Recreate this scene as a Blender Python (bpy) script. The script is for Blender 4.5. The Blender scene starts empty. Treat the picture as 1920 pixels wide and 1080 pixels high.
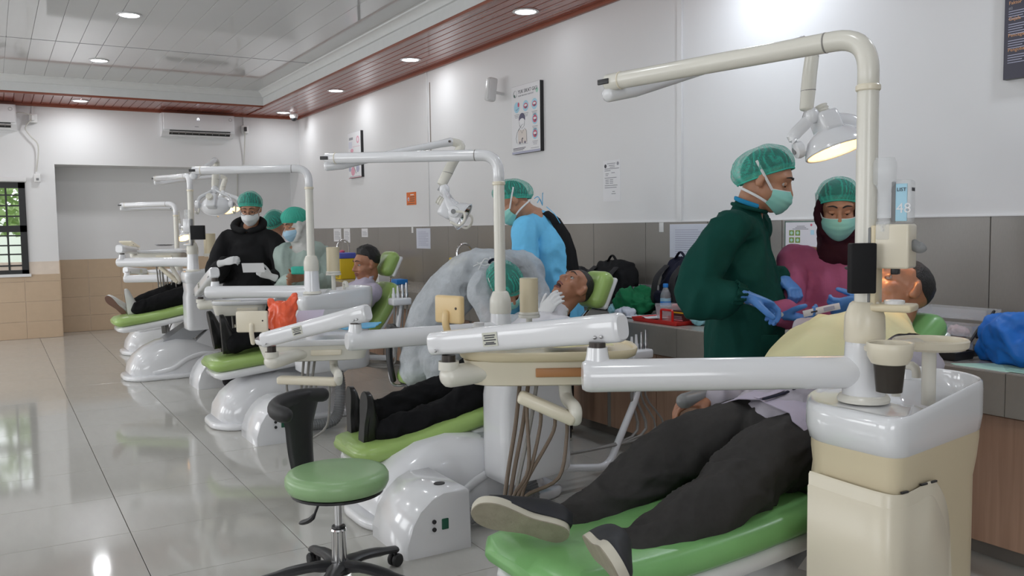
import bpy, bmesh, math, random
import numpy as np
from mathutils import Vector, Matrix, noise
from mathutils.bvhtree import BVHTree
random.seed(7)
C = bpy.context.scene.collection
scene = bpy.context.scene

# ------------------------------------------------------------------ camera
EYE = 1.31
FPX = 1630.7
RW = np.array([[0.858, 0.047, -0.511], [-0.513, 0.053, -0.857], [-0.013, 0.998, 0.069]])
def _orth(M):
    u, s, v = np.linalg.svd(M); return u @ v
RW = _orth(RW)
cam_d = bpy.data.cameras.new('camera'); cam = bpy.data.objects.new('camera', cam_d); C.objects.link(cam)
cam_d.sensor_width = 36.0; cam_d.lens = FPX / 1920 * 36.0; cam_d.clip_start = 0.05; cam_d.clip_end = 200
mw = Matrix.Identity(4)
for i in range(3):
    for j in range(3): mw[i][j] = RW[i][j]
mw[2][3] = EYE
cam.matrix_world = mw
scene.camera = cam

# ------------------------------------------------------------------ world, exposure
vs = scene.view_settings
scene.display_settings.display_device = 'sRGB'
vs.view_transform = 'Standard'; vs.look = 'None'; vs.exposure = EXPOSURE = 0.16; vs.gamma = 1.0; vs.use_curve_mapping = False
world = bpy.data.worlds.new('overcast_sky'); scene.world = world; world.use_nodes = True
wn = world.node_tree; wn.nodes['Background'].inputs[0].default_value = (0.95, 0.98, 1.0, 1); wn.nodes['Background'].inputs[1].default_value = 2.4
scene.cycles.use_denoising = True
scene.cycles.max_bounces = 8; scene.cycles.diffuse_bounces = 4; scene.cycles.glossy_bounces = 4
scene.cycles.transparent_max_bounces = 12; scene.cycles.caustics_reflective = False; scene.cycles.caustics_refractive = False
scene.cycles.sample_clamp_indirect = 6.0

def light(name, kind, loc, energy, size, color=(1, 1, 1), rot=(0, 0, 0), size_y=None, spread=None):
    d = bpy.data.lights.new(name, kind); d.energy = energy; d.color = color
    if kind == 'AREA':
        d.shape = 'RECTANGLE' if size_y else 'DISK'; d.size = size
        if size_y: d.size_y = size_y
        if spread: d.spread = spread
    o = bpy.data.objects.new(name, d); C.objects.link(o); o.location = loc; o.rotation_euler = rot
    return o
DOWN = 5.0          # watts of one ceiling downlight
# daylight through the row of windows in the left wall and behind the camera
for k, (y, e) in enumerate(((1.5, 20), (4.6, 16), (7.7, 22), (10.6, 50))):
    light('window_daylight', 'AREA', (-4.33, y, 1.75), e, 1.5, (0.97, 0.985, 1.0), (0, math.radians(-90), 0), 2.0)
light('window_daylight', 'AREA', (-1.2, -2.33, 1.75), 26, 2.4, (0.97, 0.985, 1.0), (math.radians(90), 0, 0), 1.5)

# ------------------------------------------------------------------ point helpers (real positions in metres)
def ray(px, py): return RW @ np.array([px - 960.0, 540.0 - py, -FPX])
def at(px, py, d): return ray(px, py) * (d / FPX) + np.array([0, 0, EYE])
def onx(px, py, x):
    d = ray(px, py); return d * (x / d[0]) + np.array([0, 0, EYE])
def ony(px, py, y):
    d = ray(px, py); return d * (y / d[1]) + np.array([0, 0, EYE])
def onz(px, py, z):
    d = ray(px, py); return d * ((z - EYE) / d[2]) + np.array([0, 0, EYE])
A = np.array
def nrm(v): v = A(v, float); return v / (np.linalg.norm(v) + 1e-12)
CR = nrm((0.858, -0.513, 0)); CF = nrm((0.511, 0.857, 0))   # to the right / into the room as seen from the door

# ------------------------------------------------------------------ materials
M = {}
def mat(name, col, rough=0.5, metal=0.0, spec=0.5, noise_amt=0.06, nscale=12.0, bump=0.0, bscale=60.0, trans=0.0, emit=None, estr=0.0, coat=0.0, alpha=1.0, sheen=0.0, sss=0.0, stretch=None):
    m = bpy.data.materials.new(name); m.use_nodes = True; nt = m.node_tree; b = nt.nodes['Principled BSDF']
    b.inputs['Base Color'].default_value = (*col, 1); b.inputs['Roughness'].default_value = rough; b.inputs['Metallic'].default_value = metal
    b.inputs['Specular IOR Level'].default_value = spec; b.inputs['Transmission Weight'].default_value = trans
    b.inputs['Coat Weight'].default_value = coat; b.inputs['Alpha'].default_value = alpha
    b.inputs['Sheen Weight'].default_value = sheen
    if sss: b.inputs['Subsurface Weight'].default_value = sss; b.inputs['Subsurface Radius'].default_value = (0.01, 0.004, 0.002); b.inputs['Subsurface Scale'].default_value = 0.5
    if emit: b.inputs['Emission Color'].default_value = (*emit, 1); b.inputs['Emission Strength'].default_value = estr
    tc = nt.nodes.new('ShaderNodeTexCoord'); mp = nt.nodes.new('ShaderNodeMapping'); nt.links.new(tc.outputs['Object'], mp.inputs[0])
    if stretch: mp.inputs['Scale'].default_value = stretch
    if noise_amt > 0:
        n = nt.nodes.new('ShaderNodeTexNoise'); n.inputs['Scale'].default_value = nscale; n.inputs['Detail'].default_value = 4
        nt.links.new(mp.outputs[0], n.inputs['Vector'])
        r = nt.nodes.new('ShaderNodeMix'); r.data_type = 'RGBA'
        k0 = 1 - noise_amt; k1 = 1 + noise_amt
        r.inputs['A'].default_value = (*[min(1, c * k0) for c in col], 1); r.inputs['B'].default_value = (*[min(1, c * k1) for c in col], 1)
        nt.links.new(n.outputs['Fac'], r.inputs['Factor']); nt.links.new(r.outputs['Result'], b.inputs['Base Color'])
    if bump > 0:
        n2 = nt.nodes.new('ShaderNodeTexNoise'); n2.inputs['Scale'].default_value = bscale; n2.inputs['Detail'].default_value = 3
        nt.links.new(mp.outputs[0], n2.inputs['Vector'])
        bp = nt.nodes.new('ShaderNodeBump'); bp.inputs['Strength'].default_value = bump; bp.inputs['Distance'].default_value = 0.01
        nt.links.new(n2.outputs['Fac'], bp.inputs['Height']); nt.links.new(bp.outputs[0], b.inputs['Normal'])
    M[name] = m
    return m
def wood(name, c1, c2, axis='z', rough=0.35, spec=0.5, scale=1.0):
    m = mat(name, c1, rough, spec=spec, noise_amt=0); nt = m.node_tree; b = nt.nodes['Principled BSDF']
    tc = nt.nodes['Texture Coordinate']; mp = nt.nodes['Mapping']
    s = {'z': (18, 18, 0.9), 'y': (14, 0.8, 14), 'x': (0.8, 14, 14)}[axis]; mp.inputs['Scale'].default_value = tuple(k * scale for k in s)
    n = nt.nodes.new('ShaderNodeTexNoise'); n.inputs['Scale'].default_value = 2.2; n.inputs['Detail'].default_value = 8; n.inputs['Distortion'].default_value = 0.6
    nt.links.new(mp.outputs[0], n.inputs['Vector'])
    r = nt.nodes.new('ShaderNodeValToRGB'); r.color_ramp.elements[0].color = (*c1, 1); r.color_ramp.elements[1].color = (*c2, 1)
    r.color_ramp.elements[0].position = 0.3; r.color_ramp.elements[1].position = 0.72
    nt.links.new(n.outputs['Fac'], r.inputs[0]); nt.links.new(r.outputs[0], b.inputs['Base Color'])
    return m
def srgb(r, g, b):
    f = lambda c: (c / 255 / 12.92) if c / 255 <= 0.04045 else ((c / 255 + 0.055) / 1.055) ** 2.4
    return (f(r), f(g), f(b))

mat('wall_paint', (0.735, 0.735, 0.74), 0.55, noise_amt=0.02, nscale=3, bump=0.03, bscale=18)
mat('grey_tile', (0.24, 0.222, 0.20), 0.22, noise_amt=0.07, nscale=40, stretch=(1, 6, 1))
mat('beige_tile', (0.54, 0.405, 0.28), 0.3, noise_amt=0.06, nscale=14)
mat('floor_tile', (0.50, 0.49, 0.455), 0.07, spec=0.62, noise_amt=0.05, nscale=5, stretch=(4, 1, 1))
mat('grout', (0.10, 0.09, 0.08), 0.8, noise_amt=0.1)
mat('grout_light', (0.72, 0.62, 0.53), 0.8, noise_amt=0.1)
mat('white_pvc', (0.62, 0.625, 0.63), 0.06, spec=0.6, noise_amt=0.03, nscale=2, bump=0.012, bscale=2.5)
mat('cornice_white', (0.68, 0.69, 0.69), 0.3, noise_amt=0.05)
wood('brown_pvc', (0.26, 0.066, 0.043), (0.33, 0.09, 0.06), 'y', 0.16, 0.65)
mat('brown_trim', (0.26, 0.075, 0.042), 0.3, noise_amt=0.08)
wood('cabinet_wood', (0.33, 0.195, 0.13), (0.43, 0.27, 0.185), 'z', 0.35)
mat('black_metal', (0.012, 0.012, 0.013), 0.35, noise_amt=0.1)
mat('glass', (0.95, 0.97, 0.97), 0.02, trans=1.0, noise_amt=0)
mat('clear_plastic', (0.80, 0.82, 0.84), 0.12, alpha=0.30, noise_amt=0.02)
mat('white_gloss', (0.76, 0.765, 0.785), 0.16, spec=0.55, noise_amt=0.015, coat=0.3)
mat('white_matte', (0.74, 0.74, 0.74), 0.45, noise_amt=0.03)
mat('porcelain', (0.80, 0.81, 0.83), 0.1, spec=0.6, noise_amt=0.01, coat=0.4)
mat('cream_plastic', (0.70, 0.61, 0.425), 0.3, noise_amt=0.03, nscale=5)
mat('cream_light', (0.74, 0.68, 0.545), 0.3, noise_amt=0.03, nscale=5)
mat('ivory', (0.72, 0.70, 0.63), 0.25, noise_amt=0.03, nscale=6)
mat('green_vinyl', (0.32, 0.47, 0.14), 0.28, spec=0.5, noise_amt=0.12, nscale=9, bump=0.03, bscale=150)
mat('green_vinyl_bright', (0.20, 0.45, 0.16), 0.3, spec=0.5, noise_amt=0.12, nscale=6, bump=0.03, bscale=150)
mat('green_stool', (0.26, 0.42, 0.21), 0.33, spec=0.5, noise_amt=0.08, nscale=8, bump=0.03, bscale=150)
mat('grey_plastic', (0.22, 0.225, 0.23), 0.4, noise_amt=0.05)
mat('dark_ring', (0.07, 0.06, 0.055), 0.35, metal=0.6, noise_amt=0.1)
mat('hose_brown', (0.14, 0.10, 0.07), 0.5, noise_amt=0.15, nscale=30)
mat('hose_grey', (0.24, 0.23, 0.215), 0.45, noise_amt=0.1, nscale=30)
mat('black_rubber', (0.015, 0.015, 0.016), 0.55, noise_amt=0.1, bump=0.02)
mat('black_plastic', (0.018, 0.018, 0.02), 0.38, noise_amt=0.1)
mat('chrome', (0.78, 0.78, 0.79), 0.1, metal=1.0, noise_amt=0.02)
mat('steel', (0.55, 0.55, 0.56), 0.28, metal=1.0, noise_amt=0.05)
mat('lens_glass', (0.9, 0.92, 0.93), 0.08, trans=0.7, noise_amt=0)
mat('lamp_lit', (1.0, 0.75, 0.4), 0.3, emit=(1.0, 0.50, 0.13), estr=3.6, noise_amt=0)
mat('lamp_core', (1.0, 0.9, 0.6), 0.3, emit=(1.0, 0.80, 0.40), estr=14, noise_amt=0)
mat('downlight_glow', (1, 1, 1), 0.3, emit=(0.93, 0.96, 1.0), estr=14.0, noise_amt=0)
mat('led_panel', (1, 1, 1), 0.3, emit=(0.75, 0.82, 1.0), estr=2.0, noise_amt=0)
mat('indicator_green', (0.01, 0.09, 0.05), 0.3, noise_amt=0.1)
mat('paper', (0.78, 0.78, 0.80), 0.6, noise_amt=0.02)
mat('paper_blue', (0.62, 0.65, 0.74), 0.5, noise_amt=0.03)
mat('ink', (0.05, 0.05, 0.06), 0.6, noise_amt=0)
mat('ink_grey', (0.30, 0.30, 0.33), 0.6, noise_amt=0)
mat('poster_navy', (0.028, 0.026, 0.05), 0.35, noise_amt=0.05)
mat('poster_orange', (0.62, 0.33, 0.16), 0.5, noise_amt=0)
mat('poster_lilac', (0.42, 0.43, 0.55), 0.5, noise_amt=0)
mat('poster_sky', (0.40, 0.66, 0.80), 0.5, noise_amt=0)
mat('poster_red', (0.58, 0.10, 0.17), 0.5, noise_amt=0)
mat('poster_pink', (0.72, 0.36, 0.45), 0.5, noise_amt=0)
mat('poster_hair', (0.10, 0.09, 0.16), 0.5, noise_amt=0)
mat('poster_skin', (0.70, 0.64, 0.60), 0.5, noise_amt=0)
mat('poster_green', (0.18, 0.28, 0.04), 0.5, noise_amt=0)
mat('frame_green', (0.05, 0.13, 0.10), 0.4, noise_amt=0.05)
mat('sign_orange', (0.74, 0.17, 0.03), 0.45, noise_amt=0.04)
mat('red_plastic', (0.62, 0.02, 0.015), 0.3, noise_amt=0.05)
mat('bag_orange', (0.85, 0.12, 0.045), 0.32, noise_amt=0.12, nscale=25, bump=0.25, bscale=45)
mat('blue_plastic', (0.02, 0.24, 0.72), 0.4, noise_amt=0.08)
mat('blue_liner', (0.07, 0.42, 0.72), 0.45, noise_amt=0.08)
mat('blue_bag', (0.008, 0.16, 0.62), 0.5, noise_amt=0.12, nscale=10, bump=0.15, bscale=30)
mat('mint_paper', (0.42, 0.67, 0.56), 0.6, noise_amt=0.03)
mat('green_cloth', (0.012, 0.15, 0.06), 0.75, spec=0.15, noise_amt=0.15, nscale=16, bump=0.15, bscale=30)
mat('navy_cloth', (0.012, 0.013, 0.028), 0.7, spec=0.15, noise_amt=0.2, nscale=20, bump=0.15, bscale=120)
mat('black_cloth', (0.013, 0.013, 0.014), 0.8, spec=0.15, noise_amt=0.2, nscale=20, bump=0.12, bscale=90)
mat('charcoal_cloth', (0.035, 0.034, 0.036), 0.75, spec=0.15, noise_amt=0.2, nscale=20, bump=0.12, bscale=90)
mat('yellow_plastic', (0.78, 0.55, 0.02), 0.4, noise_amt=0.05)
mat('tissue', (0.74, 0.74, 0.73), 0.75, noise_amt=0.05, bump=0.1)
mat('cyan_wrap', (0.30, 0.60, 0.68), 0.3, noise_amt=0.15, nscale=30)
mat('lilac_sheet', (0.55, 0.50, 0.62), 0.6, noise_amt=0.04)
mat('cable_grey', (0.55, 0.54, 0.50), 0.5, noise_amt=0.05)
mat('cola', (0.010, 0.004, 0.003), 0.3, spec=0.1, noise_amt=0)
mat('leaf', (0.20, 0.30, 0.09), 0.6, noise_amt=0.4, nscale=6)
mat('grass', (0.16, 0.26, 0.06), 0.8, noise_amt=0.3, nscale=4)
mat('bark', (0.16, 0.12, 0.09), 0.85, noise_amt=0.3, nscale=8)
# people
mat('skin', srgb(176, 128, 100), 0.45, noise_amt=0.08, nscale=20, sss=0.08)
mat('skin_dark', srgb(164, 114, 87), 0.42, noise_amt=0.08, nscale=20, sss=0.08)
mat('lips', srgb(120, 66, 58), 0.4, noise_amt=0.08)
mat('mouth_dark', (0.05, 0.012, 0.01), 0.4, noise_amt=0)
mat('eye_white', (0.42, 0.38, 0.36), 0.15, noise_amt=0)
mat('iris', (0.012, 0.008, 0.006), 0.1, noise_amt=0)
mat('hair', (0.010, 0.009, 0.009), 0.5, noise_amt=0.3, nscale=60, bump=0.5, bscale=160)
mat('gown_green', (0.0045, 0.052, 0.041), 0.8, spec=0.15, noise_amt=0.12, nscale=30, bump=0.45, bscale=16)
mat('gown_pink', (0.37, 0.10, 0.20), 0.8, spec=0.15, noise_amt=0.1, nscale=30, bump=0.45, bscale=16)
mat('gown_blue', (0.17, 0.56, 0.88), 0.6, spec=0.15, noise_amt=0.08, nscale=40, bump=0.45, bscale=16)
mat('gown_mint', (0.40, 0.49, 0.45), 0.7, spec=0.15, noise_amt=0.06, nscale=30, bump=0.45, bscale=16)
mat('hijab_maroon', (0.035, 0.008, 0.014), 0.8, spec=0.15, noise_amt=0.1)
mat('hijab_white', (0.60, 0.60, 0.58), 0.8, spec=0.15, noise_amt=0.05)
mat('undershirt_blue', (0.02, 0.24, 0.46), 0.7, spec=0.15, noise_amt=0.08)
mat('shirt_lilac', (0.46, 0.42, 0.52), 0.75, spec=0.15, noise_amt=0.05, bump=0.3, bscale=20)
mat('shirt_white', (0.66, 0.65, 0.68), 0.75, spec=0.15, noise_amt=0.04, bump=0.3, bscale=20)
mat('shirt_grey', (0.42, 0.395, 0.45), 0.75, spec=0.15, noise_amt=0.05, bump=0.3, bscale=20)
mat('trousers_grey', (0.042, 0.040, 0.039), 0.85, spec=0.15, noise_amt=0.14, nscale=60, bump=0.3, bscale=20)
mat('trousers_black', (0.008, 0.008, 0.009), 0.85, spec=0.15, noise_amt=0.2, nscale=40, bump=0.05, bscale=200)
mat('glove_blue', (0.075, 0.235, 0.60), 0.42, noise_amt=0.08, nscale=30, bump=0.08, bscale=90)
mat('glove_white', (0.66, 0.665, 0.67), 0.5, noise_amt=0.04, bump=0.08, bscale=90)
mat('mask_mint', (0.26, 0.59, 0.52), 0.6, noise_amt=0.06, nscale=20)
mat('mask_blue', (0.36, 0.55, 0.70), 0.6, noise_amt=0.05, nscale=20)
mat('mask_white', (0.70, 0.71, 0.72), 0.6, noise_amt=0.03)
mat('bib_yellow', (0.71, 0.68, 0.40), 0.6, noise_amt=0.05, nscale=8, bump=0.05, bscale=60)
mat('sole_beige', (0.30, 0.27, 0.205), 0.7, noise_amt=0.25, nscale=30, bump=0.2, bscale=120)
mat('sole_cream', (0.56, 0.53, 0.44), 0.6, noise_amt=0.1)
mat('sole_brown', (0.13, 0.065, 0.045), 0.6, noise_amt=0.1)
mat('shoe_navy', (0.014, 0.016, 0.022), 0.6, noise_amt=0.15, nscale=40)
mat('shoe_black', (0.010, 0.010, 0.010), 0.3, noise_amt=0.1)
mat('shoe_white', (0.62, 0.62, 0.60), 0.5, noise_amt=0.05)

def net_material(name, col, op, sc=34.0, pleat=False):
    """thin non-woven fabric: woven fibres with see-through gaps between them"""
    m = mat(name, col, 0.7, noise_amt=0.0); nt = m.node_tree; b = nt.nodes['Principled BSDF']; mp = nt.nodes['Mapping']
    n = nt.nodes.new('ShaderNodeTexNoise'); n.inputs['Scale'].default_value = sc; n.inputs['Detail'].default_value = 7; n.inputs['Roughness'].default_value = 0.62; nt.links.new(mp.outputs[0], n.inputs['Vector'])
    r = nt.nodes.new('ShaderNodeValToRGB'); r.color_ramp.elements[0].position = 0.35; r.color_ramp.elements[1].position = 0.68
    r.color_ramp.elements[0].color = (op[0],) * 3 + (1,); r.color_ramp.elements[1].color = (op[1],) * 3 + (1,)
    nt.links.new(n.outputs['Fac'], r.inputs[0])
    if pleat:
        at_ = nt.nodes.new('ShaderNodeAttribute'); at_.attribute_name = 'pleat'; mm = nt.nodes.new('ShaderNodeMath'); mm.operation = 'ADD'; mm.use_clamp = True
        nt.links.new(r.outputs[0], mm.inputs[0]); nt.links.new(at_.outputs['Fac'], mm.inputs[1]); nt.links.new(mm.outputs[0], b.inputs['Alpha'])
    else:
        nt.links.new(r.outputs[0], b.inputs['Alpha'])
        n2 = nt.nodes.new('ShaderNodeTexNoise'); n2.inputs['Scale'].default_value = 16; n2.inputs['Detail'].default_value = 4; n2.inputs['Distortion'].default_value = 1.5; nt.links.new(mp.outputs[0], n2.inputs['Vector'])
        bp = nt.nodes.new('ShaderNodeBump'); bp.inputs['Strength'].default_value = 0.8; bp.inputs['Distance'].default_value = 0.012; nt.links.new(n2.outputs['Fac'], bp.inputs['Height']); nt.links.new(bp.outputs[0], b.inputs['Normal'])
    return m
net_material('cap_teal', (0.06, 0.50, 0.39), (0.24, 0.48), 200.0, True)
net_material('cap_band', (0.05, 0.50, 0.38), (0.85, 1.0))
net_material('gown_sheer', (0.60, 0.64, 0.68), (0.60, 0.86), 7.0)

# ------------------------------------------------------------------ mesh builder
def frames(pts, hint=None):
    P = [A(p, float) for p in pts]; n = len(P); T = []
    for i in range(n):
        a = P[max(0, i - 1)]; b = P[min(n - 1, i + 1)]; T.append(nrm(b - a))
    if hint is None:
        h = A((0, 0, 1.0)) if abs(T[0][2]) < 0.9 else A((1.0, 0, 0))
    else: h = A(hint, float)
    out = []
    u = h - T[0] * (h @ T[0]); u = nrm(u)
    for i in range(n):
        u = (h if hint is not None else u); u = u - T[i] * (u @ T[i])
        if np.linalg.norm(u) < 1e-6: u = A((1.0, 0, 0)) - T[i] * T[i][0]
        u = nrm(u); out.append((T[i], u, np.cross(T[i], u)))
    return P, out
def spline(pts, per=6):
    P = [A(p, float) for p in pts]
    if len(P) < 3: return P
    out = []
    for i in range(len(P) - 1):
        p0 = P[max(0, i - 1)]; p1 = P[i]; p2 = P[i + 1]; p3 = P[min(len(P) - 1, i + 2)]
        for k in range(per):
            t = k / per
            out.append(0.5 * ((2 * p1) + (-p0 + p2) * t + (2 * p0 - 5 * p1 + 4 * p2 - p3) * t * t + (-p0 + 3 * p1 - 3 * p2 + p3) * t ** 3))
    out.append(P[-1]); return out
def bend(pts, r, per=6):
    """polyline with rounded corners"""
    P = [A(p, float) for p in pts]; out = [P[0]]
    for i in range(1, len(P) - 1):
        a = nrm(P[i - 1] - P[i]); b = nrm(P[i + 1] - P[i]); s = P[i] + a * r; e = P[i] + b * r
        for k in range(per + 1):
            t = k / per; out.append(s * (1 - t) ** 2 + P[i] * 2 * t * (1 - t) + e * t * t)
    out.append(P[-1]); return out
class MB:
    def __init__(s): s.v = []; s.f = []
    def add(s, V, F):
        o = len(s.v); s.v.extend([tuple(map(float, p)) for p in V]); s.f.extend([tuple(i + o for i in f) for f in F]); return s
    def box(s, lo, hi, R=None, c=None):
        lo = A(lo, float); hi = A(hi, float)
        V = [A((x, y, z)) for z in (lo[2], hi[2]) for y in (lo[1], hi[1]) for x in (lo[0], hi[0])]
        if R is not None: cc = A(c if c is not None else (lo + hi) / 2, float); V = [cc + R @ (p - cc) for p in V]
        return s.add(V, [(0, 2, 3, 1), (4, 5, 7, 6), (0, 1, 5, 4), (2, 6, 7, 3), (0, 4, 6, 2), (1, 3, 7, 5)])
    def rbox(s, lo, hi, r=0.01, R=None, c=None, seg=3):
        bm = bmesh.new(); lo = A(lo, float); hi = A(hi, float)
        bmesh.ops.create_cube(bm, size=1.0)
        for v in bm.verts: v.co = Vector((lo + hi) / 2 + A(v.co) * (hi - lo))
        bmesh.ops.bevel(bm, geom=list(bm.edges), offset=min(r, 0.49 * min(hi - lo)), segments=seg, affect='EDGES', profile=0.5)
        V = [A(v.co) for v in bm.verts]; bm.verts.index_update(); F = [tuple(v.index for v in f.verts) for f in bm.faces]; bm.free()
        if R is not None: cc = A(c if c is not None else (lo + hi) / 2, float); V = [cc + R @ (p - cc) for p in V]
        return s.add(V, F)
    def tube(s, pts, r, n=14, hint=None, cap=True, r2=None, ends=0):
        """tube along pts; r, r2: radii along the hint axis and across (lists or numbers); ends=1 rounds the ends"""
        P = [A(p, float) for p in pts]; k = len(P)
        ra = list(r) if hasattr(r, '__len__') else [r] * k
        rb = ra if r2 is None else (list(r2) if hasattr(r2, '__len__') else [r2] * k)
        if ends:
            t0 = nrm(P[0] - P[1]); t1 = nrm(P[-1] - P[-2]); e0 = min(ra[0], rb[0]) * ends; e1 = min(ra[-1], rb[-1]) * ends
            pre = [(P[0] + t0 * e0 * math.sin(a), math.cos(a)) for a in (1.45, 1.0, 0.5)]; post = [(P[-1] + t1 * e1 * math.sin(a), math.cos(a)) for a in (0.5, 1.0, 1.45)]
            ra = [ra[0] * c for _, c in pre] + ra + [ra[-1] * c for _, c in post]; rb = [rb[0] * c for _, c in pre] + rb + [rb[-1] * c for _, c in post]
            P = [p for p, _ in pre] + P + [p for p, _ in post]; k = len(P)
        P, fr = frames(P, hint); V = []; F = []
        for i in range(k):
            t, u, w = fr[i]
            for j in range(n):
                a = 2 * math.pi * j / n; V.append(P[i] + u * (ra[i] * math.cos(a)) + w * (rb[i] * math.sin(a)))
        for i in range(k - 1):
            for j in range(n): F.append((i * n + j, i * n + (j + 1) % n, (i + 1) * n + (j + 1) % n, (i + 1) * n + j))
        if cap: F.append(tuple(range(n - 1, -1, -1))); F.append(tuple(range((k - 1) * n, k * n)))
        return s.add(V, F)
    def lathe(s, prof, o=(0, 0, 0), axis=(0, 0, 1), n=24, sx=1.0, hint=None, caps=True):
        ax = nrm(axis); h = A(hint, float) if hint is not None else (A((1.0, 0, 0)) if abs(ax[0]) < 0.9 else A((0, 1.0, 0)))
        u = nrm(h - ax * (h @ ax)); w = np.cross(ax, u); V = []; F = []; o = A(o, float)
        for (r, z) in prof:
            for j in range(n):
                a = 2 * math.pi * j / n; V.append(o + ax * z + u * (r * sx * math.cos(a)) + w * (r * math.sin(a)))
        for i in range(len(prof) - 1):
            for j in range(n): F.append((i * n + j, i * n + (j + 1) % n, (i + 1) * n + (j + 1) % n, (i + 1) * n + j))
        if caps and prof[0][0] > 1e-5: F.append(tuple(range(n - 1, -1, -1)))
        if caps and prof[-1][0] > 1e-5: F.append(tuple(range((len(prof) - 1) * n, len(prof) * n)))
        return s.add(V, F)
    def ell(s, c, r, R=None, nu=16, nv=10):
        c = A(c, float); r = A(r, float) if hasattr(r, '__len__') else A((r, r, r), float); V = []; F = []
        for i in range(nv + 1):
            th = math.pi * (i + 0.0) / nv; st = max(math.sin(th), 1e-3)
            for j in range(nu):
                a = 2 * math.pi * j / nu; p = A((st * math.cos(a), st * math.sin(a), math.cos(th))) * r
                V.append(c + (R @ p if R is not None else p))
        for i in range(nv):
            for j in range(nu): F.append((i * nu + j, (i + 1) * nu + j, (i + 1) * nu + (j + 1) % nu, i * nu + (j + 1) % nu))
        F.append(tuple(range(nu))); F.append(tuple(range(nv * nu + nu - 1, nv * nu - 1, -1)))
        return s.add(V, F)
    def loft(s, rings, cap=True, closed=True):
        n = len(rings[0]); V = [p for r in rings for p in r]; F = []
        for i in range(len(rings) - 1):
            for j in range(n if closed else n - 1): F.append((i * n + j, i * n + (j + 1) % n, (i + 1) * n + (j + 1) % n, (i + 1) * n + j))
        if cap: F.append(tuple(range(n - 1, -1, -1))); F.append(tuple(range((len(rings) - 1) * n, len(rings) * n)))
        return s.add(V, F)
    def prism(s, poly, z0, z1, bev=0.0, seg=3):
        """poly: list of (x,y) in plan, extruded z0..z1 with rounded top/bottom rims"""
        P = A(poly, float); c = P.mean(0); rings = []
        if bev > 0:
            steps = [(1 - math.cos(a), math.sin(a)) for a in np.linspace(0, math.pi / 2, seg + 1)]
            lo = [(bev * (1 - b), z0 + bev * (a)) for a, b in steps]       # inset, z
            hi = [(bev * (1 - b), z1 - bev * (a)) for a, b in steps][::-1]
            st = lo + hi
        else: st = [(0, z0), (0, z1)]
        for ins, z in st:
            d = P - c; L = np.linalg.norm(d, axis=1, keepdims=True); q = c + d * (1 - ins / np.maximum(L, 1e-6)); rings.append([A((x, y, z)) for x, y in q])
        return s.loft(rings)
    def grid(s, G, thick=0.0):
        """G[i][j] points; optional thickness by offset along normals"""
        G = A(G, float); a, b, _ = G.shape; F = [(i * b + j, i * b + j + 1, (i + 1) * b + j + 1, (i + 1) * b + j) for i in range(a - 1) for j in range(b - 1)]
        V = G.reshape(-1, 3)
        if thick == 0: return s.add(V, F)
        du = np.gradient(G, axis=0); dv = np.gradient(G, axis=1); N = np.cross(du, dv); N /= (np.linalg.norm(N, axis=2, keepdims=True) + 1e-9)
        V2 = (G + N * thick).reshape(-1, 3); n = len(V)
        F2 = [tuple(reversed([i + n for i in f])) for f in F]; S = []
        bd = [(i, 0) for i in range(a)] + [(a - 1, j) for j in range(1, b)] + [(i, b - 1) for i in range(a - 2, -1, -1)] + [(0, j) for j in range(b - 2, 0, -1)]
        ids = [i * b + j for i, j in bd]
        for k in range(len(ids)):
            p, q = ids[k], ids[(k + 1) % len(ids)]; S.append((p, q, q + n, p + n))
        return s.add(np.vstack([V, V2]), F + F2 + S)
    def build(s, name, m, parent=None, ang=38, recalc=True):
        off = A((0, 0, 0.0)); p = parent
        while p is not None: off = off + A(p.location); p = p.parent
        me = bpy.data.meshes.new(name); me.from_pydata([tuple(A(v) - off) for v in s.v], [], s.f)
        if recalc:
            bm = bmesh.new(); bm.from_mesh(me); bmesh.ops.recalc_face_normals(bm, faces=bm.faces); bm.to_mesh(me); bm.free()
        return finish(name, me, m, parent, ang)
def finish(name, me, m, parent=None, ang=38):
    if ang is None: pass
    else:
        me.polygons.foreach_set('use_smooth', [True] * len(me.polygons))
        if ang < 170: me.set_sharp_from_angle(angle=math.radians(ang))
    me.materials.append(M[m] if isinstance(m, str) else m)
    o = bpy.data.objects.new(name, me); C.objects.link(o); o.parent = parent
    return o
def thing(name, loc, label, cat, group=None):
    o = bpy.data.objects.new(name, None); C.objects.link(o); o.location = tuple(map(float, loc)); o.empty_display_size = 0.1
    o['label'] = label; o['category'] = cat
    if group: o['group'] = group
    return o
def tag(o, label, cat, group=None):
    """gives a one-mesh thing its words and puts its origin at its base"""
    o['label'] = label; o['category'] = cat
    if group: o['group'] = group
    me = o.data; n = len(me.vertices); co = np.empty(n * 3); me.vertices.foreach_get('co', co); co = co.reshape(-1, 3)
    b = A([(co[:, 0].min() + co[:, 0].max()) / 2, (co[:, 1].min() + co[:, 1].max()) / 2, co[:, 2].min()])
    me.vertices.foreach_set('co', (co - b).ravel()); o.location = tuple(b); me.update()
    return o
def struct(o): o['kind'] = 'structure'; return o
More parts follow.
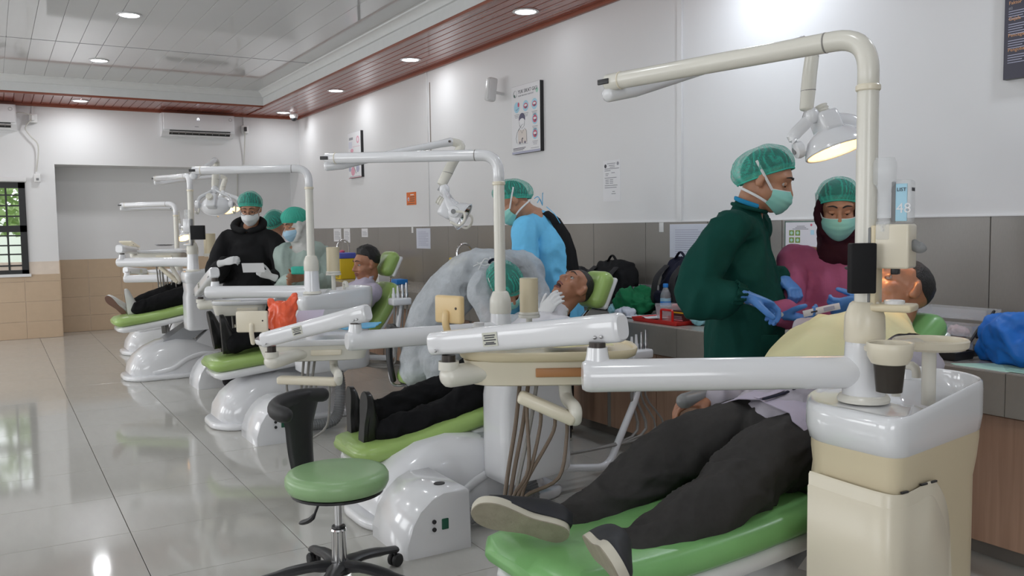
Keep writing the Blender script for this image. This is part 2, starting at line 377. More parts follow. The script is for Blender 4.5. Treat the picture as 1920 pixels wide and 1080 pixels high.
def text(s_, name, m, parent, origin, right, up, size, extr=0.0006, align='LEFT'):
    """flat lettering: origin = lower left (or centre) of the line"""
    cu = bpy.data.curves.new(name, 'FONT'); cu.body = s_; cu.size = size; cu.extrude = extr; cu.align_x = align; cu.resolution_u = 2
    o = bpy.data.objects.new(name, cu); C.objects.link(o)
    dg = bpy.context.evaluated_depsgraph_get(); me = bpy.data.meshes.new_from_object(o.evaluated_get(dg)); bpy.data.objects.remove(o); bpy.data.curves.remove(cu)
    n = len(me.vertices); co = np.empty(n * 3); me.vertices.foreach_get('co', co); co = co.reshape(-1, 3)
    r = nrm(right); u = nrm(up); w = np.cross(r, u); off = A((0, 0, 0.0)); p = parent
    while p is not None: off = off + A(p.location); p = p.parent
    W = A(origin, float) - off + co[:, :1] * r + co[:, 1:2] * u + co[:, 2:3] * w
    me.vertices.foreach_set('co', W.ravel()); me.update(); me.materials.clear()
    return finish(name, me, m, parent, None)
def rotz(a): c, s = math.cos(a), math.sin(a); return A([[c, -s, 0], [s, c, 0], [0, 0, 1.0]])
def roty(a): c, s = math.cos(a), math.sin(a); return A([[c, 0, s], [0, 1.0, 0], [-s, 0, c]])
def rotx(a): c, s = math.cos(a), math.sin(a); return A([[1.0, 0, 0], [0, c, -s], [0, s, c]])
mat('counter_tile', (0.36, 0.34, 0.31), 0.2, noise_amt=0.06, nscale=30)
mat('counter_edge', (0.25, 0.23, 0.205), 0.25, noise_amt=0.06, nscale=30)
mat('cabinet_side', (0.16, 0.14, 0.12), 0.6, noise_amt=0.1)
mat('lift_grey', (0.34, 0.35, 0.37), 0.4, noise_amt=0.05)
mat('lift_maroon', (0.10, 0.065, 0.065), 0.5, noise_amt=0.05)
mat('sticker', (0.60, 0.60, 0.52), 0.5, noise_amt=0.1)
mat('panel_brown', (0.42, 0.19, 0.07), 0.45, noise_amt=0.1)
mat('cream_yellowed', (0.70, 0.52, 0.27), 0.35, noise_amt=0.1, nscale=6)
mat('reflector', (0.9, 0.9, 0.9), 0.12, metal=1.0, noise_amt=0)
mat('lilac_white', (0.70, 0.69, 0.75), 0.5, noise_amt=0.02)
mat('poster_lilac_pale', (0.66, 0.67, 0.76), 0.5, noise_amt=0)
mat('carton_brown', (0.055, 0.02, 0.018), 0.4, noise_amt=0.1)
mat('bag_pink', (0.70, 0.52, 0.55), 0.4, noise_amt=0.1)
mat('lid_blue', (0.09, 0.12, 0.50), 0.4, noise_amt=0.05)
mat('matte_black', (0.012, 0.012, 0.013), 0.65, spec=0.2, noise_amt=0.1)
mat('cup_clear', (0.75, 0.72, 0.62), 0.06, alpha=0.03, noise_amt=0.02)
# ------------------------------------------------------------------ the room
WX = 3.86; BY = 12.40; NY = 12.88; CZ = 2.915; TZ = 3.10; LX = -4.4; FY = -2.4
WT = 1.332; CT = 0.75
# floor: slab + every tile
fl = struct(MB().box((LX, FY, -0.12), (WX + 0.2, NY + 0.2, -0.006)).build('floor', 'grout', None, None))
tile_me = None
T = 0.6; g = 0.0016; x0 = 0.463 - 9 * T; y0 = 4.065 - 11 * T
for i in range(17):
    for j in range(28):
        xa = x0 + i * T; ya = y0 + j * T
        if xa + T < LX or xa > WX or ya > NY or ya + T < FY: continue
        lo = (max(xa + g, LX), max(ya + g, FY)); hi = (min(xa + T - g, WX), min(ya + T - g, NY))
        if hi[0] - lo[0] < 0.01 or hi[1] - lo[1] < 0.01: continue
        full = abs(hi[0] - lo[0] - (T - 2 * g)) < 1e-6 and abs(hi[1] - lo[1] - (T - 2 * g)) < 1e-6
        if full:
            if tile_me is None:
                tile_me = MB().rbox((-T / 2 + g, -T / 2 + g, -0.006), (T / 2 - g, T / 2 - g, 0.0), 0.0008, seg=1).build('tile', 'floor_tile', fl, 30).data
                o = bpy.data.objects['tile']
            else:
                o = bpy.data.objects.new('tile', tile_me); C.objects.link(o); o.parent = fl
            o.location = (xa + T / 2, ya + T / 2, 0)
            o.rotation_euler.z = math.pi if random.random() < .5 else 0
        else:
            MB().box((lo[0], lo[1], -0.006), (hi[0], hi[1], 0.0)).build('tile', 'floor_tile', fl, None)
# right wall
wr = struct(MB().box((WX, FY, 0), (WX + 0.2, NY + 0.2, CZ + 0.4)).build('wall_right', 'wall_paint', None, None))
y = 2.256 - 0.6 * 8
k = 0
tm = None
while y < NY:
    hi = min(y + 0.6, NY) - 0.0018; lo_ = max(y + 0.0018, FY)
    if hi > FY + 0.05:
        for z0, z1 in ((0.0, CT - 0.62), (CT - 0.02, WT)):
            if z0 > 0.5:
                MB().rbox((WX - 0.012, lo_, z0), (WX + 0.01, hi, z1), 0.0015, seg=1).build('tile', 'grey_tile', wr, 30)
    y += 0.6
MB().box((WX - 0.004, FY, CT - 0.02), (WX + 0.001, NY, WT - 0.002)).build('grout', 'grout', wr, None)
MB().box((WX - 0.014, FY, WT), (WX + 0.001, NY, WT + 0.006)).build('edge_strip', 'white_matte', wr, None)
# hairline cracks and filled seams in the plaster, cable strips
cs = MB().box((WX - 0.016, 4.292, WT), (WX, 4.334, CZ)).build('cable_strip', 'white_matte', wr)
cs2 = MB().box((WX - 0.012, 8.085, WT), (WX, 8.112, CZ)).build('cable_strip', 'white_matte', wr)
MB().box((WX - 0.0015, 8.03, 2.02), (WX + 0.001, 8.045, 2.78)).build('crack', 'bark', wr, None)
# back wall with the niche
wb = struct(MB().box((LX, BY, 0), (0.0 - 0.42, NY + 0.2, CZ + 0.4)).build('wall_back', 'wall_paint', None, None))
WXl, WXr, WZ0, WZ1 = -0.42, 0.385, 0.815, 1.945
MB().box((WXl, BY, 0), (WXr, BY + 0.2, WZ0)).box((WXl, BY, WZ1), (WXr, BY + 0.2, CZ + 0.4)).build('wall_panel', 'wall_paint', wb, None)
MB().box((WXr, BY, 0), (0.722, NY + 0.2, CZ + 0.4)).build('wall_panel', 'wall_paint', wb, None)
MB().box((0.722, BY, 2.18), (WX, NY + 0.2, CZ + 0.4)).box((0.722, NY, 0), (WX, NY + 0.2, 2.18)).build('wall_panel', 'wall_paint', wb, None)
# beige tiles, 40 x 25 cm
MB().box((LX, BY - 0.003, 0), (0.722, BY + 0.001, 0.963)).box((0.722, NY - 0.003, 0), (WX, NY + 0.001, 0.963)).box((0.7215, BY, 0), (0.7255, NY, 0.963)).build('grout', 'grout_light', wb, None)
def tiles(xs, xe, yy, xoff, holes=None):
    zt = 0.965
    for r in range(4):
        z1 = zt - r * 0.25; z0 = max(0, z1 - 0.25)
        if z1 < 0.02: continue
        x = xoff
        while x < xe:
            a = max(x, xs) + 0.002; b = min(x + 0.4, xe) - 0.002; zz = z1
            if b - a > 0.02:
                if holes and b > holes[0] and a < holes[1] and r == 0: zz = holes[2] - 0.01
                if zz - z0 > 0.03: MB().rbox((a, yy - 0.009, z0 + 0.002), (b, yy + 0.002, zz - 0.002), 0.0015, seg=1).build('tile', 'beige_tile', wb, 30)
            x += 0.4
tiles(-1.3, 0.722, BY, 0.33 - 4.8, (WXl, WXr, WZ0))
tiles(0.735, WX, NY, 0.69 - 0.4)
for r in range(4):
    z1 = 0.965 - r * 0.25; z0 = max(0, z1 - 0.25)
    if z1 > 0.05: MB().rbox((0.72, BY - 0.008, z0 + 0.002), (0.731, NY, z1 - 0.002), 0.0015, seg=1).build('tile', 'beige_tile', wb, 30)
# left wall and the wall behind, with their window openings
wl = struct(MB().box((LX - 0.2, FY, 0), (LX, NY + 0.2, 0.98)).box((LX - 0.2, FY, 2.52), (LX, NY + 0.2, CZ + 0.4)).build('wall_left', 'wall_paint', None, None))
b = MB(); ys = [FY] + [v for yy in (1.5, 4.6, 7.7, 10.6) for v in (yy - 1.0, yy + 1.0)] + [NY + 0.2]
for k in range(0, len(ys), 2): b.box((LX - 0.2, ys[k], 0.98), (LX, ys[k + 1], 2.52))
b.build('wall_pier', 'wall_paint', wl, None)
wf = struct(MB().box((LX, FY - 0.2, 0), (WX + 0.2, FY, 0.98)).box((LX, FY - 0.2, 2.52), (WX + 0.2, FY, CZ + 0.4)).box((LX, FY - 0.2, 0.98), (-2.4, FY, 2.52)).box((0, FY - 0.2, 0.98), (WX + 0.2, FY, 2.52)).build('wall_front', 'wall_paint', None, None))
# window in the back wall: black frame, bars, panes
w1 = bpy.data.objects.new('window_1', None); C.objects.link(w1); w1.location = ((WXl + WXr) / 2, BY, WZ0); w1['kind'] = 'structure'
fr = MB(); yb0, yb1 = BY - 0.02, BY + 0.06
fr.box((WXl, yb0, WZ0), (WXr, yb1, WZ0 + 0.05)).box((WXl, yb0, WZ1 - 0.07), (WXr, yb1, WZ1)).box((WXl, yb0, WZ0), (WXl + 0.07, yb1, WZ1)).box((WXr - 0.075, yb0, WZ0), (WXr, yb1, WZ1)).box((WXl, yb0, 1.335), (WXr, yb1, 1.415))
fr.build('window_frame', 'black_metal', w1, None)
for x in (-0.22, -0.06, 0.175):
    MB().box((x - 0.011, BY - 0.008, WZ0), (x + 0.011, BY + 0.008, WZ1)).build('window_bar', 'black_metal', w1, None)
for z in (0.92, 1.06, 1.17, 1.29, 1.53, 1.66, 1.79):
    MB().box((WXl, BY - 0.010, z - 0.009), (WXr, BY + 0.006, z + 0.009)).build('window_bar', 'black_metal', w1, None)
MB().box((WXl + 0.06, BY + 0.03, WZ0 + 0.04), (WXr - 0.07, BY + 0.034, 1.34)).build('pane', 'glass', w1, None)
MB().box((WXl + 0.06, BY + 0.03, 1.41), (WXr - 0.07, BY + 0.034, WZ1 - 0.06)).build('pane', 'glass', w1, None)
MB().box((WXl - 0.04, BY - 0.03, WZ0 - 0.035), (WXr + 0.02, BY + 0.05, WZ0)).build('window_sill', 'white_matte', w1, None)
MB().rbox((WXl - 0.05, BY - 0.05, WZ1 + 0.005), (WXr + 0.02, BY + 0.02, WZ1 + 0.06), 0.012).build('window_lintel', 'white_matte', w1)
# ceiling: brown soffit planks round the edge, raised white plank field
ce = struct(MB().box((LX, FY, TZ + 0.02), (WX + 0.2, NY + 0.2, TZ + 0.3)).build('ceiling', 'white_pvc', None, None))
SX = 3.10; SY = 11.42; SL = -3.6
b = MB().box((SX + 0.022, FY, CZ + 0.013), (WX - 0.001, BY - 0.001, CZ + 0.05)).box((SL, SY + 0.022, CZ + 0.013), (SX + 0.022, BY - 0.001, CZ + 0.049)).box((LX, FY, CZ + 0.012), (SL, BY, CZ + 0.05)); b.build('soffit_backing', 'brown_trim', ce, None)
n = 8; w = (WX - 0.03 - SX - 0.03) / n
for i in range(n):
    a = SX + 0.03 + i * w
    for ya, yb in ((FY, 2.2), (2.2, 7.97), (7.97, BY)):
        MB().rbox((a + 0.0025, ya + 0.0015, CZ), (a + w - 0.0025, yb - 0.0015, CZ + 0.013), 0.003, seg=1).build('plank', 'brown_pvc', ce, 30)
w = 0.1; x = SL
while x < SX - 0.01:
    MB().rbox((x + 0.0025, SY + 0.03, CZ), (min(x + w, SX + 0.03) - 0.0025, BY - 0.03, CZ + 0.013), 0.003, seg=1).build('plank', 'brown_pvc', ce, 30); x += w
n = 8
for i in range(n):
    a = LX + i * 0.1
    MB().rbox((a + 0.0025, FY, CZ), (a + 0.0975, BY, CZ + 0.013), 0.003, seg=1).build('plank', 'brown_pvc', ce, 30)
MB().rbox((WX - 0.035, FY, CZ - 0.028), (WX, BY, CZ + 0.012), 0.008).build('soffit_trim', 'brown_trim', ce)
MB().rbox((LX, BY - 0.035, CZ - 0.028), (WX, BY, CZ + 0.012), 0.008).build('soffit_trim', 'brown_trim', ce)
MB().rbox((SX - 0.004, FY, CZ - 0.012), (SX + 0.03, SY + 0.03, CZ + 0.012), 0.005).rbox((SL, SY - 0.004, CZ - 0.012), (SX + 0.03, SY + 0.03, CZ + 0.012), 0.005).build('soffit_trim', 'brown_trim', ce)
# white step and cornice between soffit and field
MB().box((SX, FY, CZ + 0.004), (SX + 0.02, SY + 0.02, TZ + 0.019)).box((SL, SY, CZ + 0.004), (SX, SY + 0.02, TZ + 0.019)).box((SL - 0.02, FY, CZ), (SL, SY, TZ + 0.02)).build('step', 'cornice_white', ce, None)
prof = [(0, 0), (0, -0.075), (0.02, -0.072), (0.03, -0.045), (0.055, -0.02), (0.075, -0.012), (0.08, 0)]
ra = [A((SX - a, FY, TZ + b_)) for a, b_ in prof]; rb_ = [A((SX - a, SY - a, TZ + b_)) for a, b_ in prof]; rc = [A((SL, SY - a, TZ + b_)) for a, b_ in prof]
MB().loft([ra, rb_, rc], cap=True).build('cornice', 'cornice_white', ce, 30)
x = SL; w = 0.2
while x < SX - 0.02:
    for ya, yb in ((FY, 3.33), (3.33, 9.25), (9.25, SY)):
        MB().rbox((x + 0.0012, ya + 0.003, TZ), (min(x + w, SX) - 0.0012, yb - 0.003, TZ + 0.02), 0.0016, seg=1).build('plank', 'white_pvc', ce, 30)
    x += w
for ya in (3.33, 9.25): MB().box((SL, ya - 0.004, TZ - 0.002), (SX, ya + 0.004, TZ + 0.01)).build('joint_strip', 'ink_grey', ce, None)
# downlights
def downlight(x, y, z, words, on=1.0, first=[None]):
    if first[0] is None:
        o = thing('ceiling_light', (x, y, z), words, 'ceiling light', 'round ceiling downlights')
        MB().lathe([(0.078, 0.0), (0.098, -0.001), (0.1, -0.004), (0.096, -0.008), (0.082, -0.010), (0.078, -0.008)], (x, y, z), n=28, caps=False).build('trim_ring', 'white_gloss', o)
        MB().lathe([(0.0, -0.004), (0.079, -0.004), (0.079, -0.001)], (x, y, z), n=28).build('diffuser', 'downlight_glow', o)
        first[0] = o
    else:
        o = first[0].copy(); C.objects.link(o); o.location = (x, y, z); o['label'] = words
        for ch in first[0].children:
            c = ch.copy(); C.objects.link(c); c.parent = o
    if on > 0: light('downlight_lamp', 'AREA', (x, y, z - 0.016), DOWN * on, 0.15, (0.95, 0.975, 1.0) if not (x > 3 and y < 5) else (0.82, 0.90, 1.0), (0, 0, 0))
    else:
        o.children[1].data = o.children[1].data.copy(); o.children[1].data.materials[0] = M['white_matte']
for x, y, z, s_ in ((3.49, 7.68, CZ, 'round downlight in brown soffit above the wall speaker, largest one lit there'), (3.49, 9.76, CZ, 'round downlight in brown soffit above the narrow tooth poster'),
                    (3.49, 11.86, CZ, 'small round downlight in brown soffit next to the dome camera'), (1.0, 11.84, CZ, 'round downlight in the far brown soffit between the two air conditioners'),
                    (1.06, 7.87, TZ, 'largest round downlight, in the raised white ceiling, nearest the camera'), (1.045, 10.06, TZ, 'smaller round downlight in the raised white ceiling, farther back'),
                    (3.49, 5.6, CZ, 'round downlight in brown soffit above the toothbrushing poster'), (3.49, 3.5, CZ, 'round downlight in brown soffit above the green gown'), (3.49, 1.4, CZ, 'round downlight in brown soffit above the navy poster'), (3.49, -0.7, CZ, 'round downlight in brown soffit near the room entrance'),
                    (1.05, 5.68, TZ, 'round downlight in white ceiling over the second unit'), (1.05, 3.4, TZ, 'round downlight in white ceiling over the stool'), (1.05, 1.2, TZ, 'round downlight in white ceiling over the first unit'),
                    (-1.5, 10.06, TZ, 'round downlight in white ceiling, left row, fourth'), (-1.5, 7.87, TZ, 'round downlight in white ceiling, left row, third'), (-1.5, 5.68, TZ, 'round downlight in white ceiling, left row, second'), (-1.5, 3.4, TZ, 'round downlight in white ceiling, left row, first'),
                    (-1.5, 11.84, CZ, 'round downlight in far brown soffit left of the second air conditioner'), (-1.5, 1.0, TZ, 'round downlight in white ceiling by the entrance')):
    downlight(x, y, z, s_, (0.0 if abs(y - 5.6) < 0.01 else 0.55 if y > 6 else 1.5 if y > 0 else 0.4) if x > 3 else (1.3 if y > 6 else 0.95))
# outside the back window: grass, trees, a white wall
gr = MB().box((-6, NY + 0.4, -0.3), (6, 30, -0.1)).build('lawn', 'grass', None, None); struct(gr)
wo = struct(MB().box((-6, 21, -0.2), (6, 21.3, 1.6)).build('garden_wall', 'wall_paint', None, None))
def tree(x, y, h, r, words):
    t = thing('garden_tree', (x, y, -0.1), words, 'tree')
    MB().tube(spline([(x, y, -0.12), (x + 0.1, y, h * 0.35), (x - 0.05, y + 0.1, h * 0.7)]), [0.16] * 7 + [0.11] * 6, 10).build('trunk', 'bark', t)
    b = MB(); rr = random.Random(int(x * 100))
    for k in range(520):
        a = rr.uniform(0, 6.28); th = math.acos(rr.uniform(-1, 1)); q = r * rr.uniform(0.4, 1.0) ** 0.5
        c = A((x + q * math.sin(th) * math.cos(a), y + q * math.sin(th) * math.sin(a), h * 0.85 + q * 0.8 * math.cos(th)))
        d1 = nrm(rr.gauss(0, 1) * A((1, 0, 0)) + rr.gauss(0, 1) * A((0, 1, 0)) - A((0, 0, 0.6))); d2 = nrm(np.cross(d1, A((rr.gauss(0, 1), rr.gauss(0, 1), 1))))
        L = 0.28
        b.add([c, c + d1 * L * 0.5 + d2 * 0.06, c + d1 * L, c + d1 * L * 0.5 - d2 * 0.06], [(0, 1, 2, 3)])
    f = b.build('foliage', 'leaf', t, None, False); f['kind'] = 'stuff'
tree(-0.45, 17.0, 2.6, 1.2, 'leafy garden tree seen through the barred back window')
tree(0.9, 19.0, 2.4, 1.0, 'smaller tree beside the white garden wall outside the window')
# ------------------------------------------------------------------ counter along the right wall
CX = 3.2; CY0 = 0.6; CY1 = 11.2
ct = thing('worktop', (3.52, 5.0, 0), 'long grey tiled worktop with tiled edge running along the right wall', 'worktop')
y = CY0
while y < CY1 - 0.01:
    e = min(y + 0.6, CY1)
    MB().rbox((CX, y + 0.0012, CT - 0.012), (WX - 0.013, e - 0.0012, CT), 0.0012, seg=1).build('top_tile', 'counter_tile', ct, 30)
    MB().rbox((CX - 0.010, y + 0.0012, CT - 0.165), (CX + 0.002, e - 0.0012, CT - 0.003), 0.0012, seg=1).build('edge_tile', 'counter_edge', ct, 30)
    y += 0.6
MB().box((CX + 0.003, CY0, CT - 0.165), (WX - 0.013, CY1, CT - 0.0125)).build('slab', 'grout', ct, None)
cab_n = 0
y = CY0 + 0.05; first = None
words = {0: 'first', 1: 'second'}
while y < CY1 - 0.5:
    w = 0.9
    ORD = ('nearest', 'second', 'third', 'fourth', 'fifth', 'sixth', 'seventh', 'eighth', 'ninth', 'tenth', 'eleventh', 'twelfth'); lab = '%s wood-grain base cabinet under the grey worktop, counted from the near end' % ORD[cab_n]
    cb = thing('base_cabinet', (3.5, y + w / 2, 0), lab, 'cabinet', 'wood-grain cabinets under the worktop')
    MB().box((CX + 0.05, y, 0.07), (WX - 0.013, y + w, CT - 0.17)).box((CX + 0.10, y, 0.0), (WX - 0.05, y + w, 0.07)).build('carcass', 'cabinet_side', cb, None)
    for k in range(2):
        a = y + 0.035 + k * (w - 0.035) / 2
        MB().rbox((CX + 0.03, a + 0.002, 0.075), (CX + 0.05, a + (w - 0.035) / 2 - 0.004, CT - 0.175), 0.002, seg=1).build('door', 'cabinet_wood', cb, 30)
    MB().box((CX + 0.034, y, 0.07), (CX + 0.05, y + 0.033, CT - 0.17)).build('stile', 'grey_tile', cb, None)
    y += w; cab_n += 1
# ------------------------------------------------------------------ dental units
def smooth_poly(P, per=5):
    P = [A(p, float) for p in P]; n = len(P); out = []
    for i in range(n):
        p0, p1, p2, p3 = P[i - 1], P[i], P[(i + 1) % n], P[(i + 2) % n]
        for k in range(per):
            t = k / per; out.append(0.5 * ((2 * p1) + (-p0 + p2) * t + (2 * p0 - 5 * p1 + 4 * p2 - p3) * t * t + (-p0 + 3 * p1 - 3 * p2 + p3) * t ** 3))
    return out
def round_poly(P, r, per=4):
    P = [A(p, float) for p in P]; n = len(P); out = []
    for i in range(n):
        a = P[i - 1] - P[i]; b = P[(i + 1) % n] - P[i]; rr = min(r, 0.45 * np.linalg.norm(a), 0.45 * np.linalg.norm(b)); s = P[i] + nrm(a) * rr; e = P[i] + nrm(b) * rr
        for k in range(per + 1):
            t = k / per; out.append(s * (1 - t) ** 2 + P[i] * 2 * t * (1 - t) + e * t * t)
    return out
def cushion(path, widths, thick, yc, edge=0.028, drop=0.0):
    """padded slab following path [(x,z)...] (its top line) with rounded edges; returns MB"""
    P = spline([(x, yc, z - drop) for x, z in path], 6); n = len(P); ws = np.interp(np.linspace(0, 1, n), np.linspace(0, 1, len(widths)), widths)
    rings = []
    Pf, fr = frames(P, (0, 1, 0))
    tot = sum(np.linalg.norm(P[i + 1] - P[i]) for i in range(n - 1)); s = 0
    for i in range(n):
        t, u, w = fr[i]           # u across (y), w = t x u
        up = w if w[2] > 0 else -w
        if i: s += np.linalg.norm(P[i] - P[i - 1])
        e = min(s, tot - s); f = 1.0 if e > 0.07 else math.sqrt(max(0.0, 1 - (1 - e / 0.07) ** 2)); hw = ws[i] / 2 * (0.72 + 0.28 * f); th = thick * (0.45 + 0.55 * f)
        q = []
        pr = [(-hw, -th * 0.75), (-hw, -th * 0.35), (-hw + edge * 0.4, -edge * 0.25), (-hw + edge * 1.3, 0), (-hw * 0.4, 0.004), (0, 0.006), (hw * 0.4, 0.004), (hw - edge * 1.3, 0), (hw - edge * 0.4, -edge * 0.25), (hw, -th * 0.35), (hw, -th * 0.75), (hw - 0.02, -th), (-hw + 0.02, -th)]
        for a, h in pr: q.append(P[i] + u * a + up * (h - (1 - f) * thick * 0.25))
        rings.append(q)
    return MB().loft(rings)
def arc_pts(c, r, u, w, a0, a1, n): return [A(c) + u * (r * math.cos(a)) + w * (r * math.sin(a)) for a in np.linspace(a0, a1, n)]

def lamp_head(root, c, F, S, lit, yoke_top, name='lamp_head', energy=0, size=1.0, u_spot=34, grips=True):
    """operating lamp: oval dish reflector in a U-shaped yoke, housing and knob behind, hand grips at the sides"""
    F = nrm(F); S = nrm(A(S, float) - F * (A(S, float) @ F)); U = np.cross(F, S)
    if U[2] < 0: U = -U
    k = size; c = A(c, float)
    b = MB(); rings = []
    for fx, fs in ((0.035, 1.0), (0.03, 1.0), (0.012, 0.93), (-0.012, 0.78), (-0.032, 0.52), (-0.042, 0.2)):
        rings.append([c + F * fx * k + S * (0.105 * fs * k * math.cos(a)) + U * (0.07 * fs * k * math.sin(a)) for a in np.linspace(0, 2 * math.pi, 28, endpoint=False)])
    for fx, fs in ((-0.036, 0.18), (-0.027, 0.48), (-0.008, 0.73), (0.014, 0.89), (0.0345, 0.97)):
        rings.append([c + F * fx * k + S * (0.105 * fs * k * math.cos(a)) + U * (0.07 * fs * k * math.sin(a)) for a in np.linspace(0, 2 * math.pi, 28, endpoint=False)])
    rings.append(rings[0])
    hd = MB().loft(rings, cap=False).build(name, 'white_gloss', root)
    inner = []
    for fx, fs in ((-0.0345, 0.02), (-0.034, 0.18), (-0.025, 0.48), (-0.006, 0.73), (0.016, 0.885), (0.032, 0.955)):
        inner.append([c + F * fx * k + S * (0.105 * fs * k * math.cos(a)) + U * (0.07 * fs * k * math.sin(a)) for a in np.linspace(0, 2 * math.pi, 28, endpoint=False)])
    MB().loft(inner, cap=False).build('reflector', 'lamp_lit' if lit else 'reflector', hd)
    MB().ell(c + F * 0.012 * k, 0.018 * k).build('bulb_shield', 'lamp_core' if lit else 'steel', hd)
    # front cover ring with lens bar
    MB().tube([c + F * 0.036 * k + S * (0.103 * k * math.cos(a)) + U * (0.069 * k * math.sin(a)) for a in np.linspace(0, 2 * math.pi, 33)], 0.0045 * k, 8, cap=False).build('rim', 'white_gloss', hd)
    # housing behind + fan knob
    Rm = np.stack([S, U, F], 1)
    MB().rbox(c - A((0.034, 0.05, 0.035)) * k, c + A((0.034, 0.05, 0.035)) * k, 0.014 * k, Rm, c).build('_t', 'white_gloss', hd).name = 'housing'
    hs = [o for o in hd.children if o.name.startswith('housing')][-1]
    for v in hs.data.vertices: v.co = Vector(A(v.co) - F * 0.055 * k)
    MB().lathe([(0.0, 0), (0.02 * k, 0), (0.023 * k, 0.006), (0.019 * k, 0.012), (0.023 * k, 0.018), (0.019 * k, 0.024), (0.022 * k, 0.03), (0.0, 0.034)], c - F * 0.09 * k + U * 0.012, -F, 14).build('knob', 'ivory', hd)
    # U yoke from the joint to both sides
    for s in (-1, 1):
        e = c + S * (s * 0.118 * k); m = c + S * (s * 0.105 * k) + (A(yoke_top) - c) * 0.45
        MB().tube(spline([A(yoke_top), A(yoke_top) * 0.6 + m * 0.4, m, e], 5), 0.02 * k, 10, hint=F, r2=0.008 * k, ends=1).build('yoke_arm', 'white_gloss', hd)
        MB().lathe([(0.0, -0.012), (0.026 * k, -0.012), (0.028 * k, 0.0), (0.026 * k, 0.012), (0.012 * k, 0.016), (0.0, 0.016)], e, S * s, 18).build('pivot_disc', 'white_gloss', hd)
        MB().lathe([(0.0, 0.016), (0.012 * k, 0.017), (0.012 * k, 0.020), (0.0, 0.020)], e, S * s, 12).build('pivot_cap', 'grey_plastic', hd)
        g = e + S * (s * 0.012)
        if grips: MB().tube(spline([g, g + F * 0.045 * k + U * 0.02 * k, g + F * 0.065 * k - U * 0.01 * k, g + F * 0.055 * k - U * 0.045 * k, g + F * 0.015 * k - U * 0.05 * k], 6), 0.0065 * k, 8, ends=1).build('hand_grip', 'ivory', hd)
    if lit:
        d = bpy.data.lights.new('lamp_beam', 'SPOT'); d.energy = energy; d.color = (1.0, 0.52, 0.2); d.spot_size = math.radians(u_spot); d.spot_blend = 0.45; d.shadow_soft_size = 0.05
        lo = bpy.data.objects.new('lamp_beam', d); C.objects.link(lo); lo.location = tuple(c + F * 0.045 * k)
        lo.rotation_euler = Vector(F).to_track_quat('-Z', 'Y').to_euler()
    return hd

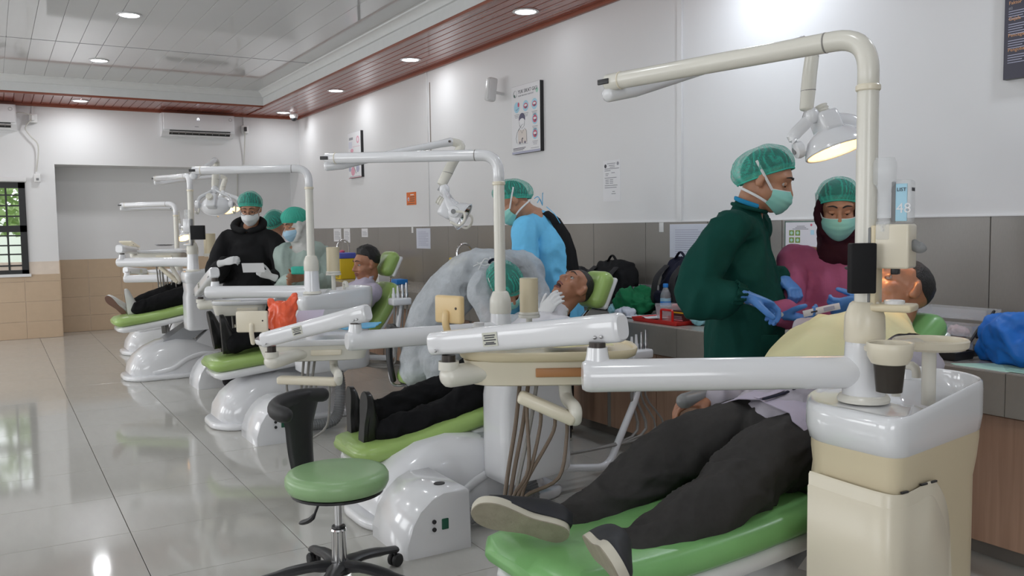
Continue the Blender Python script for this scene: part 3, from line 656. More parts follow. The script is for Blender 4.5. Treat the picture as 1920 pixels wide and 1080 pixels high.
def dental_unit(u):
    px, py = u['pole']; yc = u['yc']; zb = u['zb']; zt = u['zt']; body = u['body']; lite = u.get('lite', False)
    root = thing('dental_unit', (px, yc, 0), u['label'], 'dental chair', 'dental treatment units in a row')
    plate = u.get('plate', 'white_gloss'); arm = u.get('arm', 'white_gloss'); polem = u.get('polem', 'ivory')
    # --- floor base of the chair
    x0 = u['base']; yb = u.get('basey', yc); L = 0.92
    outline = round_poly([(x0, yb - 0.14), (x0 + 0.10, yb - 0.27), (x0 + 0.75, yb - 0.27), (x0 + L + 0.12, yb - 0.20), (x0 + L + 0.12, yb + 0.20), (x0 + 0.75, yb + 0.27), (x0 + 0.10, yb + 0.27), (x0, yb + 0.14)], 0.10)
    bs = MB().prism(outline, 0.0, 0.045, 0.018).build('floor_base', 'white_gloss', root)
    st = [(0.045, 0.16, 0.035), (0.06, 0.19, 0.11), (0.11, 0.205, 0.185), (0.19, 0.21, 0.25), (0.30, 0.21, 0.30), (0.45, 0.205, 0.325), (0.60, 0.20, 0.31), (0.75, 0.19, 0.25), (0.88, 0.17, 0.16), (0.95, 0.12, 0.06)]
    rings = []
    for dx, hw, h in st:
        q = []
        for a in np.linspace(0, math.pi, 19):
            ca, sa = math.cos(a), math.sin(a); q.append(A((x0 + dx + 0.05 * (1 - sa ** 0.6) * (1 if dx < 0.2 else 0), yb + hw * np.sign(ca) * abs(ca) ** 0.45 * (1 + 0.10 * (1 - sa)), 0.03 + h * sa ** 0.62)))
        rings.append(q)
    sh = MB().loft(rings, cap=True).build('base_cover', 'white_gloss', root, 60)
    # raised swoosh along the side of the cover
    sw = [(x0 + 0.24, yb - 0.222, 0.062), (x0 + 0.40, yb - 0.226, 0.09), (x0 + 0.52, yb - 0.222, 0.16), (x0 + 0.66, yb - 0.214, 0.20), (x0 + 0.80, yb - 0.206, 0.19)]
    MB().tube(spline(sw, 5), 0.022, 10, hint=(0, 0, 1), r2=0.012, ends=1).build('side_ridge', 'white_gloss', sh)
    # lift column
    sx, sz = u['lift']
    MB().loft([[A((x, yb + s * w_, z)) for x, s, z in ((xa - 0.12, -1, za), (xa + 0.12, -1, za), (xa + 0.12, 1, za), (xa - 0.12, 1, za))] for xa, za, w_ in ((x0 + 0.42, 0.30, 0.13), (sx, sz, 0.12))]).build('lift_arm', 'lift_grey', root, 30)
    MB().loft([[A((x, yb + s * w_, z)) for x, s, z in ((xa - 0.10, -1, za), (xa + 0.17, -1, za), (xa + 0.17, 1, za), (xa - 0.10, 1, za))] for xa, za, w_ in ((x0 + 0.60, 0.2, 0.15), (sx + 0.2, sz, 0.14))]).build('lift_cover', 'lift_maroon' if u.get('maroon') else 'white_gloss', root, 30)
    # --- junction box on the floor
    if u.get('box') is not None:
        bx, by = u['box']; bw, bd, bh = 0.30, 0.36, 0.255; rings = []
        for yy in (by, by + 0.012, by + bd - 0.012, by + bd):
            ins = 0.01 if yy in (by, by + bd) else 0.0
            pr = [(0.0 + ins, 0.0), (0.0 + ins, 0.05), (0.025 + ins, 0.13), (0.07, 0.195 - ins), (0.12, 0.235 - ins), (0.17, bh - ins), (bw - 0.03, bh - ins), (bw - 0.006 - ins, bh - 0.02 - ins), (bw - ins, 0.0)]
            rings.append([A((bx + a, yy, z)) for a, z in pr])
        jb = MB().loft(rings).build('junction_box', 'white_gloss', root, 50)
        for dz in (0.105, 0.125 + 0.012): MB().lathe([(0.0, 0), (0.009, 0), (0.009, 0.006), (0.0, 0.007)], (bx + 0.125, by - 0.001, dz), (0, -1, 0), 12).build('socket_knob', 'black_plastic', jb)
        MB().rbox((bx + 0.16, by - 0.005, 0.098), (bx + 0.19, by + 0.004, 0.142), 0.003).build('switch', 'indicator_green', jb)
        MB().lathe([(0.0, 0), (0.02, 0), (0.02, 0.004), (0.014, 0.004), (0.0, 0.003)], (bx + 0.2, by + 0.1, bh), (0, 0, 1), 16, sx=1.2).build('foot_button', 'black_plastic', jb)
    # --- chair
    cm = u.get('cush', 'green_vinyl')
    cushion(u['seat'], [0.40, 0.46, 0.50, 0.52], 0.075, yc).build('seat_cushion', cm, root, 60)
    cushion([(x + 0.03, z) for x, z in u['seat']], [0.37, 0.43, 0.47, 0.49], 0.055, yc, 0.012, drop=0.076).build('seat_pan', 'white_gloss', root, 60)
    cushion(u['back'], [0.50, 0.50, 0.46, 0.34], 0.08, yc).build('backrest', cm, root, 60)
    cushion([(x + 0.012, z) for x, z in u['back']], [0.46, 0.46, 0.42, 0.3], 0.05, yc, 0.012, drop=0.084).build('backrest_shell', 'white_gloss', root, 60)
    h0, h1 = A(u['head'][0]), A(u['head'][1])     # headrest lower and upper ends (x,z)
    d = nrm(h1 - h0); nn = A((-d[1], d[0])); hc = (h0 + h1) / 2; hl = np.linalg.norm(h1 - h0)
    R = np.stack([A((d[0], 0, d[1])), A((0, 1.0, 0)), A((-d[1], 0, d[0]))], 1)
    hr = MB().rbox((hc[0] - hl / 2, yc - 0.10, hc[1] - 0.05), (hc[0] + hl / 2, yc + 0.10, hc[1] + 0.05), 0.049, R, (hc[0], yc, hc[1]), 5).build('headrest', cm, root, 60)
    MB().rbox((hc[0] - hl / 2 + 0.012, yc - 0.09, hc[1] - 0.064), (hc[0] + hl / 2 - 0.012, yc + 0.09, hc[1] - 0.035), 0.016, R, (hc[0], yc, hc[1]), 3).build('headrest_shell', 'white_gloss', hr)
    bt = u['back'][-1]
    MB().tube([(hc[0] - nn[0] * 0.05, yc, hc[1] - nn[1] * 0.05), (bt[0] - nn[0] * 0.05 - d[0] * 0.06, yc, bt[1] - nn[1] * 0.05 - d[1] * 0.06)], 0.018, 10, hint=(0, 1, 0), r2=0.007).build('headrest_bar', 'chrome', root)
    for s in u.get('armrests', ()):
        a = u['seat'][-1]; yy = yc + s * 0.36; a = (a[0] + 0.22, a[1] + 0.10)
        MB().tube(bend([(a[0] - 0.02, yc + s * 0.24, a[1] - 0.08), (a[0], yy, a[1] - 0.05), (a[0] - 0.02, yy, a[1] + 0.10), A(u['armtip'])], 0.04), [0.016] * 14 + [0.026] * 2, 12, ends=1).build('armrest', 'grey_plastic', root)
    # --- spittoon: body, basin, post
    ox0, ox1, oy0, oy1 = u.get('bodybox', (-0.12, 0.42, -0.18, 0.17))
    pl = round_poly([(px + ox0, py + 0.06), (px + ox0 + 0.005, py + oy0), (px + ox1 - 0.07, py + oy0 + 0.075), (px + ox1, py + 0.0), (px + ox1 - 0.03, py + oy1), (px + ox0 + 0.13, py + oy1)], 0.055)
    P2 = A([p[:2] for p in pl]); cc = P2.mean(0); zlo = u.get('zlo', zb - 0.62); rings = []
    for f, z in ((0.90, zlo), (0.955, zlo + 0.012), (0.965, zlo + 0.05), (0.965, zb - 0.22), (0.975, zb - 0.17), (1.0, zb - 0.12), (1.0, zb - 0.085)):
        rings.append([A((cc[0] + (q[0] - cc[0]) * f + (0.0 if z > zb - 0.2 else -0.012), cc[1] + (q[1] - cc[1]) * f, z)) for q in P2])
    sp = MB().loft(rings).build('spittoon_body', body, root, 50)
    if u.get('panel'):
        # raised access panel round the near corner with an arched edge
        path = [A((px + ox0 - 0.014, py + 0.05)), A((px + ox0 - 0.010, py + oy0 + 0.05)), A((px + ox0 + 0.025, py + oy0 + 0.008)), A((px + ox0 + 0.09, py + oy0 + 0.012)), A((px + ox0 + 0.16, py + oy0 + 0.02)), A((px + ox0 + 0.21, py + oy0 + 0.0275)), A((px + ox0 + 0.25, py + oy0 + 0.034)), A((px + ox0 + 0.275, py + oy0 + 0.038))]
        tops = [zb - 0.17, zb - 0.175, zb - 0.18, zb - 0.178, zb - 0.172, zb - 0.2, zb - 0.27, zb - 0.44]
        for nm, off, ins, m_ in (('access_panel', 0.005, 0.0, u['panel']), ('panel_inset', 0.008, 0.03, u['panel'])):
            G = []
            pp = [p[0] if 0 else p for p in path]; k = len(pp) if ins == 0 else len(pp) - 1
            sm = spline([(q[0], q[1], t - (ins if j < 5 else ins * 1.8)) for j, (q, t) in enumerate(zip(pp[:k], tops[:k]))], 5)
            ctr = A((cc[0], cc[1]))
            for q in sm:
                dd = nrm(q[:2] - ctr) * off; G.append([A((q[0] + dd[0], q[1] + dd[1], zlo + 0.03)), A((q[0] + dd[0], q[1] + dd[1], (zlo + q[2]) / 2)), A((q[0] + dd[0], q[1] + dd[1], q[2] - 0.006)), A((q[0] + dd[0] * 0.2, q[1] + dd[1] * 0.2, q[2]))])
            MB().grid(G).build(nm, m_, sp, 60, True)
        for a_, b_ in ((2, 0.3), (3, 0.5), (4, 0.2)):
            q = path[a_] * (1 - b_) + path[a_ + 1] * b_; t = tops[a_] * (1 - b_) + tops[a_ + 1] * b_; dd = nrm(q - cc) * 0.0035
            MB().rbox((q[0] + dd[0] - 0.012, q[1] + dd[1] - 0.003, t + 0.0), (q[0] + dd[0] + 0.012, q[1] + dd[1] + 0.003, t + 0.005), 0.001).build('panel_slot', 'black_plastic', sp)
    # basin: one ceramic piece, flat platform round the post, hollow bowl at the other end
    bc = A((px + ox1 - 0.19, py + 0.005)); Q = [A(q) for q in P2]; nobowl = u.get('nobowl')
    def rim(q): return zb + 0.034 * min(1, max(0, (q[0] - px - 0.02) / 0.2)) ** 1.2
    rings = []
    for f, dz in ((0.96, -0.105), (1.02, -0.092), (1.05, -0.06)): rings.append([A((bc[0] + (q[0] - bc[0]) * f, bc[1] + (q[1] - bc[1]) * f, zb + dz)) for q in Q])
    for f, dz in ((1.05, -0.022), (1.035, -0.005), (1.005, 0.0), (0.965, -0.002)): rings.append([A((bc[0] + (q[0] - bc[0]) * f, bc[1] + (q[1] - bc[1]) * f, rim(q) + dz)) for q in Q])
    def floor_z(x, y):
        if nobowl: return zb + 0.02 if x > px + 0.09 else zb - 0.002
        t = min(1, max(0, (x - px - 0.062) / 0.035)); t = t * t * (3 - 2 * t); r = math.hypot((x - bc[0]) / 0.19, (y - bc[1]) / 0.16)
        return (zb - 0.004) * (1 - t) + t * (zb - 0.07 * max(0.0, 1 - r ** 3) - 0.004)
    for f in (0.94, 0.90, 0.84, 0.77, 0.7, 0.62, 0.54, 0.45, 0.35, 0.25, 0.15, 0.04):
        rings.append([A((x, y, floor_z(x, y))) for x, y in [bc + (q - bc) * f for q in Q]])
    bsn = MB().loft(rings).build('basin', 'porcelain', root, 50)
    MB().tube(bend([(bc[0] + 0.02, bc[1] + 0.08, zb - 0.03), (bc[0] + 0.02, bc[1] + 0.08, zb + 0.06), (bc[0] + 0.02, bc[1] + 0.02, zb + 0.06), (bc[0] + 0.02, bc[1] + 0.02, zb + 0.03)], 0.02), 0.012, 10).build('rinse_spout', 'ivory', bsn)
    o3 = (px, py, 0)
    # post that carries the instrument arm
    MB().lathe([(0.062, zb), (0.063, zb + 0.008), (0.058, zb + 0.016), (0.054, zb + 0.018)], o3, n=28).build('post_collar', 'ivory', root)
    MB().lathe([(0.052, zb + 0.012), (0.05, zb + 0.05), (0.046, zb + 0.14), (0.045, zb + 0.152), (0.0, zb + 0.153)], o3, n=28).build('arm_post', arm, root)
    MB().lathe([(0.047, zb + 0.15), (0.049, zb + 0.16), (0.048, zb + 0.20), (0.047, zb + 0.215), (0.036, zb + 0.245), (0.030, zb + 0.25), (0.0, zb + 0.25)], o3, n=28).build('post_joint', u.get('jointm', 'ivory'), root)
    # lamp pole with elbow and horizontal lamp arm
    L1 = A(u['lamp1']); d = L1 - A((px, py, zt)); d = nrm(d); e = A((px, py, zt))
    pr = 0.0254
    MB().tube([(px, py, zb + 0.24), (px, py, zt - 0.13)], pr, 20).build('lamp_pole', polem, root)
    MB().lathe([(pr + 0.0015, 0), (pr + 0.004, 0.003), (pr + 0.004, 0.013), (pr + 0.0015, 0.016)], (px, py, zt - 0.135), n=20).build('pole_ring', 'cream_light', root)
    la = MB().tube(bend([(px, py, zt - 0.12), e, L1], 0.085, 9), pr, 20, ends=0.4).build('lamp_arm', arm if not u.get('panel') else 'ivory', root)
    MB().tube([e + d * 0.105, e + d * 0.109], pr + 0.0008, 20).build('seam', 'hose_grey', la)
    MB().tube([L1 - d * 0.05, L1 - d * 0.046], pr + 0.0015, 20).build('seam', 'cream_light', la)
    side = nrm(np.cross(d, (0, 0, 1))); side = side if side @ CF < 0 else -side
    MB().rbox(L1 - A((0.02, 0.004, 0.008)), L1 + A((0.02, 0.004, 0.008)), 0.002, np.stack([d, side, A((0, 0, 1.0))], 1), L1).build('end_plate', 'black_plastic', la)
    ep = [o for o in la.children if o.name.startswith('end_plate')][-1]
    for v in ep.data.vertices: v.co = Vector(A(v.co) + side * 0.0245)
    # second lamp arm folding back under the first
    L2 = A(u['lamp2']); s0 = L1 - A((0, 0, 0.035))
    mid = s0 + (L2 - s0) * 0.12 + A((0, 0, -0.012))
    l2 = MB().tube([s0, mid, s0 + (L2 - s0) * 0.55, L2 - (L2 - s0) * 0.1, L2], [0.024, 0.019, 0.0165, 0.0175, 0.021], 16, ends=0.6).build('spring_arm', arm, root)
    MB().lathe([(0, -0.028), (0.006, -0.028), (0.007, 0.0), (0.006, 0.028), (0, 0.028)], L2, side, 10).build('pivot_pin', 'dark_ring', l2)
    J = A(u['joint']); k = (A(L2) - J)
    a1 = L2 - A((0, 0, 0.03)) * np.sign(k[2]) * 1.0; tdir = nrm(J - L2)
    elbow = L2 + nrm(L2 - s0) * 0.05 - A((0, 0, 0.03))
    pts = spline([L2, elbow, elbow * 0.55 + J * 0.45, J], 5)
    dr = MB().tube(pts, list(np.interp(np.linspace(0, 1, len(pts)), [0, 0.25, 0.5, 0.8, 1], [0.019, 0.021, 0.025, 0.026, 0.024])), 18, ends=0.3).build('drop_arm', 'ivory', root)
    q = pts[-4]; MB().tube([q, q + tdir * 0.003], 0.0268, 18).build('seam', 'hose_grey', dr)
    q = pts[-9]; MB().tube([q, q + tdir * 0.003], 0.0245, 18).build('seam', 'hose_grey', dr)
    MB().tube([J, J + tdir * 0.03 - CR * 0.012], 0.0055, 8).build('switch_lever', 'steel', dr)
    hc_ = A(u['lampc']); jj = J + nrm(hc_ - J) * 0.03
    MB().ell(jj, (0.026, 0.026, 0.03)).build('ball_joint', arm, dr)
    lamp_head(root, hc_, u['lampF'], u.get('lampS', CR), u['lit'], jj, energy=u.get('energy', 10), size=u.get('lsize', 1.0), grips=u.get('grips', True))
    # --- instrument arm
    P1 = A(u['arm1']); pz = P1[2]; st_ = A((px, py, pz)); dd = nrm(P1 - st_)
    MB().tube([st_, P1 - dd * 0.02, P1 - dd * 0.008, P1], [0.041, 0.041, 0.039, 0.034], 26).build('instrument_arm', arm, root)
    a2, b2 = A(u['arm2'][0]), A(u['arm2'][1]); ax = nrm(b2 - a2); q1 = A(u['pivR']); q2 = A(u['pivL'])
    pv = MB().lathe([(0.034, pz + 0.025), (0.028, pz + 0.05), (0.0255, pz + 0.07), (0.0, pz + 0.07)], (q1[0], q1[1], 0), n=20).build('pivot', arm, root)
    ztopR = a2[2] + ((q1 - a2) @ ax) * ax[2] - 0.03
    MB().lathe([(0.021, pz + 0.06), (0.021, max(ztopR, pz + 0.075)), (0.0, max(ztopR, pz + 0.075))], (q1[0], q1[1], 0), n=16).build('pivot_ring', 'dark_ring', pv)
    # parallelogram arm: tall rounded section, bulging end
    n = 8; P = [a2 + (b2 - a2) * t for t in np.linspace(0, 1, n)]
    hh = [0.037, 0.037, 0.0365, 0.036, 0.0355, 0.035, 0.035, 0.034]; ww = [0.034, 0.036, 0.036, 0.035, 0.034, 0.033, 0.033, 0.030]
    sec = []
    up = nrm(A((0, 0, 1.0)) - ax * ax[2]); sd = np.cross(ax, up)
    for i, p in enumerate(P):
        sec.append([p + up * (hh[i] * np.sign(math.sin(a)) * abs(math.sin(a)) ** 0.62) + sd * (ww[i] * np.sign(math.cos(a)) * abs(math.cos(a)) ** 0.62) for a in np.linspace(0, 2 * math.pi, 28, endpoint=False)])
    cap0 = [[a2 - ax * 0.012 + (q - a2) * 0.8 for q in sec[0]], [a2 - ax * 0.007 + (q - a2) * 0.93 for q in sec[0]]]
    cap1 = [[b2 + ax * 0.006 + (q - b2) * 0.94 for q in sec[-1]], [b2 + ax * 0.01 + (q - b2) * 0.82 for q in sec[-1]]]
    p2 = MB().loft(cap0 + sec + cap1).build('balance_arm', arm, root, 40)
    tow = sd if sd @ CF < 0 else -sd
    for t, dz in ((0.05, -0.018), (0.08, -0.018), (0.95, -0.02)):
        MB().ell(a2 + (b2 - a2) * t + tow * 0.036 + up * dz, 0.0048).build('screw', 'steel', p2)
    stq = a2 + (b2 - a2) * 0.62; st = MB().box(stq - A((0.026, 0.0008, 0.019)), stq + A((0.026, 0.0008, 0.019)), np.stack([ax, tow, up], 1), stq)
    st.v = [tuple(A(v) + tow * 0.0352) for v in st.v]; sk = st.build('inventory_sticker', 'sticker', p2, None)
    if not lite:
        for r_, (w_, zz) in enumerate(((0.040, 0.011), (0.034, 0.005), (0.044, -0.002), (0.030, -0.009), (0.040, -0.013))):
            q = stq + tow * 0.0364 + up * zz; MB().box(q - A((w_ / 2, 0.0004, 0.0016)), q + A((w_ / 2, 0.0004, 0.0016)), np.stack([-ax, tow, up], 1), q).build('print_line', 'ink', p2, None)
    # bracket under the far end
    zL = b2[2] - 0.03
    br = MB().lathe([(0.02, zL), (0.02, zL - 0.03), (0.0, zL - 0.03)], (q2[0], q2[1], 0), n=16).build('pivot_ring', 'dark_ring', root)
    tc = A(u['tray']); tz = tc[2]; tx = nrm(A(u.get('trayx', CR)) * A((1, 1, 0))); ty = A((-tx[1], tx[0], 0))
    zq = u.get('zbr', zL - 0.085)
    MB().lathe([(0.031, zq - 0.005), (0.03, zq + 0.02), (0.025, zL - 0.03), (0.0, zL - 0.03)], (q2[0], q2[1], 0), n=20).build('bracket_hub', 'ivory', root)
    g = A((q2[0], q2[1], zq - 0.025)); end = A((tc[0], tc[1], zq - 0.012)); bd_ = nrm(end - g)
    MB().tube([g - bd_ * 0.0, g + bd_ * 0.06, g + (end - g) * 0.6, end], [0.033, 0.033, 0.026, 0.015], 18, hint=(0, 0, 1), r2=[0.04, 0.04, 0.042, 0.05], ends=0.8).build('bracket_arm', 'ivory', root)
    # tray body and plate
    tw, td = u.get('traysize', (0.42, 0.27))
    def tp(a, b, z): return tc * A((1, 1, 0)) + tx * a + ty * b + A((0, 0, z))
    rings = []
    for f, z in ((0.74, tz - 0.105), (0.83, tz - 0.10), (0.87, tz - 0.07), (0.92, tz - 0.028)):
        rings.append([tp(tw / 2 * f * np.sign(math.cos(a)) * abs(math.cos(a)) ** 0.4, td / 2 * f * np.sign(math.sin(a)) * abs(math.sin(a)) ** 0.4, z) for a in np.linspace(0, 2 * math.pi, 32, endpoint=False)])
    MB().loft(rings).build('tray_body', u.get('traym', 'ivory'), root, 50)
    rings = []
    tw2 = tw * 1.08; off = 0.03
    for f, z in ((0.93, tz - 0.03), (1.0, tz - 0.022), (1.02, tz - 0.006), (1.015, tz), (0.975, tz), (0.965, tz - 0.008), (0.02, tz - 0.009)):
        rings.append([tp(off + tw2 / 2 * f * np.sign(math.cos(a)) * abs(math.cos(a)) ** 0.55, td / 2 * 1.05 * f * np.sign(math.sin(a)) * abs(math.sin(a)) ** 0.55, z) for a in np.linspace(0, 2 * math.pi, 40, endpoint=False)])
    tr = MB().loft(rings).build('tray', u.get('platem', 'white_gloss'), root, 50)
    MB().rbox(tp(0.06, -td / 2 * 0.90, tz - 0.062) - A((0.07, 0.006, 0.013)), tp(0.06, -td / 2 * 0.90, tz - 0.062) + A((0.07, 0.006, 0.013)), 0.003, np.stack([tx, ty, A((0, 0, 1.0))], 1)).build('control_strip', u.get('stripm', 'cream_light'), root)
    if u.get('viewer') is not None:
        vc = A(u['viewer']); vx, vn = nrm(u.get('viewx', CR)), None; vu = nrm(u.get('viewu', (0, 0, 1))); vn = np.cross(vx, vu)
        vw, vh = u.get('viewsize', (0.075, 0.085)); Rv = np.stack([vx, vn, vu], 1)
        fv = MB().rbox(vc - A((vw, 0.012, vh)), vc + A((vw, 0.012, vh)), 0.008, Rv).build('film_viewer', u.get('viewm', 'cream_light'), root)
        MB().tube(spline([vc - vu * (vh * 0.3) + vn * 0.016, vc - vu * (vh * 1.0) + vn * 0.018, vc - vu * (vh + 0.05)], 5), 0.011, 10, ends=1).build('viewer_stem', u.get('viewm', 'cream_light'), fv)
        MB().ell(vc + vx * (vw * 0.7) - vn * 0.012 + vu * 0.005, 0.004).ell(vc + vx * (vw * 0.7) + vn * 0.012 + vu * 0.005, 0.004).build('viewer_screw', 'dark_ring', fv)
    # handpiece holder with hoses
    h0_, h1_ = A(u['holder'][0]), A(u['holder'][1]); hd = nrm(h1_ - h0_); L = np.linalg.norm(h1_ - h0_)
    leg0 = tp(0.08, -0.02, tz - 0.10); knee = leg0 + A((0, 0, -0.055)) + tx * 0.005
    MB().tube(spline([leg0 + A((0, 0, 0.02)), knee, h1_ + hd * 0.0 + A((0, 0, 0.035)), h1_ + A((0, 0, 0.0))], 6), 0.02, 14, ends=0.8).build('holder_leg', 'ivory', root)
    hn = nrm(np.cross(hd, (0, 0, 1.0))); R = np.stack([hd, hn, np.cross(hd, hn)], 1); hc2 = (h0_ + h1_) / 2
    hb = MB().rbox(hc2 - A((L / 2, 0.028, 0.018)), hc2 + A((L / 2, 0.028, 0.018)), 0.012, R).build('handpiece_holder', 'cream_light', root)
    nh = u.get('nh', 4); zf = u.get('zhose', 0.25)
    for i in range(nh):
        s = h0_ + (h1_ - h0_) * (0.15 + 0.7 * i / max(1, nh - 1)); jx = (i - (nh - 1) / 2)
        bot = A(u['hosebot']) + tx * (0.012 * jx); mid = (s + bot) / 2 + tx * (0.035 * math.sin(2.4 * i + 0.7)) - A((0, 0, 0.04))
        MB().tube(spline([s, s + A((0, 0, -0.06)), mid, bot + A((0, 0, 0.05)), bot], 5), 0.0055, 8).build('hose', u.get('hosem', 'hose_brown'), root)
        MB().tube([s + A((0, 0, 0.015)), s + A((0, 0, -0.02))], [0.008, 0.0062], 8).build('hose_nut', 'steel', hb)
    for i in range(u.get('nv', 3)):
        s = tp(-0.055 + 0.026 * i, -0.03, tz - 0.10); bot = A(u['hosebot']) + tx * (-0.05 + 0.014 * i)
        MB().tube(spline([s, s * 0.66 + bot * 0.34 + tx * 0.004, s * 0.3 + bot * 0.7, bot], 5), 0.0065, 8).build('hose', u.get('hosem', 'hose_brown') if i != 2 else 'hose_grey', root)
    # assistant arm (white bent tube behind, with suction holder)
    if u.get('assist') is not None:
        g = [A(p) for p in u['assist']]
        MB().tube(bend(g, 0.07, 6), 0.019, 14, ends=0.6).build('assistant_arm', arm, root)
        e = g[-1]; ho = MB().rbox(e + A((-0.07, -0.045, 0.0)), e + A((0.07, 0.045, 0.05)), 0.012).build('suction_holder', arm, root)
        for i, dx in enumerate((-0.045, -0.015, 0.02, 0.05)):
            MB().lathe([(0.012, 0.05), (0.013, 0.075), (0.009, 0.085), (0.006, 0.12 + 0.01 * i), (0, 0.12 + 0.01 * i)], (e[0] + dx, e[1], e[2]), n=12).build('suction_tip', 'white_gloss' if i < 2 else 'steel', ho)
            b_ = e + A((dx, -0.01, 0)); MB().tube(spline([b_, b_ + A((-0.01, 0, -0.2)), b_ + A((-0.05 + 0.03 * i, -0.05, -0.40)), (px + 0.25, py + 0.1, max(0.12, zlo + 0.02))], 5), 0.008 if i < 2 else 0.0055, 8).build('suction_hose', 'hose_grey', root)
    # floor umbilical (ribbed)
    if u.get('umb') is not None:
        pts = spline([A(p) for p in u['umb']], 26); rr = [0.034 + 0.0035 * (i % 2) for i in range(len(pts))]
        MB().tube(pts, rr, 14).build('ribbed_duct', 'grey_plastic', root, 20)
    return root

def V(*a): return A(a, float)
U1 = dict(label='nearest dental unit with cream spittoon column and green chair in the right foreground', pole=(1.861, 1.404), yc=1.86, zb=0.865, zt=1.767, body='cream_plastic', panel='cream_light',
    base=1.35, lift=(2.05, 0.42), seat=[(1.10, 0.475), (1.40, 0.478), (1.70, 0.50), (2.02, 0.535)], back=[(2.03, 0.56), (2.22, 0.65), (2.40, 0.76), (2.55, 0.85)], head=((2.63, 0.865), (2.79, 0.975)), cush='green_vinyl_bright', armrests=(1,), armtip=ony(1282, 752, 2.20),
    lamp1=at(1140, 155, 2.65), lamp2=at(1506, 78, 3.1), joint=at(1512, 205, 3.12), lampc=at(1562, 262, 3.12), lampF=nrm(A((2.66, 1.86, 1.05)) - at(1562, 262, 3.12)), lit=True, energy=14, lsize=1.12, grips=False,
    arm1=at(1092, 705, 2.17), arm2=(at(1160, 614, 2.17), at(816, 644, 2.56)), pivR=at(1120, 650, 2.18), pivL=at(841, 660, 2.53), zbr=at(841, 690, 2.53)[2], tray=at(1008, 648, 2.66), trayx=CR, traysize=(0.49, 0.29),
    traym='cream_light', platem='cream_plastic', stripm='panel_brown', viewer=at(843, 580, 2.62), viewx=nrm(CR * 0.75 - CF * 0.66), viewm='cream_yellowed', viewsize=(0.055, 0.042),
    holder=(at(972, 742, 2.55), at(1078, 788, 2.55)), hosebot=at(975, 962, 2.5), jointm='cream_light', polem='ivory')
dental_unit(U1)
U2 = dict(label='second dental unit from the camera, white column, light blue liner on its tray', pole=(1.96, 3.39), yc=3.86, zb=0.775, zt=1.635, body='white_gloss', base=1.33, basey=3.66, lift=(2.05, 0.33), maroon=True, box=(1.345, 3.1), zlo=0.17,
    bodybox=(-0.075, 0.40, -0.165, 0.15), seat=[(1.37, 0.315), (1.62, 0.345), (1.95, 0.425), (2.2, 0.47)], back=[(2.21, 0.49), (2.36, 0.60), (2.52, 0.73), (2.66, 0.83)], head=((2.79, 0.87), (2.88, 1.06)),
    lamp1=at(612, 297, 4.1), lamp2=at(846, 266, 4.3), joint=at(828, 346, 4.3), lampc=at(858, 400, 4.28), lampF=nrm(CR * 0.86 - A((0, 0, 0.50)) - CF * 0.1), lampS=CF, lit=False,
    arm1=at(650, 640, 3.62), arm2=(at(686, 587, 3.63), at(497, 637, 3.84)), pivR=at(666, 620, 3.64), pivL=at(509, 650, 3.86), zbr=at(509, 668, 3.86)[2], tray=at(592, 630, 4.16), trayx=nrm(CR * 0.99 + CF * 0.12), traysize=(0.56, 0.30),
    traym='ivory', platem='white_gloss', viewer=at(473, 603, 4.08), viewx=CR, viewm='cream_light', viewsize=(0.074, 0.05), holder=(at(522, 712, 3.95), at(634, 716, 3.9)), hosebot=at(570, 850, 3.95), hosem='hose_grey',
    assist=[ony(1060, 878, 3.50), ony(1140, 876, 3.50), ony(1197, 735, 3.6), ony(1197, 672, 3.6)], umb=[V(2.1, 3.45, 0.18), V(2.12, 3.4, 0.05), V(1.9, 3.3, 0.05), V(1.66, 3.3, 0.06)])
dental_unit(U2)
U3 = dict(label='third dental unit from the camera, white, with upright green backrest', pole=(1.785, 5.55), yc=6.03, zb=0.895, zt=1.71, body='white_gloss', base=1.19, basey=6.03, lift=(1.9, 0.40), box=(1.32, 5.28), zlo=0.39, nobowl=True,
    seat=[(1.19, 0.455), (1.5, 0.49), (1.85, 0.53), (2.22, 0.56)], back=[(2.24, 0.58), (2.34, 0.70), (2.43, 0.83), (2.50, 0.93)], head=((2.48, 0.97), (2.565, 1.14)),
    lamp1=at(362, 320, 5.6), lamp2=at(403, 300, 6.2), joint=at(403, 350, 6.2), lampc=at(402, 383, 6.1), lampF=nrm(CF * 0.9 - A((0, 0, 0.35))), lit=False,
    arm1=at(387, 548, 5.75), arm2=(at(402, 511, 5.75), at(371, 548, 6.2)), pivR=at(403, 525, 5.76), pivL=at(376, 560, 6.15), zbr=at(376, 566, 6.15)[2], tray=at(450, 562, 6.2), trayx=nrm(CR * 0.97 + CF * 0.2), traysize=(0.40, 0.28),
    holder=(at(440, 612, 6.2), at(480, 614, 6.2)), hosebot=at(455, 690, 6.2), hosem='hose_grey', assist=[V(2.05, 5.6, 0.45), V(2.35, 5.55, 0.42), at(742, 640, 5.9), at(750, 572, 5.9)], umb=[V(1.95, 5.6, 0.40), V(1.96, 5.55, 0.25), V(1.9, 5.5, 0.06), V(1.7, 5.45, 0.05)])
dental_unit(U3)
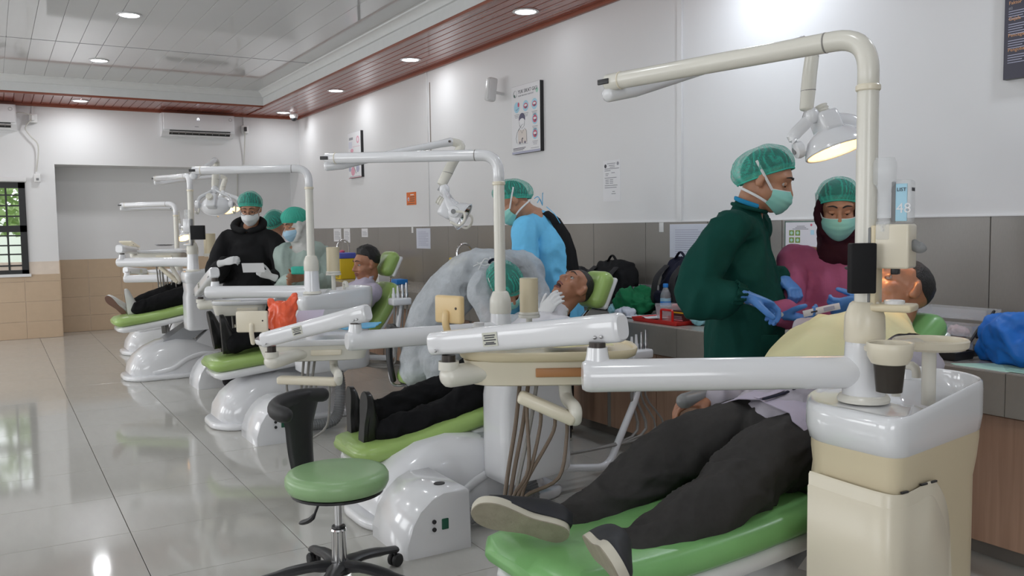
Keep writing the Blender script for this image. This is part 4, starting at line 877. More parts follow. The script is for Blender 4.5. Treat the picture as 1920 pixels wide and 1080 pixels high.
U4 = dict(label='fourth dental unit from the camera, raised green chair with white-shoed patient', pole=(1.50, 7.95), yc=8.42, zb=0.965, zt=1.795, body='white_gloss', base=0.94, basey=8.42, lift=(1.7, 0.52), box=(1.41, 7.48), zlo=0.46, lite=True,
    bodybox=(-0.09, 0.36, -0.17, 0.15), seat=[(0.88, 0.555), (1.2, 0.60), (1.55, 0.665), (1.85, 0.70)], back=[(1.86, 0.72), (2.05, 0.80), (2.22, 0.88), (2.38, 0.95)], head=((2.44, 0.97), (2.62, 1.05)),
    lamp1=at(291, 335, 8.3), lamp2=at(412, 330, 8.6), joint=at(416, 358, 8.6), lampc=at(430, 388, 8.5), lampF=nrm(CR * 0.2 - A((0, 0, 0.8)) - CF * 0.35), lit=True, energy=8,
    arm1=at(221, 492, 7.7), arm2=(at(224, 467, 7.6), at(254, 470, 8.1)), pivR=at(229, 480, 7.68), pivL=at(250, 475, 8.05), zbr=at(250, 480, 8.05)[2], tray=at(305, 468, 8.0), trayx=CR, traysize=(0.44, 0.3), viewer=at(243, 458, 8.1), viewx=CR, viewu=nrm(CR * -0.6 + A((0, 0, 0.6)) - CF * 0.6), viewsize=(0.06, 0.05),
    holder=(at(300, 500, 8.0), at(335, 530, 8.0)), hosebot=at(315, 625, 8.1), hosem='hose_grey')
dental_unit(U4)
U5 = dict(label='farthest dental unit, white, beyond the raised chair near the tiled niche', pole=(1.685, 9.75), yc=10.2, zb=0.755, zt=1.61, body='white_gloss', base=1.14, basey=10.2, lift=(1.9, 0.36), zlo=0.2, lite=True,
    seat=[(1.25, 0.36), (1.55, 0.40), (1.85, 0.45), (2.15, 0.48)], back=[(2.16, 0.50), (2.34, 0.62), (2.5, 0.75), (2.62, 0.86)], head=((2.7, 0.9), (2.85, 1.05)),
    lamp1=at(227, 385, 9.3), lamp2=at(322, 391, 9.6), joint=at(335, 420, 9.6), lampc=at(345, 443, 9.5), lampF=nrm(CR * 0.3 - A((0, 0, 0.6)) - CF * 0.5), lit=True, energy=4, lsize=0.7,  # added lit lamp head, standing in for an orange glow on a nearer dispenser
    arm1=at(233, 523, 9.2), arm2=(at(236, 507, 9.2), at(272, 509, 9.6)), pivR=at(238, 515, 9.2), pivL=at(266, 512, 9.55), zbr=at(266, 516, 9.55)[2], tray=at(318, 505, 9.4), trayx=CR, traysize=(0.44, 0.3),
    holder=(at(300, 535, 9.4), at(330, 540, 9.4)), hosebot=at(310, 600, 9.5), hosem='hose_grey')
dental_unit(U5)
# ------------------------------------------------------------------ people: library
def remesh(mb, voxel, it=3, fac=0.5):
    me = bpy.data.meshes.new('tmp'); me.from_pydata([tuple(v) for v in mb.v], [], mb.f)
    bm = bmesh.new(); bm.from_mesh(me); bmesh.ops.recalc_face_normals(bm, faces=bm.faces); bm.to_mesh(me); bm.free()
    o = bpy.data.objects.new('tmp', me); C.objects.link(o)
    m = o.modifiers.new('r', 'REMESH'); m.mode = 'VOXEL'; m.voxel_size = voxel; m.adaptivity = 0
    if it: s = o.modifiers.new('s', 'SMOOTH'); s.factor = fac; s.iterations = it
    dg = bpy.context.evaluated_depsgraph_get(); out = bpy.data.meshes.new_from_object(o.evaluated_get(dg))
    bpy.data.objects.remove(o); bpy.data.meshes.remove(me)
    out.materials.clear(); return out
def getco(me):
    n = len(me.vertices); co = np.empty(n * 3); me.vertices.foreach_get('co', co); return co.reshape(-1, 3)
def getno(me):
    n = len(me.vertices); co = np.empty(n * 3); me.vertices.foreach_get('normal', co); return co.reshape(-1, 3)
def setco(me, co): me.vertices.foreach_set('co', np.ascontiguousarray(co).ravel()); me.update()
def folds(me, amp, f1=(9, 9, 3), amp2=0.0, f2=(28, 28, 12), seed=0.0, mask=None):
    """creases: ridged noise pushed along the normals"""
    co = getco(me); no = getno(me); f1 = A(f1); f2 = A(f2); d = np.zeros(len(co))
    for i, p in enumerate(co):
        q = Vector(p * f1 + seed); q2 = q + Vector((0.6 * noise.noise(q * 0.7 + Vector((3, 1, 5))),) * 3)
        v = max(-0.6, 1 - 3.0 * abs(noise.noise(q2))); w = max(-0.6, 1 - 3.0 * abs(noise.noise(q2 * 1.9 + Vector((7, 2, 4))))); d[i] = amp * ((v - 0.3) + 0.5 * (w - 0.3))
        if amp2: d[i] += amp2 * noise.noise(Vector(p * f2 + seed * 2))
    if mask is not None: d *= mask(co)
    setco(me, co + no * d[:, None]); return me
def mesh_part(name, mb, voxel, m, parent, it=3, fold=None, ang=180):
    me = remesh(mb, voxel, it)
    off = A((0, 0, 0.0)); p = parent
    while p is not None: off = off + A(p.location); p = p.parent
    if fold: folds(me, **fold)
    setco(me, getco(me) - off)
    return finish(name, me, m, parent, ang)
def hframe(F, U):
    F = nrm(F); U = nrm(A(U, float) - F * (A(U, float) @ F)); L = np.cross(U, F); return F, U, L
def head_shapes(b, c, F, U, s=1.0, mouth=0.0, neck_to=None, neck_r=0.056):
    """skull, face, jaw, nose, brow, lips, ears and neck; c = middle of the head"""
    F, U, L = hframe(F, U); c = A(c, float); R = np.stack([L, F, U], 1)
    P = lambda l, f, u: c + (L * l + F * f + U * u) * s
    e = lambda l, f, u, r, R_=None: b.ell(P(l, f, u), A(r) * s, R if R_ is None else R @ R_, 18, 12)
    e(0, -0.012, 0.032, (0.075, 0.096, 0.086))
    e(0, 0.020, -0.030, (0.064, 0.072, 0.080))
    e(0, 0.036, 0.030, (0.062, 0.056, 0.055))
    jd = -0.018 * mouth
    e(0, 0.052, -0.088 + jd, (0.034, 0.036, 0.030)); e(0, 0.020, -0.078 + jd * 0.6, (0.052, 0.055, 0.036))
    e(0.032, 0.052, -0.030, (0.030, 0.034, 0.034)); e(-0.032, 0.052, -0.030, (0.030, 0.034, 0.034))
    b.tube([P(0, 0.086, 0.022), P(0, 0.098, -0.004), P(0, 0.109, -0.026)], A([0.008, 0.010, 0.0135]) * s, 10, ends=1)
    e(0.013, 0.093, -0.031, (0.011, 0.013, 0.009)); e(-0.013, 0.093, -0.031, (0.011, 0.013, 0.009))
    b.tube([P(-0.048, 0.066, 0.034), P(-0.022, 0.083, 0.037), P(0.022, 0.083, 0.037), P(0.048, 0.066, 0.034)], 0.0115 * s, 8, ends=1)
    b.tube([P(-0.022, 0.084, -0.056), P(0, 0.095, -0.054), P(0.022, 0.084, -0.056)], 0.0085 * s, 8, ends=1)
    b.tube([P(-0.020, 0.080, -0.069 + jd), P(0, 0.091, -0.071 + jd), P(0.020, 0.080, -0.069 + jd)], 0.0085 * s, 8, ends=1)
    for k in (-1, 1):
        Re = rotz(k * -0.45) @ rotx(-0.15)
        b.ell(P(k * 0.078, -0.012, -0.002), A((0.009, 0.021, 0.032)) * s, R @ Re, 14, 10)
        b.ell(P(k * 0.074, -0.004, -0.022), A((0.010, 0.013, 0.014)) * s, R @ Re, 10, 8)
    if neck_to is not None:
        b.tube(spline([P(0, -0.022, -0.02), P(0, -0.025, -0.085), A(neck_to)], 4), [neck_r * 0.98 * s] * 3 + [neck_r * s] * 3 + [neck_r * 1.05 * s, neck_r * 1.12 * s, neck_r * 1.25 * s], 16, ends=0.6)
    return P
def face_bits(root, c, F, U, s=1.0, look=0.0, lids=0.35, brows=True, mouth=0.0, dark=False):
    """eyes with lids, brows, lips as children of the body"""
    F, U, L = hframe(F, U); c = A(c, float); R = np.stack([L, F, U], 1)
    P = lambda l, f, u: c + (L * l + F * f + U * u) * s
    for k in (-1, 1):
        ec = P(k * 0.030, 0.0735, 0.008)
        ew = MB().ell(ec, A((0.0130, 0.0112, 0.0095)) * s, R, 14, 10).build('eye', 'eye_white', root, 180)
        MB().ell(P(k * 0.0302, 0.0822, 0.008 + look), A((0.0062, 0.0035, 0.0062)) * s, R, 10, 8).build('iris', 'iris', ew, 180)
        G = []
        for t in np.linspace(-1, 1, 9):
            row = []
            for v in np.linspace(0, 1, 4):
                a = t * 1.25; el = 1.15 - v * (1.15 - (0.75 - lids * 1.8))
                row.append(ec + (L * (0.0152 * math.sin(a) * math.cos(el * 0.6)) + F * (0.0135 * math.cos(a) * math.cos(el)) + U * (0.0118 * math.sin(el))) * s)
            G.append(row)
        MB().grid(G, 0.0012 * s).build('eyelid', 'skin_dark' if dark else 'skin', root, 180)
        if brows:
            MB().tube(spline([P(k * 0.012, 0.096, 0.034), P(k * 0.028, 0.0935, 0.041), P(k * 0.050, 0.077, 0.034)], 4), [0.0022, 0.003, 0.0034, 0.0034, 0.0034, 0.003, 0.0026, 0.002, 0.001], 6, hint=U, r2=0.0022, ends=1).build('eyebrow', 'hair', root)
    return P
def lips(root, c, F, U, s=1.0, mouth=0.0):
    F, U, L = hframe(F, U); c = A(c, float); P = lambda l, f, u: c + (L * l + F * f + U * u) * s
    jd = -0.018 * mouth
    MB().tube(spline([P(-0.023, 0.0855, -0.0575), P(-0.008, 0.1005, -0.054), P(0, 0.1012, -0.0555), P(0.008, 0.1005, -0.054), P(0.023, 0.0855, -0.0575)], 4), 0.0050 * s, 8, hint=U, r2=0.0042 * s, ends=1).build('upper_lip', 'lips', root)
    MB().tube(spline([P(-0.021, 0.083, -0.065 + jd), P(0, 0.0985, -0.070 + jd), P(0.021, 0.083, -0.065 + jd)], 5), 0.0055 * s, 8, hint=U, r2=0.0045 * s, ends=1).build('lower_lip', 'lips', root)
    if mouth > 0.2: MB().ell(P(0, 0.084, -0.062 + jd * 0.5), A((0.019, 0.013, 0.006 + 0.010 * mouth)) * s, np.stack([L, F, U], 1), 14, 10).build('open_mouth', 'mouth_dark', root)
def short_hair(root, c, F, U, s=1.0, thick=0.010, rough=0.004, m='hair', seed=0.0, body=None, top=0.0):
    """cropped hair: a displaced shell over the skull, cut along the hairline"""
    F, U, L = hframe(F, U); c = A(c, float); nu, nv = 48, 26; G = []
    bvh = BVHTree.FromPolygons([v.co for v in body.data.vertices], [tuple(p.vertices) for p in body.data.polygons]); off = A(root.location); c0 = c + (U * 0.025 - F * 0.012) * s
    for i in range(nv):
        row = []
        for j in range(nu + 1):
            a = 2 * math.pi * j / nu; cf = math.cos(a)                         # +1 at the forehead
            lim = 1.02 + (0.92 * max(0, -cf) ** 0.7) - (0.10 * max(0, cf)) - 0.02
            side = abs(math.sin(a)); lim += 0.42 * side ** 3 * (1 if cf < 0.30 else 0.3)
            th = lim * i / (nv - 1) * 1.0
            d = A((math.sin(th) * math.sin(a), math.sin(th) * math.cos(a), math.cos(th)))
            fade = min(1.0, (1 - i / (nv - 1)) * 2.6 + 0.10)
            w = L * d[0] + F * d[1] + U * d[2]; hit = bvh.ray_cast(Vector(c0 + w * 0.3 - off), Vector(-w))
            q = A(hit[0]) + off if hit[0] is not None else c0 + w * 0.09
            if np.linalg.norm(q - c0) > 0.118 * s: q = c0 + w * 0.1 * s
            n_ = noise.noise(Vector(d * 6.5) + Vector((seed, 0, 0))) * rough + noise.noise(Vector(d * 16) + Vector((seed, 0, 0))) * rough * 0.6
            row.append(q + w * ((thick + n_ + top * max(0, math.cos(th)) ** 1.5) * fade + 0.0008))
        G.append(row)
    return MB().grid(G, -0.004).build('hair', m, root, 180)
def hair_cap(root, c, F, U, s=1.0, tilt=0.55, puff=1.0, m='cap_teal', pleats=34, seed=0, drop=0.0, hair=True, back=0.02):
    """bouffant cap: gathered dome down to an elastic band"""
    F, U, L = hframe(F, U); c = A(c, float) + U * (0.032 - drop) * s - F * 0.012 * s
    ax = nrm(U * math.cos(tilt) - F * math.sin(tilt)); fw = nrm(F * math.cos(tilt) + U * math.sin(tilt))
    nu, nv = 144, 22; G = []; rim = []; pw = []
    for i in range(nv):
        t = i / (nv - 1); th = 0.03 + t * 1.74; row = []
        for j in range(nu + 1):
            a = 2 * math.pi * j / nu; cs, sn = math.cos(a), math.sin(a)
            rad = A((0.083, 0.104, 0.094)) * (1.0 + 0.10 * puff * math.sin(min(th, 1.5)) ** 2); rad = rad + A((0, back * 0.5 * max(0, -cs), 0.006 * puff))
            tight = 1 - 0.15 * max(0, (t - 0.72) / 0.28) ** 1.6
            ph = pleats * a + 4.5 * math.sin(2 * a + seed) + 3.0 * math.sin(5 * a + 2 * seed) + 2.2 * math.sin(4 * th + 3 * a) + 3.0 * noise.noise(Vector((3 * cs, 3 * sn, 3 * th + seed))); rg = (1 - abs(math.sin(ph * 0.5))) ** 1.5; pw.append(0.34 * rg * min(1, t * 2.2) + (0.3 if t > 0.9 else 0))
            pl = 1 + 0.022 * (rg - 0.3) * min(1.0, 0.1 + 1.3 * t) * (0.5 + puff * 0.5) + 0.05 * puff * noise.noise(Vector((2.2 * cs * math.sin(th), 2.2 * sn * math.sin(th), 2.0 * math.cos(th) + seed)))
            q = L * (rad[0] * math.sin(th) * sn) + fw * (rad[1] * math.sin(th) * cs) + ax * (rad[2] * math.cos(th))
            row.append(c + q * (pl * tight * s))
        G.append(row); rim = row
    o = MB().grid(G).build('surgical_cap', m, root, 180)
    o.data.attributes.new('pleat', 'FLOAT', 'POINT').data.foreach_set('value', pw)
    MB().tube([p + (p - c) * 0.004 for k, p in enumerate(rim)], [0.0030 + 0.0010 * (k % 2) for k in range(len(rim))], 6, cap=False).build('elastic_band', 'cap_band', o, 180)
    if hair:
        H = []
        for i in range(12):
            th = i / 11 * 1.58; H.append([c + (L * (0.0795 * math.sin(th) * math.sin(a)) + fw * (0.0985 * math.sin(th) * math.cos(a)) + ax * (0.0895 * math.cos(th))) * s for a in np.linspace(0, 2 * math.pi, 33)])
        MB().grid(H).build('hair', 'hair', root, 180)
    return o
def face_mask(root, c, F, U, s=1.0, m='mask_mint', duck=False, ties='head'):
    """pleated surgical mask wrapped from nose bridge to chin, with its ties"""
    F, U, L = hframe(F, U); c = A(c, float); P = lambda l, f, u: c + (L * l + F * f + U * u) * s
    nu, nv = 25, 17; G = []
    for i in range(nv):
        v = i / (nv - 1); row = []
        for j in range(nu):
            t = -1 + 2 * j / (nu - 1); a = t * 1.22
            ff = np.interp(v, [0, 0.18, 0.38, 0.62, 0.85, 1], [0.108, 0.121, 0.126, 0.119, 0.106, 0.088]) + (0.014 * math.exp(-(t / 0.35) ** 2) * math.exp(-((v - 0.3) / 0.25) ** 2) if duck else 0)
            ss = np.interp(v, [0, 0.3, 0.7, 1], [0.068, 0.075, 0.073, 0.058])
            top, bot = -0.012 - 0.012 * abs(t) ** 1.5, -0.116 + 0.034 * abs(t) ** 1.6
            u = top + (bot - top) * v
            pl = 0.0028 * (((v * 4.0) % 1.0) - 0.5) * (1 - abs(t) ** 3) if not duck else 0.0
            wob = 0.0015 * noise.noise(Vector((t * 3, v * 5, 1.3)))
            f = -0.004 + (ff + 0.004) * math.cos(a) ** 0.8 + pl + wob; l = ss * math.sin(a)
            row.append(P(l, f, u))
        G.append(row)
    o = MB().grid(G, 0.0014).build('face_mask', m, root, 60)
    G = A(G)
    edge = MB(); edge.tube(list(G[0]), 0.0022 * s, 6, ends=1); edge.build('nose_strip', 'mask_white', o)
    for k, j in ((1, -1), (-1, 0)):
        a, b_ = G[1][j], G[-2][j]
        if ties == 'head':
            MB().tube(spline([a, P(k * 0.089, -0.005, 0.020), P(k * 0.094, -0.05, 0.060)], 5), 0.0052 * s, 6, hint=U, r2=0.0016).build('mask_tie', 'mask_white', o)
            MB().tube(spline([b_, P(k * 0.074, -0.010, -0.068), P(k * 0.050, -0.085, -0.060)], 5), 0.0052 * s, 6, hint=U, r2=0.0016).build('mask_tie', 'mask_white', o)
        else:
            MB().tube(spline([a, P(k * 0.080, 0.004, 0.012), P(k * 0.089, -0.028, 0.004), P(k * 0.080, 0.0, -0.036), b_], 5), 0.0016 * s, 6).build('ear_loop', 'mask_white', o)
    return o
def hand_shapes(b, w, d, n, tside, s=1.0, curl=0.5, spread=0.12, thumb=0.5, r=1.0, cuff=0.0, curls=None):
    """palm, four fingers with three bends each, thumb from the side of the palm.
    w wrist, d towards the fingers, n out of the palm, tside towards the thumb"""
    d = nrm(d); n = nrm(A(n, float) - d * (A(n, float) @ d)); t = np.cross(n, d); t = t if t @ A(tside, float) > 0 else -t; w = A(w, float)
    P = lambda a, x, z: w + (d * a + t * x + n * z) * s
    if cuff: b.tube([w - d * cuff, w - d * cuff * 0.4, w, P(0.02, 0, 0)], [0.033 * s * r, 0.030 * s * r, 0.027 * s * r, 0.028 * s * r], 12, hint=t, r2=[0.027 * s * r, 0.024 * s * r, 0.020 * s * r, 0.018 * s * r], ends=0.4)
    b.tube([P(-0.01, 0, 0), P(0.025, 0.002, 0), P(0.06, 0.002, 0.001), P(0.088, 0.0, 0.0)], A([0.026, 0.036, 0.041, 0.039]) * s * r, 14, hint=t, r2=A([0.018, 0.0155, 0.0145, 0.012]) * s * r, ends=0.7)
    b.ell(P(0.035, 0.026, 0.010), A((0.026, 0.018, 0.014)) * s * r, np.stack([d, t, n], 1), 12, 8)
    for k, (x, L, rr) in enumerate(((0.030, 0.072, 0.0088), (0.0105, 0.080, 0.0092), (-0.0095, 0.074, 0.0088), (-0.028, 0.058, 0.0078))):
        cu = curl if curls is None else curls[k]
        p = P(0.088, x, 0); ang = 0.15 + cu * 0.4; fan = spread * (x / 0.03); pts = [P(0.072, x * 0.95, 0), p]; q = p
        for seg, add in ((0.45, 0), (0.31, cu * 1.15), (0.24, cu * 0.7)):
            ang += add; dir_ = nrm((d * math.cos(ang) + n * math.sin(ang)) + t * fan * math.cos(ang)); q = q + dir_ * (L * seg * s); pts.append(q)
        b.tube(pts, A([rr, rr * 1.03, rr * 0.97, rr * 0.92, rr * 0.8]) * s * r, 10, ends=1)
    a1 = nrm(d * (0.55 + 0.15 * thumb) + t * (0.85 - 0.45 * thumb) + n * (0.25 + 0.45 * thumb)); a2 = nrm(a1 * 0.75 + d * 0.45 + n * 0.15 * thumb)
    p0 = P(0.020, 0.026, 0.006); p1 = p0 + a1 * 0.040 * s; p2 = p1 + a2 * 0.030 * s; p3 = p2 + nrm(a2 + d * 0.2) * 0.022 * s
    b.tube([p0, p1, p2, p3], A([0.0135, 0.0105, 0.0098, 0.0078]) * s * r, 10, ends=1)
def limb(b, pts, rad, flat=1.0, hint=None, n=16, per=5):
    P = spline(pts, per); r = np.interp(np.linspace(0, len(pts) - 1, len(P)), range(len(pts)), rad)
    b.tube(P, list(r), n, hint=hint, r2=list(r * flat), ends=0.8)
def torso(b, pts, side, ra, rb, per=5, ends=0.7, n=24):
    P = spline(pts, per); x = np.linspace(0, len(pts) - 1, len(P)); k = range(len(pts))
    b.tube(P, list(np.interp(x, k, ra)), n, hint=side, r2=list(np.interp(x, k, rb)), ends=ends)
def shoe(root, heel, toe, up, m='shoe_black', sole='black_rubber', L=0.27, w=0.048, edge='sole_cream', name='shoe'):
    """low shoe: sole slab with a shaped outline, upper lofted over it. heel/toe: ends of the sole; up: away from the sole"""
    h = A(heel, float); d = nrm(A(toe, float) - h); up = nrm(A(up, float) - d * (A(up, float) @ d)); s = np.cross(d, up)
    out = [(0.0, 0.0), (0.015, 0.026), (0.05, 0.033), (0.11, 0.030), (0.16, 0.039), (0.205, 0.046), (0.24, 0.040), (0.262, 0.024), (0.27, 0.004)]
    k = L / 0.27; prof = [(a, x * w / 0.048) for a, x in out] + [(a, -x * w / 0.048 * 0.94) for a, x in out[::-1][1:-1]]
    poly = [h + d * (a * k) + s * x for a, x in prof]; poly = smooth_poly(poly, 3)
    so = MB().loft([[p - up * 0.0 for p in poly], [p + up * 0.004 for p in poly]]).build(name, sole, root, 40)
    MB().loft([[p + up * 0.003 + (p - (h + d * L * 0.5)) * 0.01 for p in poly], [p + up * 0.022 + (p - (h + d * L * 0.5)) * 0.012 for p in poly], [p + up * 0.025 for p in poly]]).build('sole_edge', edge, so, 40)
    st = [(0.0, 0.024, 0.075, 0.012), (0.03, 0.034, 0.088, 0.0), (0.075, 0.034, 0.092, 0), (0.12, 0.033, 0.085, 0), (0.16, 0.038, 0.070, 0), (0.20, 0.043, 0.055, 0), (0.235, 0.038, 0.044, 0), (0.258, 0.024, 0.034, 0), (0.268, 0.010, 0.026, 0)]
    rings = []
    for a, hw, ht, _ in st:
        rings.append([h + d * (a * k) + s * (hw * w / 0.048 * np.sign(math.cos(t)) * abs(math.cos(t)) ** 0.8) + up * (0.02 + (ht - 0.02) * math.sin(t) ** 0.9) for t in np.linspace(0, math.pi, 15)])
    MB().loft(rings).build('upper', m, so, 70)
    return so
# ------------------------------------------------------------------ people
Z = A((0, 0, 1.0))
def inner_body(root, b, skin, voxel=0.006): return mesh_part('body', b, voxel, skin, root, 3)
def std_legs(b, hips, ank, r=(0.075, 0.055, 0.042)):
    for (h, a) in zip(hips, ank):
        kn = (A(h) + A(a)) / 2; limb(b, [h, kn, a], r)
# ---- A: man in the dark green gown
def person_green():
    F = nrm(CR * 0.88 - CF * 0.40); S = np.cross(Z, F)                     # S = his left
    hc = at(1437, 338, 3.50); Fh = nrm(F * 0.93 - Z * 0.36); Uh = nrm(Z * 0.93 + F * 0.36)
    pel = at(1395, 690, 3.55); root = thing('person', (pel[0], pel[1], 0), 'person in dark green surgical gown and teal cap, holding a mouth mirror in blue gloves', 'person')
    neck = at(1399, 400, 3.52); shR = neck - S * 0.175 - Z * 0.06 - F * 0.025; shL = neck + S * 0.175 - Z * 0.06 - F * 0.025
    elR = at(1312, 553, 3.32); wrR = at(1396, 556, 3.22); elL = shL - Z * 0.29 + F * 0.05; wrL = at(1470, 522, 3.55)
    b = MB(); head_shapes(b, hc, Fh, Uh, 1.0, neck_to=neck - Z * 0.02)
    torso(b, [neck - Z * 0.03, neck - Z * 0.2, neck - Z * 0.42, A((pel[0], pel[1], 0.86))], S, [0.075, 0.12, 0.11, 0.12], [0.05, 0.07, 0.07, 0.08])
    for sh, el, wr in ((shR, elR, wrR), (shL, elL, wrL)): limb(b, [neck - Z * 0.06, sh, el, wr], [0.045, 0.042, 0.036, 0.027])
    dR = nrm(at(1468, 583, 3.25) - wrR); dL = nrm(at(1500, 556, 3.45) - wrL)
    hand_shapes(b, wrR, dR, nrm(-CF * 0.2 - Z * 0.9), CF * -1 + Z * 0.3, 1.06, 0.72, 0.05, 0.8, r=0.75); hand_shapes(b, wrL, dL, nrm(-Z - CF * 0.3), -CF + CR * 0.3, 0.96, 0.95, 0.04, 0.9, r=0.72)
    hips = [A((pel[0], pel[1], 0.86)) + S * k for k in (-0.09, 0.09)]; an = [A((pel[0], pel[1], 0.09)) + S * k for k in (-0.11, 0.11)]
    std_legs(b, hips, an); inner_body(root, b, 'skin')
    face_bits(root, hc, Fh, Uh, 1.0, look=-0.005, lids=0.68)
    hair_cap(root, hc, Fh, Uh, 1.05, tilt=0.66, puff=1.15, seed=1, pleats=22, back=0.05)
    face_mask(root, hc, Fh, Uh, 1.0)
    g = MB(); base = A((pel[0], pel[1], 0))
    torso(g, [neck + Z * 0.022 + F * 0.01, neck - Z * 0.045 - F * 0.01, neck - Z * 0.20 - F * 0.015, neck - Z * 0.38 + F * 0.01, at(1397, 610, 3.53), A((pel[0], pel[1], 0.72)), base + Z * 0.46], S,
          [0.064, 0.125, 0.18, 0.19, 0.195, 0.21, 0.23], [0.06, 0.08, 0.125, 0.142, 0.15, 0.155, 0.165])
    limb(g, [neck - Z * 0.07 - S * 0.08, shR, (shR + elR) / 2 - CR * 0.035, elR - Z * 0.01 - CR * 0.02, elR * 0.5 + wrR * 0.5 - Z * 0.012, wrR - dR * 0.035], [0.075, 0.074, 0.076, 0.08, 0.075, 0.046])
    limb(g, [neck - Z * 0.07 + S * 0.08, shL, (shL + elL) / 2, elL, (elL + wrL) / 2, wrL - dL * 0.02], [0.09, 0.09, 0.08, 0.072, 0.062, 0.042])
    go = mesh_part('gown', g, 0.011, 'gown_green', root, 5, dict(amp=0.010, f1=(7, 7, 2.6), amp2=0.003, f2=(22, 22, 14), seed=4.0))
    # neckband, pocket, gathered cuff
    MB().tube([neck + Z * 0.022 + F * 0.012 + (F * (0.066 * math.cos(a)) + S * (0.068 * math.sin(a))) + Z * (-0.018 * math.cos(a)) for a in np.linspace(0, 2 * math.pi, 33)], 0.008, 8, cap=False).build('neckband', 'gown_green', go)
    pk = at(1432, 652, 3.36); MB().rbox(pk - A((0.055, 0.004, 0.05)), pk + A((0.055, 0.004, 0.05)), 0.003, np.stack([CR, CF, Z], 1)).build('pocket', 'gown_green', go)
    G = []
    for k in range(5):
        p = wrR - dR * (0.05 - 0.011 * k); u = nrm(np.cross(dR, Z)); w = np.cross(dR, u); G.append([p + (u * math.cos(a) + w * math.sin(a)) * (0.045 - 0.002 * k + 0.005 * math.sin(11 * a + k)) for a in np.linspace(0, 2 * math.pi, 60)])
    MB().grid(G, 0.002).build('cuff', 'gown_green', go, 180)
    MB().tube([neck + Z * 0.036 + F * 0.016 + (F * (0.060 * math.cos(a)) + S * (0.062 * math.sin(a))) + Z * (0.004 - 0.022 * math.cos(a)) for a in np.linspace(0.9, 2 * math.pi - 0.9, 25)], 0.009, 8, hint=Z, r2=0.004, ends=1).build('shirt_collar', 'undershirt_blue', root)
    gl = MB(); hand_shapes(gl, wrR, dR, nrm(-CF * 0.2 - Z * 0.9), CF * -1 + Z * 0.3, 1.08, 0.72, 0.05, 0.8, 1.2, 0.028); mesh_part('glove', gl, 0.0042, 'glove_blue', root, 2)
    gl = MB(); hand_shapes(gl, wrL, dL, nrm(-Z - CF * 0.3), -CF + CR * 0.3, 0.96, 0.95, 0.04, 0.9, 1.08, 0.05); mesh_part('glove', gl, 0.0042, 'glove_blue', root, 2)
    t = MB(); std_legs(t, hips, [A((a[0], a[1], 0.10)) for a in an], (0.10, 0.085, 0.075)); mesh_part('trousers', t, 0.014, 'trousers_black', root, 3)
    for a in an: shoe(root, A((a[0], a[1], 0)) - F * 0.07, A((a[0], a[1], 0)) + F * 0.2, Z)
    # mouth mirror held in the right hand: a thing of its own
    m0 = wrR + dR * 0.10 - Z * 0.02
    mm = thing('mouth_mirror', m0, 'steel dental mirror pinched in the green-gowned person\'s blue glove', 'dental tool')
    MB().tube([m0 - dR * 0.14 - CF * 0.01, m0 + dR * 0.02], 0.0028, 8, ends=1).build('handle', 'chrome', mm)
    e = m0 + dR * 0.045; MB().lathe([(0, -0.002), (0.0125, -0.002), (0.0125, 0.002), (0, 0.002)], e, nrm(-CF + Z * 0.7), 16, sx=1.5, hint=CR).build('mirror', 'chrome', mm)
person_green()
